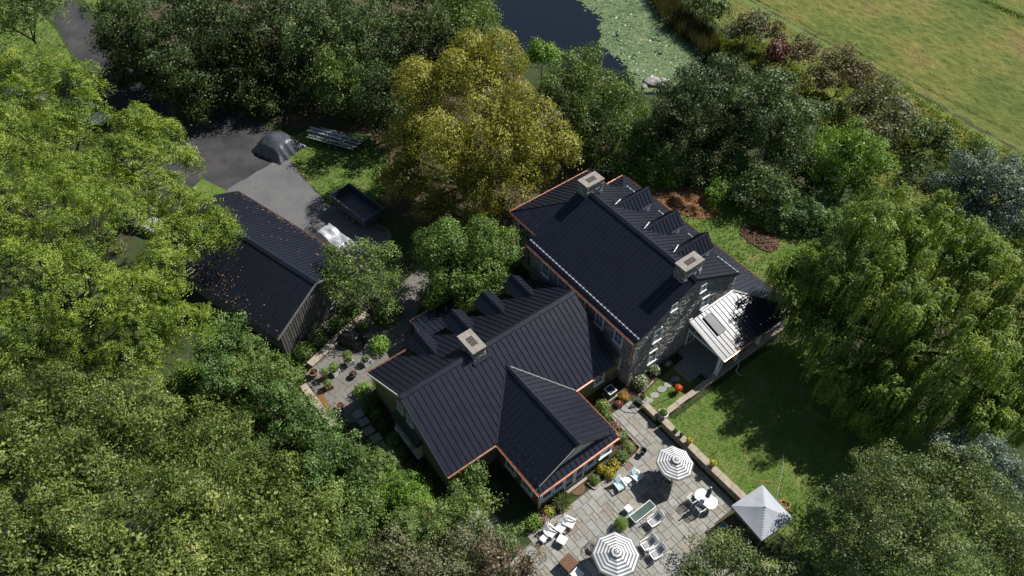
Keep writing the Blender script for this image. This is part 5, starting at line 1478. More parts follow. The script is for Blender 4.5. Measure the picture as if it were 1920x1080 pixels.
def parasol(label, x, y, rad, ztop, zrim, n=8, tilt=(0, 0), rot=0.2, group='striped parasols'):
    t = thing('parasol', label, 'parasol', (x, y, 0.04), 0, group)
    T = Matrix.Rotation(tilt[0], 4, 'X') @ Matrix.Rotation(tilt[1], 4, 'Y')
    piv = Vector((0, 0, zrim))
    def X(p): return piv + T @ (Vector(p) - piv)
    # canopy: ribs straight, cloth sagging a little between them; ring attribute for the stripes
    K, S = 14, 6
    vs, ring, fs = [], [], []
    cols = n * S
    for k in range(K + 1):
        f = 0.13 + 0.87 * k / K
        for c in range(cols):
            ang = rot + 2 * math.pi * c / cols
            ph = (c % S) / S
            flat = math.cos(math.pi / n) / math.cos((ph - 0.5) * 2 * math.pi / n)
            sag = 0.10 * f * math.sin(math.pi * ph)
            r = rad * f * flat
            z = ztop - (ztop - zrim) * f ** 1.15 - sag * 0.55
            vs.append(X((r * math.cos(ang), r * math.sin(ang), z))); ring.append(f)
    for k in range(K):
        for c in range(cols):
            fs.append((k * cols + c, k * cols + (c + 1) % cols, (k + 1) * cols + (c + 1) % cols, (k + 1) * cols + c))
    b0 = len(vs)                                       # valance
    for c in range(cols):
        v = vs[K * cols + c]; vs.append(v + Vector((0, 0, -0.10))); ring.append(1.0)
    for c in range(cols):
        fs.append((K * cols + c, K * cols + (c + 1) % cols, b0 + (c + 1) % cols, b0 + c))
    m = MB(); m.add(vs, fs); o = m.build('canopy', 'stripe_cloth', t)
    at2 = o.data.attributes.new('ring', 'FLOAT', 'POINT'); at2.data.foreach_set('value', ring)
    # raised vent cap
    vs, ring, fs = [], [], []
    for k in range(4):
        f = 0.0 + 0.27 * k / 3
        for c in range(cols):
            ang = rot + 2 * math.pi * c / cols; ph = (c % S) / S
            flat = math.cos(math.pi / n) / math.cos((ph - 0.5) * 2 * math.pi / n)
            vs.append(X((rad * f * flat * math.cos(ang), rad * f * flat * math.sin(ang), ztop + 0.13 - (ztop - zrim) * f * 1.05))); ring.append(f)
    for k in range(3):
        for c in range(cols):
            fs.append((k * cols + c, k * cols + (c + 1) % cols, (k + 1) * cols + (c + 1) % cols, (k + 1) * cols + c))
    m = MB(); m.add(vs, fs); o = m.build('vent_cap', 'stripe_cloth', t)
    at2 = o.data.attributes.new('ring', 'FLOAT', 'POINT'); at2.data.foreach_set('value', ring)
    for i in range(n):
        ang = rot + 2 * math.pi * i / n
        MB().bar(X((0.03, 0, ztop - 0.04)), X((rad * math.cos(ang) * .98, rad * math.sin(ang) * .98, zrim - 0.03)), 0.02, 0.02).build('rib', 'grey_wood', t)
    MB().cyl((0, 0, 0), X((0, 0, ztop + 0.12)), 0.024, n=10).build('pole', 'grey_wood', t)
    MB().lathe([(0.001, 0), (0.034, 0.02), (0.03, 0.06), (0.001, 0.08)], X((0, 0, ztop + 0.12)), 10).build('finial', 'dark_metal', t)
    MB().lathe([(0.26, 0), (0.26, 0.05), (0.06, 0.10), (0.04, 0.32)], (0, 0, 0), 16).build('base', 'dark_metal', t)
    return t
parasol('smaller grey and white striped parasol beside the stone wall', 7.95, -2.8, 1.45, 2.55, 2.05, tilt=(R(-4), R(3)), rot=0.15)
parasol('larger grey and white striped parasol at the bottom edge', 10.4, -10.95, 1.66, 2.6, 2.05, rot=0.1)
bt = thing('bar_table', 'tall dark square table under the smaller striped parasol', 'table', (7.95, -2.75, 0.04))
MB().box((0, 0, 0.98), (0.95, 0.95, 0.04)).build('table_top', 'grey_wood', bt)
for sx in (-1, 1):
    for sy in (-1, 1): MB().box((sx * .4, sy * .4, .48), (.06, .06, .96)).build('leg', 'wood_plain', bt)
def bar_chair(label, x, y, rz):
    t = thing('bar_chair', label, 'chair', (x, y, 0.04), rz, 'tall grey sling chairs')      # faces local +x
    MB().box((0, 0, 0.75), (0.46, 0.50, 0.04)).build('seat', 'grey_sling', t, bevel=0.01)
    MB().bar((-0.24, 0, 0.76), (-0.36, 0, 1.28), 0.48, 0.03, Vector((1, 0, 0))).build('backrest', 'grey_sling', t)
    for s in (-1, 1):
        MB().bar((0.22, s * .25, 0.74), (0.25, s * .25, 0), 0.035, 0.045, Vector((0, 1, 0))).build('leg', 'grey_wood', t)
        MB().bar((-0.36, s * .25, 1.3), (-0.22, s * .25, 0), 0.035, 0.045, Vector((0, 1, 0))).build('leg', 'grey_wood', t)
        MB().bar((-0.27, s * .25, 0.98), (0.22, s * .25, 0.97), 0.05, 0.03).build('armrest', 'grey_wood', t)
        MB().bar((-0.24, s * .25, 0.3), (0.24, s * .25, 0.3), 0.03, 0.03).build('stretcher', 'grey_wood', t)
    MB().bar((0.24, -.25, .28), (0.24, .25, .28), 0.04, 0.03).build('foot_rail', 'grey_wood', t)
bar_chair('tall grey sling chair under the parasol, nearer the flower bed', 7.55, -3.7, R(82))
bar_chair('tall grey sling chair under the parasol, nearer the oval table', 8.45, -3.72, R(98))
bar_chair('tall grey chair by the wall, hidden behind the parasol', 8.0, -1.75, R(-90))
# oval table with its closed parasol and two armchairs
ov = thing('oval_table', 'white oval slatted garden table with rounded ends', 'table', (11.05, -2.4, 0.04), R(8))
for i in range(9):
    yv = (i - 4) * 0.115
    hl = 0.88 * math.sqrt(max(0.05, 1 - (abs(yv) / 0.66) ** 2.4))
    MB().box((0, yv, 0.73), (2 * hl, 0.108, 0.03)).build('slat', 'white_plastic', ov)
for sx in (-1, 1):
    for sy in (-1, 1): MB().box((sx * .55, sy * .3, .36), (.06, .06, .7)).build('leg', 'white_plastic', ov)
MB().box((0, 0, 0.69), (1.25, 0.66, 0.05)).build('frame', 'white_plastic', ov)
cp = thing('closed_parasol', 'folded dark grey striped parasol standing in the oval table', 'parasol', (11.05, -2.4, 0.04))
MB().cyl((0, 0, 0), (0, 0, 2.5), 0.022, n=8).build('pole', 'aluminium', cp)
prof = [(0.05, 1.05)] + [(0.11 + 0.055 * math.sin(k * 1.7), 1.1 + k * 0.1) for k in range(9)] + [(0.10, 2.05), (0.06, 2.28), (0.03, 2.4)]
vs, fs = [], []
nn = 20
for r_, z in prof:
    for k in range(nn):
        rr = r_ * (1 + 0.28 * (k % 2)); vs.append((rr * math.cos(k * 2 * math.pi / nn + z), rr * math.sin(k * 2 * math.pi / nn + z), z))
fs = [(i * nn + k, i * nn + (k + 1) % nn, (i + 1) * nn + (k + 1) % nn, (i + 1) * nn + k) for i in range(len(prof) - 1) for k in range(nn)]
mm = MB(); mm.add(vs, fs); mm.build('folded_canopy', 'grey_sling', cp)
MB().blob((0, 0, 2.53), 0.07, 1, 0.0).build('finial', 'white_plastic', cp, smooth=True)
MB().lathe([(0.25, 0), (0.25, 0.05), (0.05, 0.10), (0.04, 0.3)], (0, 0, 0), 14).build('base', 'white_plastic', cp)
def arm_chair(label, x, y, rz, group, long=False, cush='cushion_grey'):
    """white resin chair with a fanned, arched slat back; faces local +x"""
    t = thing('resin_chair', label, 'chair', (x, y, 0.04), rz, group)
    for i in range(6):
        MB().box((0.27 - i * 0.095, 0, 0.42 - i * 0.012), (0.08, 0.48, 0.025)).build('seat_slat', 'white_plastic', t)
    bx = -0.62 if long else -0.42
    for i in range(7):
        f = (i - 3) * 0.075
        top = 1.0 - 0.022 * (i - 3) ** 2
        MB().bar((-0.24, f * 0.9, 0.38), (bx, f * 1.15, top - 0.03), 0.05, 0.02, Vector((1, 0, 0.3))).build('back_slat', 'white_plastic', t)
    pts = [(bx - 0.01, 0.27 * math.cos(a), 0.80 + 0.2 * math.sin(a)) for a in [math.pi * k / 10 for k in range(11)]]
    MB().tube(pts, 0.022, 6).build('back_arch', 'white_plastic', t)
    for s in (-1, 1):
        MB().tube([(0.30, s * 0.29, 0.64), (0.05, s * 0.31, 0.66), (-0.30, s * 0.29, 0.68)], 0.032, 6).build('armrest', 'white_plastic', t)
        MB().box((0.28, s * 0.28, 0.32), (0.05, 0.05, 0.64)).build('leg', 'white_plastic', t)
        MB().bar((-0.25, s * 0.25, 0.42), (-0.32, s * 0.26, 0), 0.05, 0.05).build('leg', 'white_plastic', t)
        MB().bar((-0.24, s * 0.27, 0.38), (bx, s * 0.27, 0.82), 0.04, 0.04).build('back_post', 'white_plastic', t)
    if long: t.scale = (1.18, 1.2, 1.1)
    if cush:
        MB().box((0.02, 0, 0.445), (0.42, 0.34, 0.045)).build('seat_cushion', cush, t, bevel=0.02)
        if long:
            MB().bar((-0.23, 0, 0.46), (bx + 0.1, 0, 0.80), 0.30, 0.05, Vector((1, 0, 0.5))).build('back_cushion', cush, t, bevel=0.02)
arm_chair('white armchair with grey seat at the oval table, nearer the parasol', 10.4, -3.1, R(90), 'armchairs at the oval table', cush='grey_sling')
arm_chair('white armchair with grey seat at the oval table, nearer the tent', 11.25, -3.15, R(85), 'armchairs at the oval table', cush='grey_sling')
G = 'white reclining chairs with grey cushions'
arm_chair('white high-backed chair with grey cushions beside the green lounger', 9.88, -6.6, R(-92), G, True)
arm_chair('white high-backed chair with grey cushions touching the large parasol', 10.85, -8.2, R(-98), G, True)
arm_chair('white high-backed chair with grey cushions nearest the patio shrub', 11.68, -8.15, R(-96), G, True)
lg = thing('sun_lounger', 'white framed sun lounger with dark green sling', 'lounger', (8.83, -6.65, 0.04), R(90))
MB().box((0.05, 0, 0.36), (1.15, 0.56, 0.03)).build('sling', 'green_sling', lg)
MB().bar((-0.5, 0, 0.365), (-1.0, 0, 0.46), 0.56, 0.03).build('back_sling', 'green_sling', lg)
MB().bar((0.6, 0, 0.365), (1.0, 0, 0.40), 0.56, 0.03).build('head_sling', 'green_sling', lg)
for s in (-1, 1):
    MB().tube([(-1.03, s * .32, .44), (-.5, s * .32, .36), (0.6, s * .32, .36), (1.03, s * .32, .40)], 0.035, 6).build('side_rail', 'white_plastic', lg)
    for x in (-.75, .75): MB().box((x, s * .31, .17), (.06, .05, .34)).build('leg', 'white_plastic', lg)
for x, z in ((-1.03, .44), (1.03, .40)): MB().cyl((x, -.32, z), (x, .32, z), 0.03, n=8).build('end_rail', 'white_plastic', lg)
# tent
TC = Vector((14.42, -0.67, 0)); th = 3.0; 
tn = thing('canopy_tent', 'grey pop-up canopy tent with peaked roof standing over the wall end', 'tent', TC, R(-5.2))
N_ = 24
vs, fs = [], []
for i in range(N_ + 1):
    for j in range(N_ + 1):
        u, v = i / N_ * 2 - 1, j / N_ * 2 - 1
        e = max(abs(u), abs(v)); dg = min(abs(u), abs(v)) / e if e > 1e-6 else 0
        z = 2.95 - 0.82 * e ** 0.9 - 0.10 * e * (1 - dg) * (1.0 - e * 0.6) - 0.02 * math.sin(7 * u + 3 * v) * (1 - e)
        if e < 0.05: z = 2.98
        vs.append((u * th / 2, v * th / 2, z))
for i in range(N_):
    for j in range(N_):
        a = i * (N_ + 1) + j
        fs.append((a, a + N_ + 1, a + N_ + 2, a + 1))
mm = MB(); mm.add(vs, fs); roof_t = mm.build('roof_cloth', 'tent_cloth', tn)
roof_t.modifiers.new('thick', 'SOLIDIFY').thickness = 0.012
for (x0, y0, x1, y1) in ((-1, -1, 1, -1), (1, -1, 1, 1), (1, 1, -1, 1), (-1, 1, -1, -1)):
    MB().bar((x0 * th / 2, y0 * th / 2, 2.02), (x1 * th / 2, y1 * th / 2, 2.02), 0.015, 0.22).build('valance', 'tent_cloth', tn)
for sx in (-1, 1):
    for sy in (-1, 1):
        MB().box((sx * 1.46, sy * 1.46, 1.03), (0.045, 0.045, 2.06)).build('leg', 'aluminium', tn)
        MB().box((sx * 1.46, sy * 1.46, 0.02), (0.12, 0.12, 0.02)).build('foot', 'dark_metal', tn)
        MB().tube([(sx * 1.5, sy * 1.5, 2.05), (sx * 2.35, sy * 1.9, 0.03)], 0.008, 4).build('guy_rope', 'hose_pale', tn)
for s in (-1, 1):
    MB().bar((-1.45, s * 1.45, 1.9), (1.45, s * 1.45, 1.55), 0.02, 0.03).build('strut', 'aluminium', tn)
    MB().bar((-1.45, s * 1.45, 1.55), (1.45, s * 1.45, 1.9), 0.02, 0.03).build('strut', 'aluminium', tn)
bw = thing('work_table', 'small plain wooden table by the tent, under the patio shrub', 'table', (13.35, -2.95, 0), R(5))
for i in range(5): MB().box(((i - 2) * .15, 0, .7), (.145, .72, .03)).build('plank', 'wood_plain', bw)
for sx in (-1, 1):
    for sy in (-1, 1): MB().box((sx * .3, sy * .3, .34), (.05, .05, .68)).build('leg', 'wood_plain', bw)
bl = MB().lathe([(0.08, 0), (0.16, 0.03), (0.24, 0.10), (0.26, 0.14), (0.235, 0.13), (0.15, 0.05), (0.01, 0.03)], (0, 0, 0), 20).build('bowl', 'blue_glaze', loc=(13.35, -2.95, 0.716), smooth=True)
tag(bl, 'blue glazed bowl on the small wooden table', 'bowl')
fc = thing('folding_chair', 'dark folding chair in the shade under the tent edge', 'chair', (14.95, -2.3, 0), R(60))
MB().box((0, 0, .42), (.45, .5, .03)).build('seat', 'cushion_grey', fc); MB().bar((-.22, 0, .42), (-.42, 0, .95), .5, .03, Vector((1, 0, 0))).build('backrest', 'cushion_grey', fc)
for s in (-1, 1):
    MB().bar((.24, s * .25, 0), (-.2, s * .25, .62), .03, .03, Vector((0, 1, 0))).build('leg', 'aluminium', fc); MB().bar((-.26, s * .25, 0), (.2, s * .25, .45), .03, .03, Vector((0, 1, 0))).build('leg', 'aluminium', fc)
# fire ring / wire stand by the big parasol
fr2 = thing('wire_stand', 'round black wire stand half hidden by the large parasol', 'stand', (8.62, -11.35, 0.04))
for z, r_ in ((0.02, .48), (0.32, .5), (0.5, .42)):
    MB().tube([(r_ * math.cos(k * .2618), r_ * math.sin(k * .2618), z) for k in range(25)], 0.014, 5).build('ring', 'dark_metal', fr2)
for k in range(8): MB().bar((.48 * math.cos(k * .785), .48 * math.sin(k * .785), 0.0), (.42 * math.cos(k * .785), .42 * math.sin(k * .785), .5), .015, .015).build('upright', 'dark_metal', fr2)
MB().lathe([(.01, .24), (.26, .26), (.28, .30), (.2, .27), (.01, .26)], (0, 0, 0), 14).build('dish', 'dark_metal', fr2)
vs = [(0, 0, 0)] + [(.58 * math.sin(math.pi * k / 14), -.58 * math.cos(math.pi * k / 14), 0) for k in range(15)]
tag(MB().prism([(x, y, 0) for x, y, _ in vs], (0, 0, .015)).build('door_mat', 'mat_brown', loc=(4.42, -9.1, 0.05)), 'brown half-round door mat before the glass doors', 'mat')

# ------------------------------------------------------------------ pots, planters, small plants
def leaf_ball(parent, c, r, mat, leaf, n, seed=0, name='foliage', flat=0.8, up=0.4, aspect=0.6, tufted=False):
    c = np.array(c, float)
    d = sphere_dirs(n, 0.2); rad = r * RNG.uniform(0.45, 1.05, n)
    P = c + d * rad[:, None] * np.array([1, 1, flat])
    P[:, 2] = np.maximum(P[:, 2], 0.02)
    N = unit(d + np.array([0, 0, up]) + RNG.normal(size=(n, 3)) * 0.5)
    L = leaf * RNG.uniform(0.6, 1.4, n)
    T = None
    if tufted:
        T = d * np.array([1, 1, 0.4]) + np.array([0, 0, 0.4]); N = unit(np.cross(T, RNG.normal(size=(n, 3))))
    V, F = quads(P, N, L, L * aspect, T)
    return np_mesh(name, V, F, mat, parent)
def plant(label, x, y, r, mat, z=None, flowers=None, nf=60, leaf=0.13, n=None, cat='plant', name='garden_plant', group=None, flat=0.8, base=0.0, aspect=0.6, tufted=False, fsize=0.10):
    t = thing(name, label, cat, (x, y, base), 0, group)
    z = r * flat * 0.75 if z is None else z
    n = n or int(min(2600, 230 * (r / 0.4) ** 2 * (0.13 / leaf) ** 2 * 1.3))
    leaf_ball(t, (0, 0, z), r, mat, leaf, n, flat=flat, aspect=aspect, tufted=tufted)
    m = MB()
    for k in range(5):
        a = k * 1.256; m.tube([(0, 0, 0), (r * .3 * math.cos(a), r * .3 * math.sin(a), z * .7), (r * .55 * math.cos(a), r * .55 * math.sin(a), z + r * .3)], 0.012, 4, 0.005)
    m.build('stems', 'bark', t)
    if flowers:
        d = sphere_dirs(nf, 0.0); d = unit(d + np.array([0, 0, 0.4]))
        P = np.array([0, 0, z]) + d * r * RNG.uniform(0.9, 1.12, nf)[:, None] * np.array([1, 1, flat])
        L = np.full(nf, fsize) * RNG.uniform(.7, 1.3, nf)
        V, F = quads(P, unit(d + RNG.normal(size=(nf, 3)) * .3), L, L * 0.95)
        np_mesh('blossom', V, F, flowers, t)
    return t
def pot(label, x, y, r, h, mat='terracotta', base=0.0, plant_mat=None, pr=0.3, leaf=0.1, flowers=None, cat='pot', square=False, name='flower_pot', group=None, pz=None, flat=0.8, cone=False):
    t = thing(name, label, cat, (x, y, base), random.Random(int(x * 97 + y * 31)).uniform(-.3, .3), group)
    if square:
        m = MB()
        for s in (-1, 1):
            m.box((s * (r - .02), 0, h / 2), (.04, 2 * r, h)); m.box((0, s * (r - .02), h / 2), (2 * r - .08, .04, h - .004))
        m.build('box', mat, t)
        for sx in (-1, 1):
            for sy in (-1, 1): MB().box((sx * r, sy * r, h / 2 + .03), (.07, .07, h + .06)).build('corner_post', mat, t)
        MB().box((0, 0, h - .06), (2 * r - .09, 2 * r - .09, .06)).build('soil', 'soil', t)
    else:
        MB().lathe([(r * .68, 0), (r * .95, h * .86), (r * 1.08, h * .87), (r * 1.08, h), (r * .94, h), (r * .9, h * .8), (0.01, h * .8)], (0, 0, 0), 18).build('pot', mat, t)
        MB().lathe([(r * .9, h * .81), (.01, h * .86)], (0, 0, 0), 14).build('soil', 'soil', t)
    if plant_mat:
        n = int(260 * (pr / .3) ** 2 * (.1 / leaf) ** 2)
        if cone:
            k = n * 2; hh = RNG.random(k); a = RNG.uniform(0, 6.28, k); rr = pr * (1 - hh) ** .8 * RNG.uniform(.75, 1.05, k)
            P = np.stack([rr * np.cos(a), rr * np.sin(a), h * .9 + hh * pr * 3.0], 1); N = unit(np.stack([np.cos(a), np.sin(a), np.full(k, .5)], 1) + RNG.normal(size=(k, 3)) * .4)
            L = np.full(k, leaf * .8); V, F = quads(P, N, L, L * .6); np_mesh('foliage', V, F, plant_mat, t)
        else:
            leaf_ball(t, (0, 0, h + (pz if pz is not None else pr * .55)), pr, plant_mat, leaf, n, flat=flat)
        if flowers:
            d = unit(sphere_dirs(70, 0) + np.array([0, 0, .3])); P = np.array([0, 0, h + pr * .55]) + d * pr * 1.04 * np.array([1, 1, flat]); L = np.full(70, .09); V, F = quads(P, d, L, L); np_mesh('blossom', V, F, flowers, t)
    return t
CT = 0.82
pot('bright green leafy pot first on the stone wall', 5.73, -0.15, 0.16, 0.16, 'terracotta', CT, 'leaf_bright', 0.22)
pot('small dark grey pot second on the stone wall', 6.28, -0.13, 0.16, 0.3, 'dark_metal', CT, 'leaf_dark', 0.12)
pot('yellow-leaved pot on the wall beside the smaller parasol', 7.06, -0.12, 0.2, 0.26, 'terracotta', CT, 'leaf_birch', 0.26, 0.11, 'flower_yellow')
pot('yellow-leaved pot alone further along the wall', 9.47, -0.10, 0.2, 0.26, 'terracotta', CT, 'leaf_birch', 0.28, 0.11, 'flower_yellow')
bowl_pot = pot('wide white bowl with yellowish plant at the wall corner', 3.98, 0.2, 0.38, 0.42, 'white_paint', 0.55, 'leaf_birch', 0.34)
MB().box((0, 0, .27), (.7, .7, .54)).build('pedestal', 'cap_stone', bowl_pot, (0, 0, -.55))
pot('white box planter with dark clipped topiary', 1.78, 0.05, 0.27, 0.5, 'white_paint', 0.02, 'leaf_mid', 0.34, 0.08, square=True, name='box_planter', cat='planter', cone=True)
pot('bright red flowering pot in the shaded small lawn', 2.92, 3.05, 0.2, 0.36, 'terracotta', 0.02, 'flower_red', 0.34, 0.11, 'flower_orange')
un_ = thing('urn', 'black urn at the corner of the yellow flower bed', 'urn', (5.32, -3.2, 0.04))
MB().lathe([(.16, 0), (.17, .06), (.07, .12), (.08, .2), (.2, .36), (.235, .52), (.26, .6), (.21, .6), (.17, .42), (.01, .36)], (0, 0, 0), 20).build('bowl', 'black_plastic', un_, smooth=True)
# air conditioner
ac = thing('air_conditioner', 'grey air conditioner box in the corner between wing and stone house', 'air conditioner', (-0.25, -1.6, 0), R(0))
MB().box((0, 0, .42), (.78, .78, .74)).build('casing', 'trailer_steel', ac, bevel=.05)
mm = MB()
for s in (-1, 1): mm.box((s * .36, 0, .81), (.07, .8, .05)); mm.box((0, s * .36, .81), (.65, .07, .048))
mm.build('top_rim', 'trim_pale', ac)
for k in range(7): MB().tube([((.05 + .045 * k) * math.cos(q * .5236), (.05 + .045 * k) * math.sin(q * .5236), .82) for q in range(13)], .006, 4).build('grille_ring', 'dark_metal', ac)
for k in range(4): MB().box((.13 * math.cos(k * 1.57), .13 * math.sin(k * 1.57), .77), (.24, .1, .012), k * 1.57).build('fan_blade', 'aluminium', ac)
MB().box((0, 0, .03), (.95, .95, .06)).build('pad', 'cap_stone', ac)
PL = [
    ('white-flowering rose bush at the corner of the stone house', 0.55, 1.05, .72, 'leaf_birch', 'flower_white', 90, .13),
    ('dark bush with white blossoms below the ground floor window', 0.38, 2.95, .55, 'leaf_mid', 'flower_white', 50, .13),
    ('leafy bush with few white blossoms beside the porch steps', 0.5, 4.3, .4, 'leaf_mid', 'flower_white', 30, .12),
    ('orange and red spiky flowers beside the air conditioner', 0.72, -0.95, .48, 'leaf_mid', 'flower_orange', 90, .12),
    ('reddish foliage clump at the wing side of orange flowers', 0.95, -1.7, .34, 'leaf_red', 'flower_red', 20, .11),
    ('light green bush between air conditioner and copper gutter', 0.35, -2.95, .62, 'leaf_birch', None, 0, .13),
    ('green bush right under the corner of the copper gutter', 1.2, -3.3, .5, 'leaf_mid', None, 0, .13),
    ('pink flowering clump at the patio end of the bed', 2.3, -3.3, .42, 'leaf_mid', 'flower_pink', 80, .11),
    ('bluish green perennial below the garden room gutter', 3.3, -3.5, .52, 'leaf_blue', None, 0, .12),
    ('green perennial clump near the black urn', 4.35, -3.8, .55, 'leaf_mid', 'flower_pink', 25, .12),
    ('feathery green perennial in the middle of the yellow bed', 4.6, -4.8, .6, 'leaf_greygreen', None, 0, .12),
    ('orange and yellow daisies in the middle of the bed', 4.75, -5.7, .5, 'leaf_mid', 'flower_yellow', 90, .12),
    ('dense yellow daisies behind the blue cushioned chair', 5.1, -6.45, .5, 'leaf_mid', 'flower_yellow', 170, .11),
    ('yellow and orange daisies at the wall side of the bed', 4.5, -6.7, .42, 'leaf_mid', 'flower_yellow', 70, .11),
    ('clipped green box bush at the bed corner by the doors', 4.75, -7.7, .45, 'leaf_mid', None, 0, .09),
    ('arching ornamental grass left of the glass doors', 4.65, -10.75, .72, 'leaf_mid', None, 0, .0),
    ('yellow and orange flowers in the left flower bed', 4.65, -12.1, .5, 'leaf_mid', 'flower_yellow', 60, .12),
    ('pink flowering clump in the left flower bed', 4.95, -12.75, .42, 'leaf_mid', 'flower_pink', 90, .11),
    ('light green bush at the left end of the flower bed', 4.55, -13.5, .7, 'leaf_bright', None, 0, .14),
    ('grey-green bush beyond the left end of the flower bed', 4.2, -14.6, .6, 'leaf_mid', None, 0, .13),
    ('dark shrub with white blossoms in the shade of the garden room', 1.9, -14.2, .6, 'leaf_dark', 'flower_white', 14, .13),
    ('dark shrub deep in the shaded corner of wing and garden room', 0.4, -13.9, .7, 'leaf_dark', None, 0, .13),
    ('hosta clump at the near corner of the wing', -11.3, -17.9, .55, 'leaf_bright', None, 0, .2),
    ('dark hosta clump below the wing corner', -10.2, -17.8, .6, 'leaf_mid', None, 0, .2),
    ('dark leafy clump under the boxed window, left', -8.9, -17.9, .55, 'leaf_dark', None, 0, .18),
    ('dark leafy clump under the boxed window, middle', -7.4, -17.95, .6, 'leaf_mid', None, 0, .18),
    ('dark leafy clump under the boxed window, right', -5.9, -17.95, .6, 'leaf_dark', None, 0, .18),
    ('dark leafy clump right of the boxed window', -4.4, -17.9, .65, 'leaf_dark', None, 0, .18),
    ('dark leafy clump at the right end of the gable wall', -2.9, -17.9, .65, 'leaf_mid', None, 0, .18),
]
for lb, x, y, r_, mt, fl, nf, lf_ in PL:
    if lf_ == 0.0:
        plant(lb, x, y, r_, mt, leaf=.5, n=420, aspect=.07, tufted=True, cat='grass', name='ornamental_grass')
    else:
        plant(lb, x, y, r_, mt, None, fl, nf, lf_)
bx_ = plant('round clipped boxwood beside the green lounger', 8.6, -8.55, .52, 'leaf_bright', .5, leaf=.07, n=2600, flat=1.05, name='boxwood', cat='shrub')

# hoses and cords on the lawn
def cord(name, label, pts, r, mat, cat='hose'):
    P = []
    n = len(pts)
    for i in range(n - 1):                              # Catmull-Rom through the points
        p0, p1, p2, p3 = [Vector(pts[max(0, min(n - 1, i + k))]) for k in (-1, 0, 1, 2)]
        for k in range(6):
            t = k / 6
            P.append(0.5 * ((2 * p1) + (p2 - p0) * t + (2 * p0 - 5 * p1 + 4 * p2 - p3) * t * t + (3 * p1 - p0 - 3 * p2 + p3) * t ** 3))
    P.append(Vector(pts[-1]))
    return tag(MB().tube(P, r, 6).build(name, mat), label, cat)
coil = [(14.75 + (.35 + .1 * math.sin(k * 1.3)) * math.cos(k * .9), 2.2 + (.3 + .1 * math.cos(k * 1.7)) * math.sin(k * .9), .03 + .006 * k) for k in range(26)]
cord('extension_cord', 'orange extension cord coiled on the lawn beside the tent', [(12.2, 2.05, .03), (12.7, 2.6, .03), (13.4, 3.2, .03), (13.7, 2.7, .03), (14.3, 2.5, .03)] + coil, .022, 'orange_cord', 'cord')
cord('garden_hose', 'pale hose lying straight across the lawn into the willow shade', [tuple(at(x, y, .03)) for x, y in ((1470, 840), (1468, 873), (1462, 905), (1456, 935), (1462, 950))], .02, 'hose_pale')
cord('lawn_cord', 'thin brown cord winding along the sunny lawn', [tuple(at(x, y, .02)) for x, y in ((1392, 800), (1398, 835), (1395, 860), (1405, 885), (1418, 905))], .014, 'orange_cord', 'cord')
cord('patio_hose', 'dark hose curving across the patio near the topiary', [tuple(at(x, y, .06)) for x, y in ((1156, 764), (1172, 772), (1192, 774), (1212, 768), (1220, 762), (1242, 752), (1256, 747))], .02, 'dark_metal')
cord('porch_hose', 'white hose trailing from the porch post onto the lawn', [tuple(at(x, y, z)) for x, y, z in ((1385, 676, 1.2), (1384, 688, .4), (1380, 695, .04), (1386, 702, .03), (1391, 704, .03))], .022, 'white_plastic')

# ------------------------------------------------------------------ courtyard behind the barn
def cy(x, y, z=0.0):
    return at(560 + x / 4.909, 560 + y / 4.909, z)
CY = px_poly([(566, 702), (600, 668), (640, 638), (690, 592), (735, 548), (790, 500), (830, 520), (800, 560), (770, 602), (772, 650), (694, 697), (700, 735), (672, 790), (640, 795), (612, 770), (590, 735)])
court = sheet('courtyard', CY, 0.010, 'joint', wob=0.06, seed=21)
cells = []
ux, uy = Vector((math.cos(GR), math.sin(GR))), Vector((-math.sin(GR), math.cos(GR)))
o0 = Vector((CY[0].x, CY[0].y))
rnd = random.Random(31)
gx = -22
while gx < 14:
    w = rnd.choice((0.9, 1.2, 1.5)); gy = -14 - rnd.random()
    while gy < 14:
        h = rnd.choice((0.8, 1.1, 1.4))
        c = o0 + ux * (gx + w / 2) + uy * (gy + h / 2)
        if all(inside(c + ux * sx * w * .45 + uy * sy * h * .45, CY) for sx in (-1, 1) for sy in (-1, 1)):
            MB().box((0, 0, 0.02), (w - 0.03, h - 0.03, 0.03)).build('paving_slab', 'courtyard', court, (c.x, c.y, 0.008 + rnd.uniform(0, .006)), GR)
        gy += h
    gx += w
def wall_px(name, label, a, b, w, h, seed):
    p, q = at(*a, h), at(*b, h)
    return low_wall(name, label, (p.x, p.y), (q.x, q.y), w, h, seed)
wall_px('courtyard_wall', 'long low stone wall between barn and courtyard pots', (580, 684), (664, 606), .62, .45, 31)
wall_px('courtyard_wall', 'sunny low wall end beside the courtyard tree', (666, 604), (722, 562), .55, .4, 33)
wall_px('courtyard_wall', 'low stone wall at the near left corner of the courtyard', (568, 722), (626, 800), .5, .35, 35)
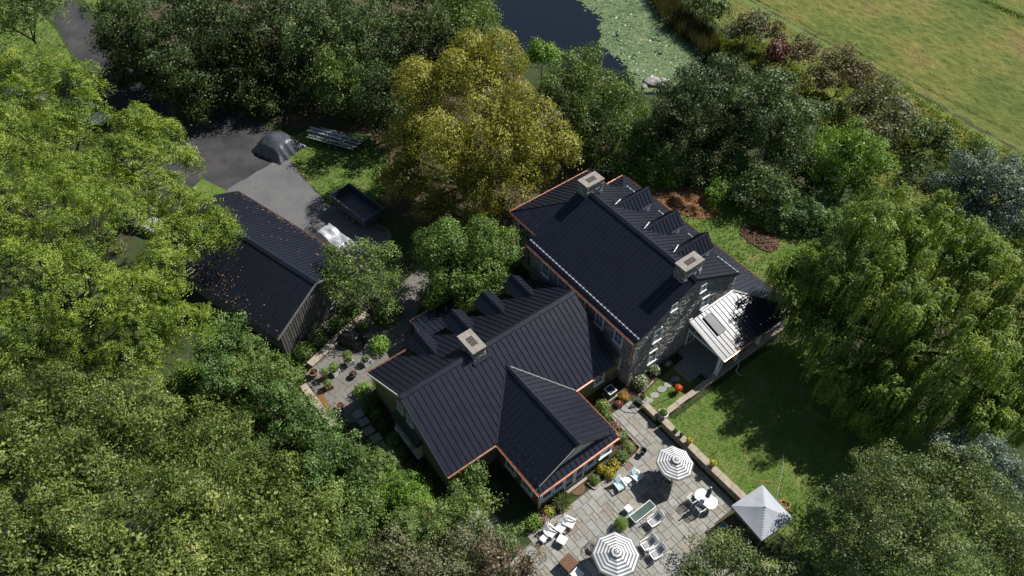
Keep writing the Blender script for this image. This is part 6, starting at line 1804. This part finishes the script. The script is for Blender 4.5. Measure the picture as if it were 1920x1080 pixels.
# covered grill
gp_ = cy(475, 365, 0.6)
gr_ = thing('covered_grill', 'grill under a crumpled black cover by the courtyard wall', 'grill', (gp_.x, gp_.y, 0), R(30))
def drape(parent, name, mat, lx, ly, h, seed, top=0.75, n=26, fold=0.06, smooth=True, loc=(0, 0, 0), shape=None):
    """cloth thrown over a box-like thing: flat-ish crown, sagging sides with folds"""
    rnd = np.random.default_rng(seed)
    ph = rnd.uniform(0, 6.28, 8); k = rnd.normal(size=(8, 2)) * 4
    u = np.linspace(-1, 1, n)
    vs, fs = [], []
    for i in range(n):
        for j in range(n):
            a, b = u[i], u[j]
            e = max(abs(a), abs(b))
            f = min(1, (1 - e) / (1 - top)) if e > top else 1
            wv = sum(math.sin(k[q][0] * a + k[q][1] * b + ph[q]) for q in range(8)) / 8
            z = h * (f ** 0.6) * (1 + 0.12 * wv)
            if shape: z *= shape(a, b)
            flare = 1 + 0.1 * (1 - f) + fold * math.sin(14 * (a if abs(b) > abs(a) else b) + ph[0]) * (1 - f * .6)
            vs.append((a * lx / 2 * min(flare, 1.25), b * ly / 2 * min(flare, 1.25), max(0.03, z + .03 * wv)))
    for i in range(n - 1):
        for j in range(n - 1):
            q = i * n + j; fs.append((q, q + n, q + n + 1, q + 1))
    m = MB(); m.add(vs, fs)
    o = m.build(name, mat, parent, loc, smooth=smooth)
    return o
drape(gr_, 'cover', 'black_plastic', 2.3, 1.3, 1.05, 3, .6, 24)
for x in (-.7, .7): MB().box((x, 0, .06), (.1, .6, .12)).build('foot', 'dark_metal', gr_)
# planters and pots
p = cy(620, 575, .3); pot('white box planter with sparse plant, rightmost in the courtyard', p.x, p.y, .32, .5, 'white_paint', .03, 'leaf_greygreen', .38, .12, square=True, name='box_planter', cat='planter')
p = cy(465, 580, .3); pot('white box planter with tall light green plant behind the grill', p.x, p.y, .3, .48, 'white_paint', .03, 'leaf_birch', .5, .13, square=True, name='box_planter', cat='planter', pz=.5, flat=1.3)
p = cy(335, 670, .3); pot('white box planter with yellow-green bush, left of the others', p.x, p.y, .3, .48, 'white_paint', .03, 'leaf_bright', .45, .13, square=True, name='box_planter', cat='planter', pz=.4, flat=1.2)
p = cy(140, 690, .3); pot('wide clay pot alone on the left of the courtyard', p.x, p.y, .36, .55, 'terracotta', .03, 'leaf_dark', .2, .1)
p = cy(275, 800, .3); pot('square clay planter with bright leaves near the low wall', p.x, p.y, .28, .42, 'terracotta', .03, 'leaf_bright', .36, .13, square=True, name='box_planter', cat='planter', pz=.3)
p = cy(240, 690, .6); pot('tall pot with pale yellow leaves behind the square clay planter', p.x, p.y, .22, .5, 'terracotta', .03, 'leaf_birch', .4, .13, pz=.35)
p = cy(500, 700, .3); pot('dark pot with an orange-brown rim in the middle of the paving', p.x, p.y, .3, .4, 'dark_metal', .03, 'leaf_red', .2, .1)
p = cy(380, 990, .3); pot('empty clay pot at the near edge of the courtyard', p.x, p.y, .32, .42, 'terracotta', .03)
p = at(733, 551, .3); pot('small blue bucket on the sunny wall end', p.x, p.y, .2, .34, 'blue_glaze', .03, name='bucket', cat='bucket')
bn = at(714, 556, .4)
tb2 = thing('bench', 'rough wooden bench beside the blue bucket', 'bench', (bn.x, bn.y, 0), R(40))
for i in range(3): MB().box((0, (i - 1) * .16, .44), (1.3, .15, .04)).build('plank', 'grey_wood', tb2)
for x in (-.5, .5): MB().box((x, 0, .21), (.08, .42, .42)).build('leg', 'grey_wood', tb2)
for lb, x, y, r_, mt, fl, nf, lf_ in [
    ('round hosta bed at the foot of the courtyard tree', 745, 430, .95, 'leaf_bright', None, 0, .2),
    ('yellow-green hosta beside the sunny wall end', 590, 262, .55, 'leaf_bright', None, 0, .18),
    ('green bush between courtyard tree and round tree', 800, 190, 1.1, 'leaf_mid', None, 0, .17),
    ('leafy bush against the barn gable, right', 505, 110, .9, 'leaf_mid', None, 0, .15),
    ('bluish bush against the barn gable, middle', 350, 250, .75, 'leaf_blue', None, 0, .14),
    ('white-flecked plant against the barn gable', 262, 262, .6, 'leaf_greygreen', 'flower_white', 60, .13),
    ('yellow-green bush against the barn gable, left', 175, 370, .85, 'leaf_birch', 'flower_white', 12, .14),
    ('dark bush at the near corner of the barn', 60, 490, .9, 'leaf_mid', None, 0, .15),
    ('small reddish shrub beyond the courtyard tree', 905, 110, .55, 'leaf_red', None, 0, .13),
    ('light green perennial between the barn bushes', 430, 190, .55, 'leaf_birch', None, 0, .13),
    ('green tuft at the wing corner on the paving edge', 590, 850, .8, 'leaf_bright', None, 0, .16),
    ('shady fern clump below the wing corner', 665, 990, .8, 'leaf_dark', None, 0, .16),
    ('dark plant beside the empty clay pot', 345, 1060, .55, 'leaf_dark', 'flower_white', 20, .13),
    ('tall leafy plant at the end of the courtyard wall', 400, 1180, .6, 'leaf_mid', 'flower_white', 30, .15)]:
    p = cy(x, y, .4)
    plant(lb, p.x, p.y, r_, mt, None, fl, nf, lf_)
sheet('planting_strip', px_poly([(592, 742), (604, 735), (628, 778), (618, 786)]), 0.045, 'red_dirt')

# ------------------------------------------------------------------ driveway things
def wheel(parent, c, r, w, axis='y'):
    d = Vector((0, w / 2, 0)) if axis == 'y' else Vector((w / 2, 0, 0))
    c = Vector(c)
    t = MB().cyl(c - d, c + d, r, n=18).build('wheel', 'tyre', parent)
    MB().cyl(c - d * 1.04, c + d * 1.04, r * .55, n=12).build('rim', 'aluminium', t)
def car(label, x, y, rz, body, kind='suv', L=4.6, Wd=1.85):
    t = thing('parked_car', label, 'car', (x, y, 0), rz, 'vehicles parked at the driveway')
    # side profile stations: x, sill z, waist z, half width
    if kind == 'pickup':
        st = [(-L / 2, .55, .98, .84), (-L / 2 + .1, .42, 1.05, .9), (-.35, .35, 1.06, .93), (.9, .35, 1.08, .93), (L / 2 - .35, .38, 1.02, .9), (L / 2, .5, .8, .8)]
        cab = [(-.45, .0), (-.25, .62), (.75, .62), (1.35, .0)]
    else:
        st = [(-L / 2, .5, .9, .8), (-L / 2 + .15, .35, 1.0, .9), (-.8, .32, 1.0, .93), (.8, .32, 1.0, .93), (L / 2 - .4, .36, .92, .88), (L / 2, .48, .72, .76)]
        cab = [(-L / 2 + .2, .0), (-L / 2 + .5, .58), (.35, .6), (1.1, .0)]
    vs, fs = [], []
    for (sx, lo, hi, hw) in st:
        vs += [(sx, -hw * .94, lo), (sx, -hw, (lo + hi) / 2), (sx, -hw * .93, hi), (sx, 0, hi + .04), (sx, hw * .93, hi), (sx, hw, (lo + hi) / 2), (sx, hw * .94, lo)]
    for i in range(len(st) - 1):
        for k in range(7):
            fs.append((i * 7 + k, i * 7 + (k + 1) % 7, (i + 1) * 7 + (k + 1) % 7, (i + 1) * 7 + k))
    fs += [tuple(range(7)), tuple(range(len(st) * 7 - 1, len(st) * 7 - 8, -1))]
    m = MB(); m.add(vs, fs); m.build('body', body, t, bevel=.03)
    zb = 1.02
    m = MB()
    vs = []
    for (cx, cz) in cab:
        hw = .86 - cz * .22
        vs += [(cx, -hw, zb + cz), (cx, hw, zb + cz)]
    m.add(vs, [(0, 1, 3, 2), (2, 3, 5, 4), (4, 5, 7, 6), (0, 2, 4, 6), (7, 5, 3, 1), (6, 7, 1, 0)])
    g_ = m.build('windows', 'glass_dark', t)
    (x1, z1), (x2, z2) = cab[1], cab[2]
    MB().box(((x1 + x2) / 2, 0, zb + z1 + .02), (x2 - x1 + .08, 1.48, .05)).build('roof', body, t, bevel=.02)
    for s in (-1, 1):
        for c0, c1 in ((cab[0], cab[1]), (cab[3], cab[2])):
            MB().bar((c0[0], s * .86, zb + c0[1]), (c1[0], s * .735, zb + c1[1]), .06, .06).build('pillar', body, t)
        for wx in (-L / 2 + .85, L / 2 - .9): wheel(t, (wx, s * .82, .34), .34, .22)
        MB().box((L / 2 - .03, s * .58, .68), (.06, .3, .14)).build('headlight', 'trim_pale', t)
        MB().box((-L / 2 + .03, s * .68, .8), (.06, .14, .22)).build('tail_light', 'red_car', t)
    if kind == 'pickup':
        m = MB(); m.box((-1.35, 0, 1.09), (1.6, 1.5, .03)); m.build('bed', 'dark_metal', t)
        for rx in (-2.1, -.5, 1.5):
            for s in (-1, 1): MB().box((rx, s * .78, 1.45 if rx < 1 else 1.4), (.05, .05, .9)).build('rack_post', 'aluminium', t)
            MB().box((rx, 0, 1.9), (.05, 1.62, .05)).build('rack_bar', 'aluminium', t)
    return t
p = at(142, 147, 1); car('dark blue car at the driveway edge, partly under the locust', p.x, p.y, R(15), 'car_blue')
p = at(163, 205, 1.2); car('white pickup with a ladder rack under the locust boughs', p.x, p.y, R(25), 'car_white', 'pickup', 5.4)
p = at(45, 180, 1); car('silver car nearly hidden by the leftmost locust', p.x, p.y, R(60), 'car_silver')
p = at(262, 402, 1.2); car('white vehicle glimpsed through the locust beside the barn', p.x, p.y, R(20), 'car_white', 'suv', 5.0)
def ladder(label, p, q, w=.42, group=None, mat='dull_aluminium', rung=.3):
    p = Vector(p); q = Vector(q); c = (p + q) / 2
    t = thing('ladder', label, 'ladder', c, 0, group)
    d = (q - p).normalized(); s = d.cross(Z3).normalized(); up = s.cross(d)
    a, b = p - c, q - c
    for k in (-1, 1): MB().bar(a + s * k * w / 2, b + s * k * w / 2, .035, .09, up).build('rail', mat, t)
    n = int((q - p).length / rung)
    for i in range(1, n):
        o = a.lerp(b, i / n); MB().cyl(o - s * w / 2, o + s * w / 2, .018, n=6).build('rung', mat, t)
    return t
p = at(158, 222, 2.0); ladder('aluminium ladder lying on the rack of the white pickup', p + Vector((-2.0, -1.0, 0)), p + Vector((1.6, .75, 0)), .45)
# trailer with ladders
LT0, LT1 = Vector((-46.0, -5.5, 0)), Vector((-39.4, -1.5, 0))
ld = (LT1 - LT0).normalized(); ls = Vector((-ld.y, ld.x, 0)); la = math.atan2(ld.y, ld.x)
lt = thing('ladder_trailer', 'low dark trailer loaded with ladders on the shaded grass', 'trailer', (LT0 + LT1) / 2, la)
MB().box((0, 0, .5), (5.2, 1.5, .1)).build('bed', 'dark_metal', lt)
for s in (-1, 1):
    MB().box((0, s * .76, .72), (5.2, .05, .06)).build('side_rail', 'dark_metal', lt)
    for x in (-2.5, -.8, .8, 2.5): MB().box((x, s * .74, .62), (.06, .06, .26)).build('stake', 'dark_metal', lt)
    for x in (-.4, .4): wheel(lt, (x, s * .88, .32), .32, .2)
MB().bar((2.6, .4, .45), (3.7, 0, .42), .08, .08).build('drawbar', 'dark_metal', lt); MB().bar((2.6, -.4, .45), (3.7, 0, .42), .08, .08).build('drawbar', 'dark_metal', lt)
MB().cyl((3.5, 0, 0), (3.5, 0, .5), .05, n=8).build('jack', 'aluminium', lt)
G = 'ladders on the low trailer'
mid = (LT0 + LT1) / 2
for i, (off, z, lb) in enumerate([(-.95, .98, 'aluminium ladder on the near edge of the trailer load, rungs clearly seen'), (-.4, 1.0, 'aluminium ladder second from the near edge of the load'), (.15, 1.02, 'aluminium ladder in the middle of the trailer load'), (.62, 1.05, 'aluminium ladder at the far edge of the trailer load')]):
    c = mid + ls * off
    ladder(lb, c - ld * (3.1 - .2 * i) + Z3 * z, c + ld * (2.9 + .1 * i) + Z3 * z, .42, G)
for i, (off, z, lb) in enumerate([(-.2, 1.14, 'long scaffold plank lying on top of the ladders'), (.3, 1.16, 'second pale scaffold plank beside the first on the ladders')]):
    c = mid + ls * off
    tag(MB().bar(-ld * 3.0, ld * (1.2 + .6 * i), .28, .05).build('scaffold_plank', 'dull_aluminium', loc=c + Z3 * z - ld * .4, bevel=.005), lb, 'plank', 'scaffold planks on the trailer')
# tarpaulin heap
tp = thing('tarp_heap', 'round heap under a crumpled grey tarpaulin beside the driveway', 'heap', (-46.0, -9.0, 0), R(20))
drape(tp, 'tarpaulin', 'tarp_grey', 4.0, 3.6, 1.7, 11, .72, 34, .05, shape=lambda a, b: max(.05, 1 - .42 * (a * a + b * b)))
for k in range(9):
    a = k * .7; MB().blob((1.95 * math.cos(a), 1.75 * math.sin(a), .1), .16, k, .2, 7, 5).build('weight_stone', 'rock', tp)
# dump trailer
dt = thing('dump_trailer', 'empty dark steel dump trailer standing on the gravel pad', 'trailer', (-31.3, -7.25, 0), R(9.5))
MB().box((0, 0, .95), (5.2, 2.3, .1)).build('floor', 'trailer_steel', dt)
for s in (-1, 1):
    MB().box((0, s * 1.17, 1.42), (5.3, .06, .9)).build('side_wall', 'trailer_steel', dt)
    MB().box((0, s * 1.2, 1.9), (5.4, .14, .08)).build('top_rail', 'trailer_steel', dt)
    for k in range(9): MB().box((-2.5 + k * .625, s * 1.23, 1.4), (.08, .08, .9)).build('rib', 'trailer_steel', dt)
    for x in (-.45, .45): wheel(dt, (x, s * 1.05, .38), .38, .24)
    MB().box((0, s * 1.1, .82), (2.0, .34, .04)).build('fender', 'trailer_steel', dt)
for x in (-2.65, 2.65):
    MB().box((x, 0, 1.42), (.06, 2.3, .9)).build('end_wall', 'trailer_steel', dt); MB().box((x, 0, 1.9), (.12, 2.3, .08)).build('top_rail', 'trailer_steel', dt)
MB().box((0, 0, .7), (5.0, .9, .3)).build('chassis', 'dark_metal', dt)
for s in (-1, 1): MB().bar((2.6, s * .45, .62), (4.0, 0, .55), .1, .12).build('drawbar', 'dark_metal', dt)
rnd = random.Random(9)
leaf_scatter(dt, [(rnd.gauss(.6, 1.0), rnd.gauss(-.2, .5), 1.02) for _ in range(160)], 'fallen_leaf', .13, 'debris', lift=.01)
# machine under a silver tarp
tv = thing('tarped_machine', 'garden machine wrapped in a shiny silver tarp behind the barn', 'machine', (-29.0, -11.2, 0), R(14))
drape(tv, 'tarp', 'tarp_silver', 3.8, 2.1, 1.6, 15, .72, 36, .05, shape=lambda a, b: .82 + .25 * (1 / (1 + math.exp(12 * (a + .05)))))
for x in (-1.2, 1.2):
    for s in (-1, 1): wheel(tv, (x, s * .85, .26), .26, .2)

# ------------------------------------------------------------------ raw earth, mulch, pond, rocks
def heap(name, poly, zmax, mat, label, cat, chips, chipmat, csize, seed):
    x0 = min(p[0] for p in poly); x1 = max(p[0] for p in poly); y0 = min(p[1] for p in poly); y1 = max(p[1] for p in poly)
    n = 40
    r2 = np.random.default_rng(seed); K = r2.normal(size=(10, 2)) * 2.2; ph = r2.uniform(0, 6.28, 10)
    cx = sum(p[0] for p in poly) / len(poly); cyy = sum(p[1] for p in poly) / len(poly)
    vs, fs, ok = [], [], {}
    def edge(x, y):
        d = 1e9
        for i in range(len(poly)):
            a = Vector(poly[i]); b = Vector(poly[(i + 1) % len(poly)]); t = max(0, min(1, (Vector((x, y)) - a).dot(b - a) / (b - a).length_squared))
            d = min(d, (Vector((x, y)) - a.lerp(b, t)).length)
        return d
    def hgt(x, y):
        d = edge(x, y)
        w = sum(math.sin(K[q][0] * x + K[q][1] * y + ph[q]) for q in range(10)) / 10
        return max(0.01, zmax * min(1, d / 1.1) * (.55 + 1.1 * w)) + .012
    for i in range(n + 1):
        for j in range(n + 1):
            x, y = x0 + (x1 - x0) * i / n, y0 + (y1 - y0) * j / n
            if inside((x, y), poly):
                ok[(i, j)] = len(vs); vs.append((x - cx, y - cyy, hgt(x, y)))
    for i in range(n):
        for j in range(n):
            q = [(i, j), (i + 1, j), (i + 1, j + 1), (i, j + 1)]
            q = [c for c in q if c in ok]
            if len(q) >= 3: fs.append(tuple(ok[c] for c in q))
    t = thing(name, label, cat, (cx, cyy, 0))
    m = MB(); m.add(vs, fs); m.build('earth', mat, t)
    m = MB(); rnd = random.Random(seed)
    k = 0
    while k < chips:
        x, y = rnd.uniform(x0, x1), rnd.uniform(y0, y1)
        if inside((x, y), poly):
            s = csize * rnd.uniform(.4, 1.5)
            M = Matrix.Rotation(rnd.uniform(0, 6), 4, 'Z') @ Matrix.Rotation(rnd.uniform(-.6, .6), 4, 'X')
            m.box((x - cx, y - cyy, hgt(x, y) + s * .15), (s * rnd.uniform(.7, 1.6), s * rnd.uniform(.5, 1), s * rnd.uniform(.4, .8)), M=M); k += 1
    tag(m.build('clods', chipmat, t), kind='stuff')
    return t
heap('earth_mound', [(-15.9, 18.2), (-15.2, 20.6), (-13.8, 23.0), (-11.5, 23.2), (-9.4, 22.0), (-9.6, 20.2), (-10.6, 19.0), (-13.3, 18.0)], .75, 'red_dirt', 'mound of freshly dug reddish-brown earth behind the dormers', 'earth', 220, 'clod', .16, 5)
heap('mulch_bed', [(-6.7, 21.8), (-6.2, 23.2), (-5.0, 23.9), (-3.6, 23.7), (-2.8, 22.9), (-2.8, 21.8), (-3.1, 21.4), (-4.9, 20.9), (-6.2, 21.1)], .22, 'soil', 'leaf-shaped bed of brown wood mulch in the back lawn', 'bed', 900, 'mulch_chip', .14, 6)
# lily pads
LP = px_poly([(1070, -12), (1110, 18), (1132, 30), (1128, 62), (1134, 88), (1160, 108), (1186, 132), (1200, 148), (1196, 168), (1212, 190), (1250, 190), (1290, 160), (1338, 122), (1322, 96), (1290, 72), (1258, 42), (1222, 6), (1205, -12)], -.36)
pv, pf = [], []
rnd = random.Random(17)
lx0 = min(p.x for p in LP); lx1 = max(p.x for p in LP); ly0 = min(p.y for p in LP); ly1 = max(p.y for p in LP)
n_ = 0
tries = 0
while n_ < 9500 and tries < 60000:
    tries += 1
    x, y = rnd.uniform(lx0, lx1), rnd.uniform(ly0, ly1)
    if not inside((x + rnd.gauss(0, .35), y + rnd.gauss(0, .35)), LP): continue
    if not inside((x, y), POND): continue
    if math.sin(x * .9 + 1.3 * math.sin(y * .7)) * math.cos(y * 1.1 + math.sin(x * .6)) < -.78 and rnd.random() < .7: continue
    r_ = rnd.uniform(.13, .25); a0 = rnd.uniform(0, 6.28); z = -.374 + rnd.uniform(.004, .05); tx, ty = rnd.gauss(0, .14), rnd.gauss(0, .14)
    k = len(pv)
    for q in range(7):
        a = a0 + .35 + q * (6.28 - .7) / 6; dx, dy = r_ * math.cos(a), r_ * math.sin(a); pv.append((x + dx, y + dy, z + dx * tx + dy * ty))
    pv.append((x, y, z)); pf += [(k + 7, k + q, k + q + 1) for q in range(6)]; n_ += 1
lp = np_mesh('lily_pads', np.array(pv), np.array(pf), 'lily_leaf')
tag(lp, 'floating carpet of round green lily pads on the pond', 'lily pads', kind='stuff')
for i, (px, py, r_, lb) in enumerate([(1226, 153, (1.15, .8, .55), 'large pale boulder at the edge of the lily pads'), (1242, 150, (.75, .5, .4), 'smaller pale boulder right of the large one'), (1208, 160, (.5, .35, .25), 'flat low rock left of the large boulder')]):
    p = at(px, py, -.1)
    tag(MB().blob((0, 0, 0), r_, 3 + i, .16, 12, 8).build('boulder', 'rock', loc=(p.x, p.y, -.25), rz=.5 + i), lb, 'rock', 'rocks in the pond')
# fence along the field
fe_ = thing('field_fence', 'thin wire fence on slim posts along the mown field path', 'fence', (0, 0, 0))
k = 0
for x in range(-36, 28, 6):
    y = 55.2 - max(0, x + 22) * .045
    MB().cyl((x, y, 0), (x, y, 1.15), .035, n=6).build('post', 'grey_wood', fe_)
for z in (.55, 1.05):
    MB().tube([(x, 55.2 - max(0, x + 22) * .045, z) for x in range(-36, 25, 3)], .014, 4).build('wire', 'aluminium', fe_)

# ------------------------------------------------------------------ grass
def grass(name, poly, dens, h, mat, label, seed, wdt=.06, avoid=(), lean=.35, z0=0.0, clump=3):
    r2 = np.random.default_rng(seed)
    P = np.array([(p[0], p[1]) for p in poly])
    x0, y0 = P.min(0); x1, y1 = P.max(0)
    n = int(dens * (x1 - x0) * (y1 - y0))
    X = r2.uniform(x0, x1, n); Y = r2.uniform(y0, y1, n)
    c = np.zeros(n, bool)
    def ins(Q):
        c = np.zeros(n, bool)
        for i in range(len(Q)):
            ax, ay = Q[i]; bx, by = Q[(i + 1) % len(Q)]
            m = (ay > Y) != (by > Y)
            c ^= m & (X < (bx - ax) * (Y - ay) / (by - ay + 1e-12) + ax)
        return c
    ok = ins(P)
    for a in avoid: ok &= ~ins(np.array([(p[0], p[1]) for p in a]))
    X, Y = X[ok], Y[ok]; n = len(X)
    Vs = []
    for k in range(clump):
        a = r2.uniform(0, 6.28, n); hh = h * r2.uniform(.5, 1.4, n); w = wdt * r2.uniform(.7, 1.3, n)
        bx, by = X + r2.normal(0, wdt, n), Y + r2.normal(0, wdt, n)
        lx, ly = r2.normal(0, lean, n) * hh, r2.normal(0, lean, n) * hh
        A = np.stack([bx - np.cos(a) * w / 2, by - np.sin(a) * w / 2, np.full(n, z0)], 1); B = np.stack([bx + np.cos(a) * w / 2, by + np.sin(a) * w / 2, np.full(n, z0)], 1)
        Cc = np.stack([bx + lx, by + ly, z0 + hh], 1)
        Vs.append(np.stack([A, B, Cc], 1).reshape(-1, 3))
    V = np.concatenate(Vs); F = np.arange(len(V)).reshape(-1, 3)
    o = np_mesh(name, V, F, mat)
    return tag(o, label, 'grass', kind='stuff')
vis = px_poly([(1250, -40), (1980, -40), (1980, 320), (1900, 340), (1760, 320), (1640, 200), (1500, 110), (1400, 60)])
# the field's own relief: tussocks and drifts too many to count
mx0, mx1, my0, my1, stp = -62.0, 26.0, 57.2, 100.0, 0.36
gx_ = np.arange(mx0, mx1, stp); gy_ = np.arange(my0, my1, stp)
XX, YY = np.meshgrid(gx_, gy_, indexing='ij')
r3 = np.random.default_rng(77)
hh = r3.random(XX.shape)
sm = (hh + np.roll(hh, 1, 0) + np.roll(hh, 1, 1) + np.roll(hh, -1, 0) + np.roll(hh, -1, 1)) / 5
drift = np.sin(XX * .21 + 1.7 * np.sin(YY * .13)) * np.cos(YY * .26 + np.sin(XX * .17))
ZZ = 0.03 + 0.26 * np.clip(sm - .3, 0, 1) + 0.13 * hh * (0.6 + 0.5 * drift)
ZZ[0, :] = ZZ[-1, :] = -0.02; ZZ[:, 0] = ZZ[:, -1] = -0.02
XX = XX + r3.normal(0, .07, XX.shape); YY = YY + r3.normal(0, .07, YY.shape)
ny_ = len(gy_)
I_, J_ = np.meshgrid(np.arange(len(gx_) - 1), np.arange(ny_ - 1), indexing='ij')
a_ = (I_ * ny_ + J_).ravel()
mg = np_mesh('meadow_grass', np.stack([XX.ravel(), YY.ravel(), ZZ.ravel()], 1), np.stack([a_, a_ + ny_, a_ + ny_ + 1, a_ + 1], 1), 'meadow')
tag(mg, 'tussocky yellow-green grass of the open field', 'grass', kind='stuff')
grass('lawn_grass', [(4.2, 0.3), (20, 0.2), (26, -4), (24, 8), (14, 14), (6, 15.5), (4.2, 14)], 45, .075, 'grass_blade', 'short green grass of the lawn beside the patio wall', 4, .05, lean=.7)
grass('back_lawn_grass', LAWN_N, 30, .12, 'grass_blade', 'short green grass of the lawn behind the house', 5, .07, lean=.6, avoid=([(-15.9, 18.2), (-15.2, 20.6), (-13.8, 23.0), (-11.5, 23.2), (-9.4, 22.0), (-9.6, 20.2), (-13.3, 18.0)], [(-6.7, 21.8), (-6.2, 23.2), (-5.0, 23.9), (-2.8, 22.9), (-3.1, 21.4), (-4.9, 20.9)]))
grass('small_lawn_grass', [(1.3, -0.3), (3.7, -0.3), (3.7, 5.8), (0.9, 4.4), (1.4, 0.6)], 60, .06, 'grass_blade', 'short grass of the small lawn with stepping stones', 6, .05, lean=.7)
grass('side_lawn_grass', [(-43.8, -9.0), (-39, -8.9), (-34.6, -8.6), (-32, -5), (-34, -1), (-42, 0), (-47, -4), (-47, -8)], 22, .12, 'grass_blade', 'shaded grass beside the gravel pad', 7, .09, lean=.6)
grass('front_lawn_grass', LAWN_W, 7, .16, 'grass_blade', 'bright grass beside the driveway top left', 8, .13, lean=.6)
reed = px_poly([(1212, -10), (1262, -5), (1300, 35), (1335, 62), (1352, 105), (1318, 108), (1286, 76), (1245, 44)])
grass('reeds', [(p.x, p.y) for p in reed], 16, 1.5, 'reed_blade', 'brown-green reed belt along the right pond bank', 9, .14, lean=.18)
grass('field_ditch', [(-17.5, 82.2), (-16.2, 81.4), (-4, 81.0), (10, 79.5), (10, 80.6), (-4, 82.2)], 30, .35, 'grass_blade', 'dark strip of tall grass crossing the far field corner', 12, .16, lean=.3)
vg = px_poly([(1560, 190), (1700, 270), (1800, 330), (1990, 430), (1990, 320), (1850, 262), (1700, 160), (1600, 110)])
grass('verge_grass', [(p.x, p.y) for p in vg], 9, .3, 'meadow_blade', 'yellowish rough grass strip between scrub and mown path', 13, .15, lean=.4)
bank = px_poly([(1330, 60), (1420, 70), (1500, 130), (1560, 190), (1600, 240), (1560, 260), (1480, 160), (1350, 110)])
grass('bank_grass', [(p.x, p.y) for p in bank], 10, .5, 'meadow_blade', 'rough grass between hedge and scrub bushes', 10, .15, lean=.4)
under = px_poly([(560, 690), (620, 800), (700, 960), (900, 1000), (1000, 1100), (400, 1100), (300, 900), (330, 700), (480, 600)])
grass('undergrowth', [(p.x, p.y) for p in under], 14, .5, 'grass_blade', 'ragged undergrowth below the oak and border shrubs', 11, .2, lean=.6, avoid=(PAT and [(-24, -20.2), (3.6, -20.2), (3.6, -17.2), (-24, -17.2)],))
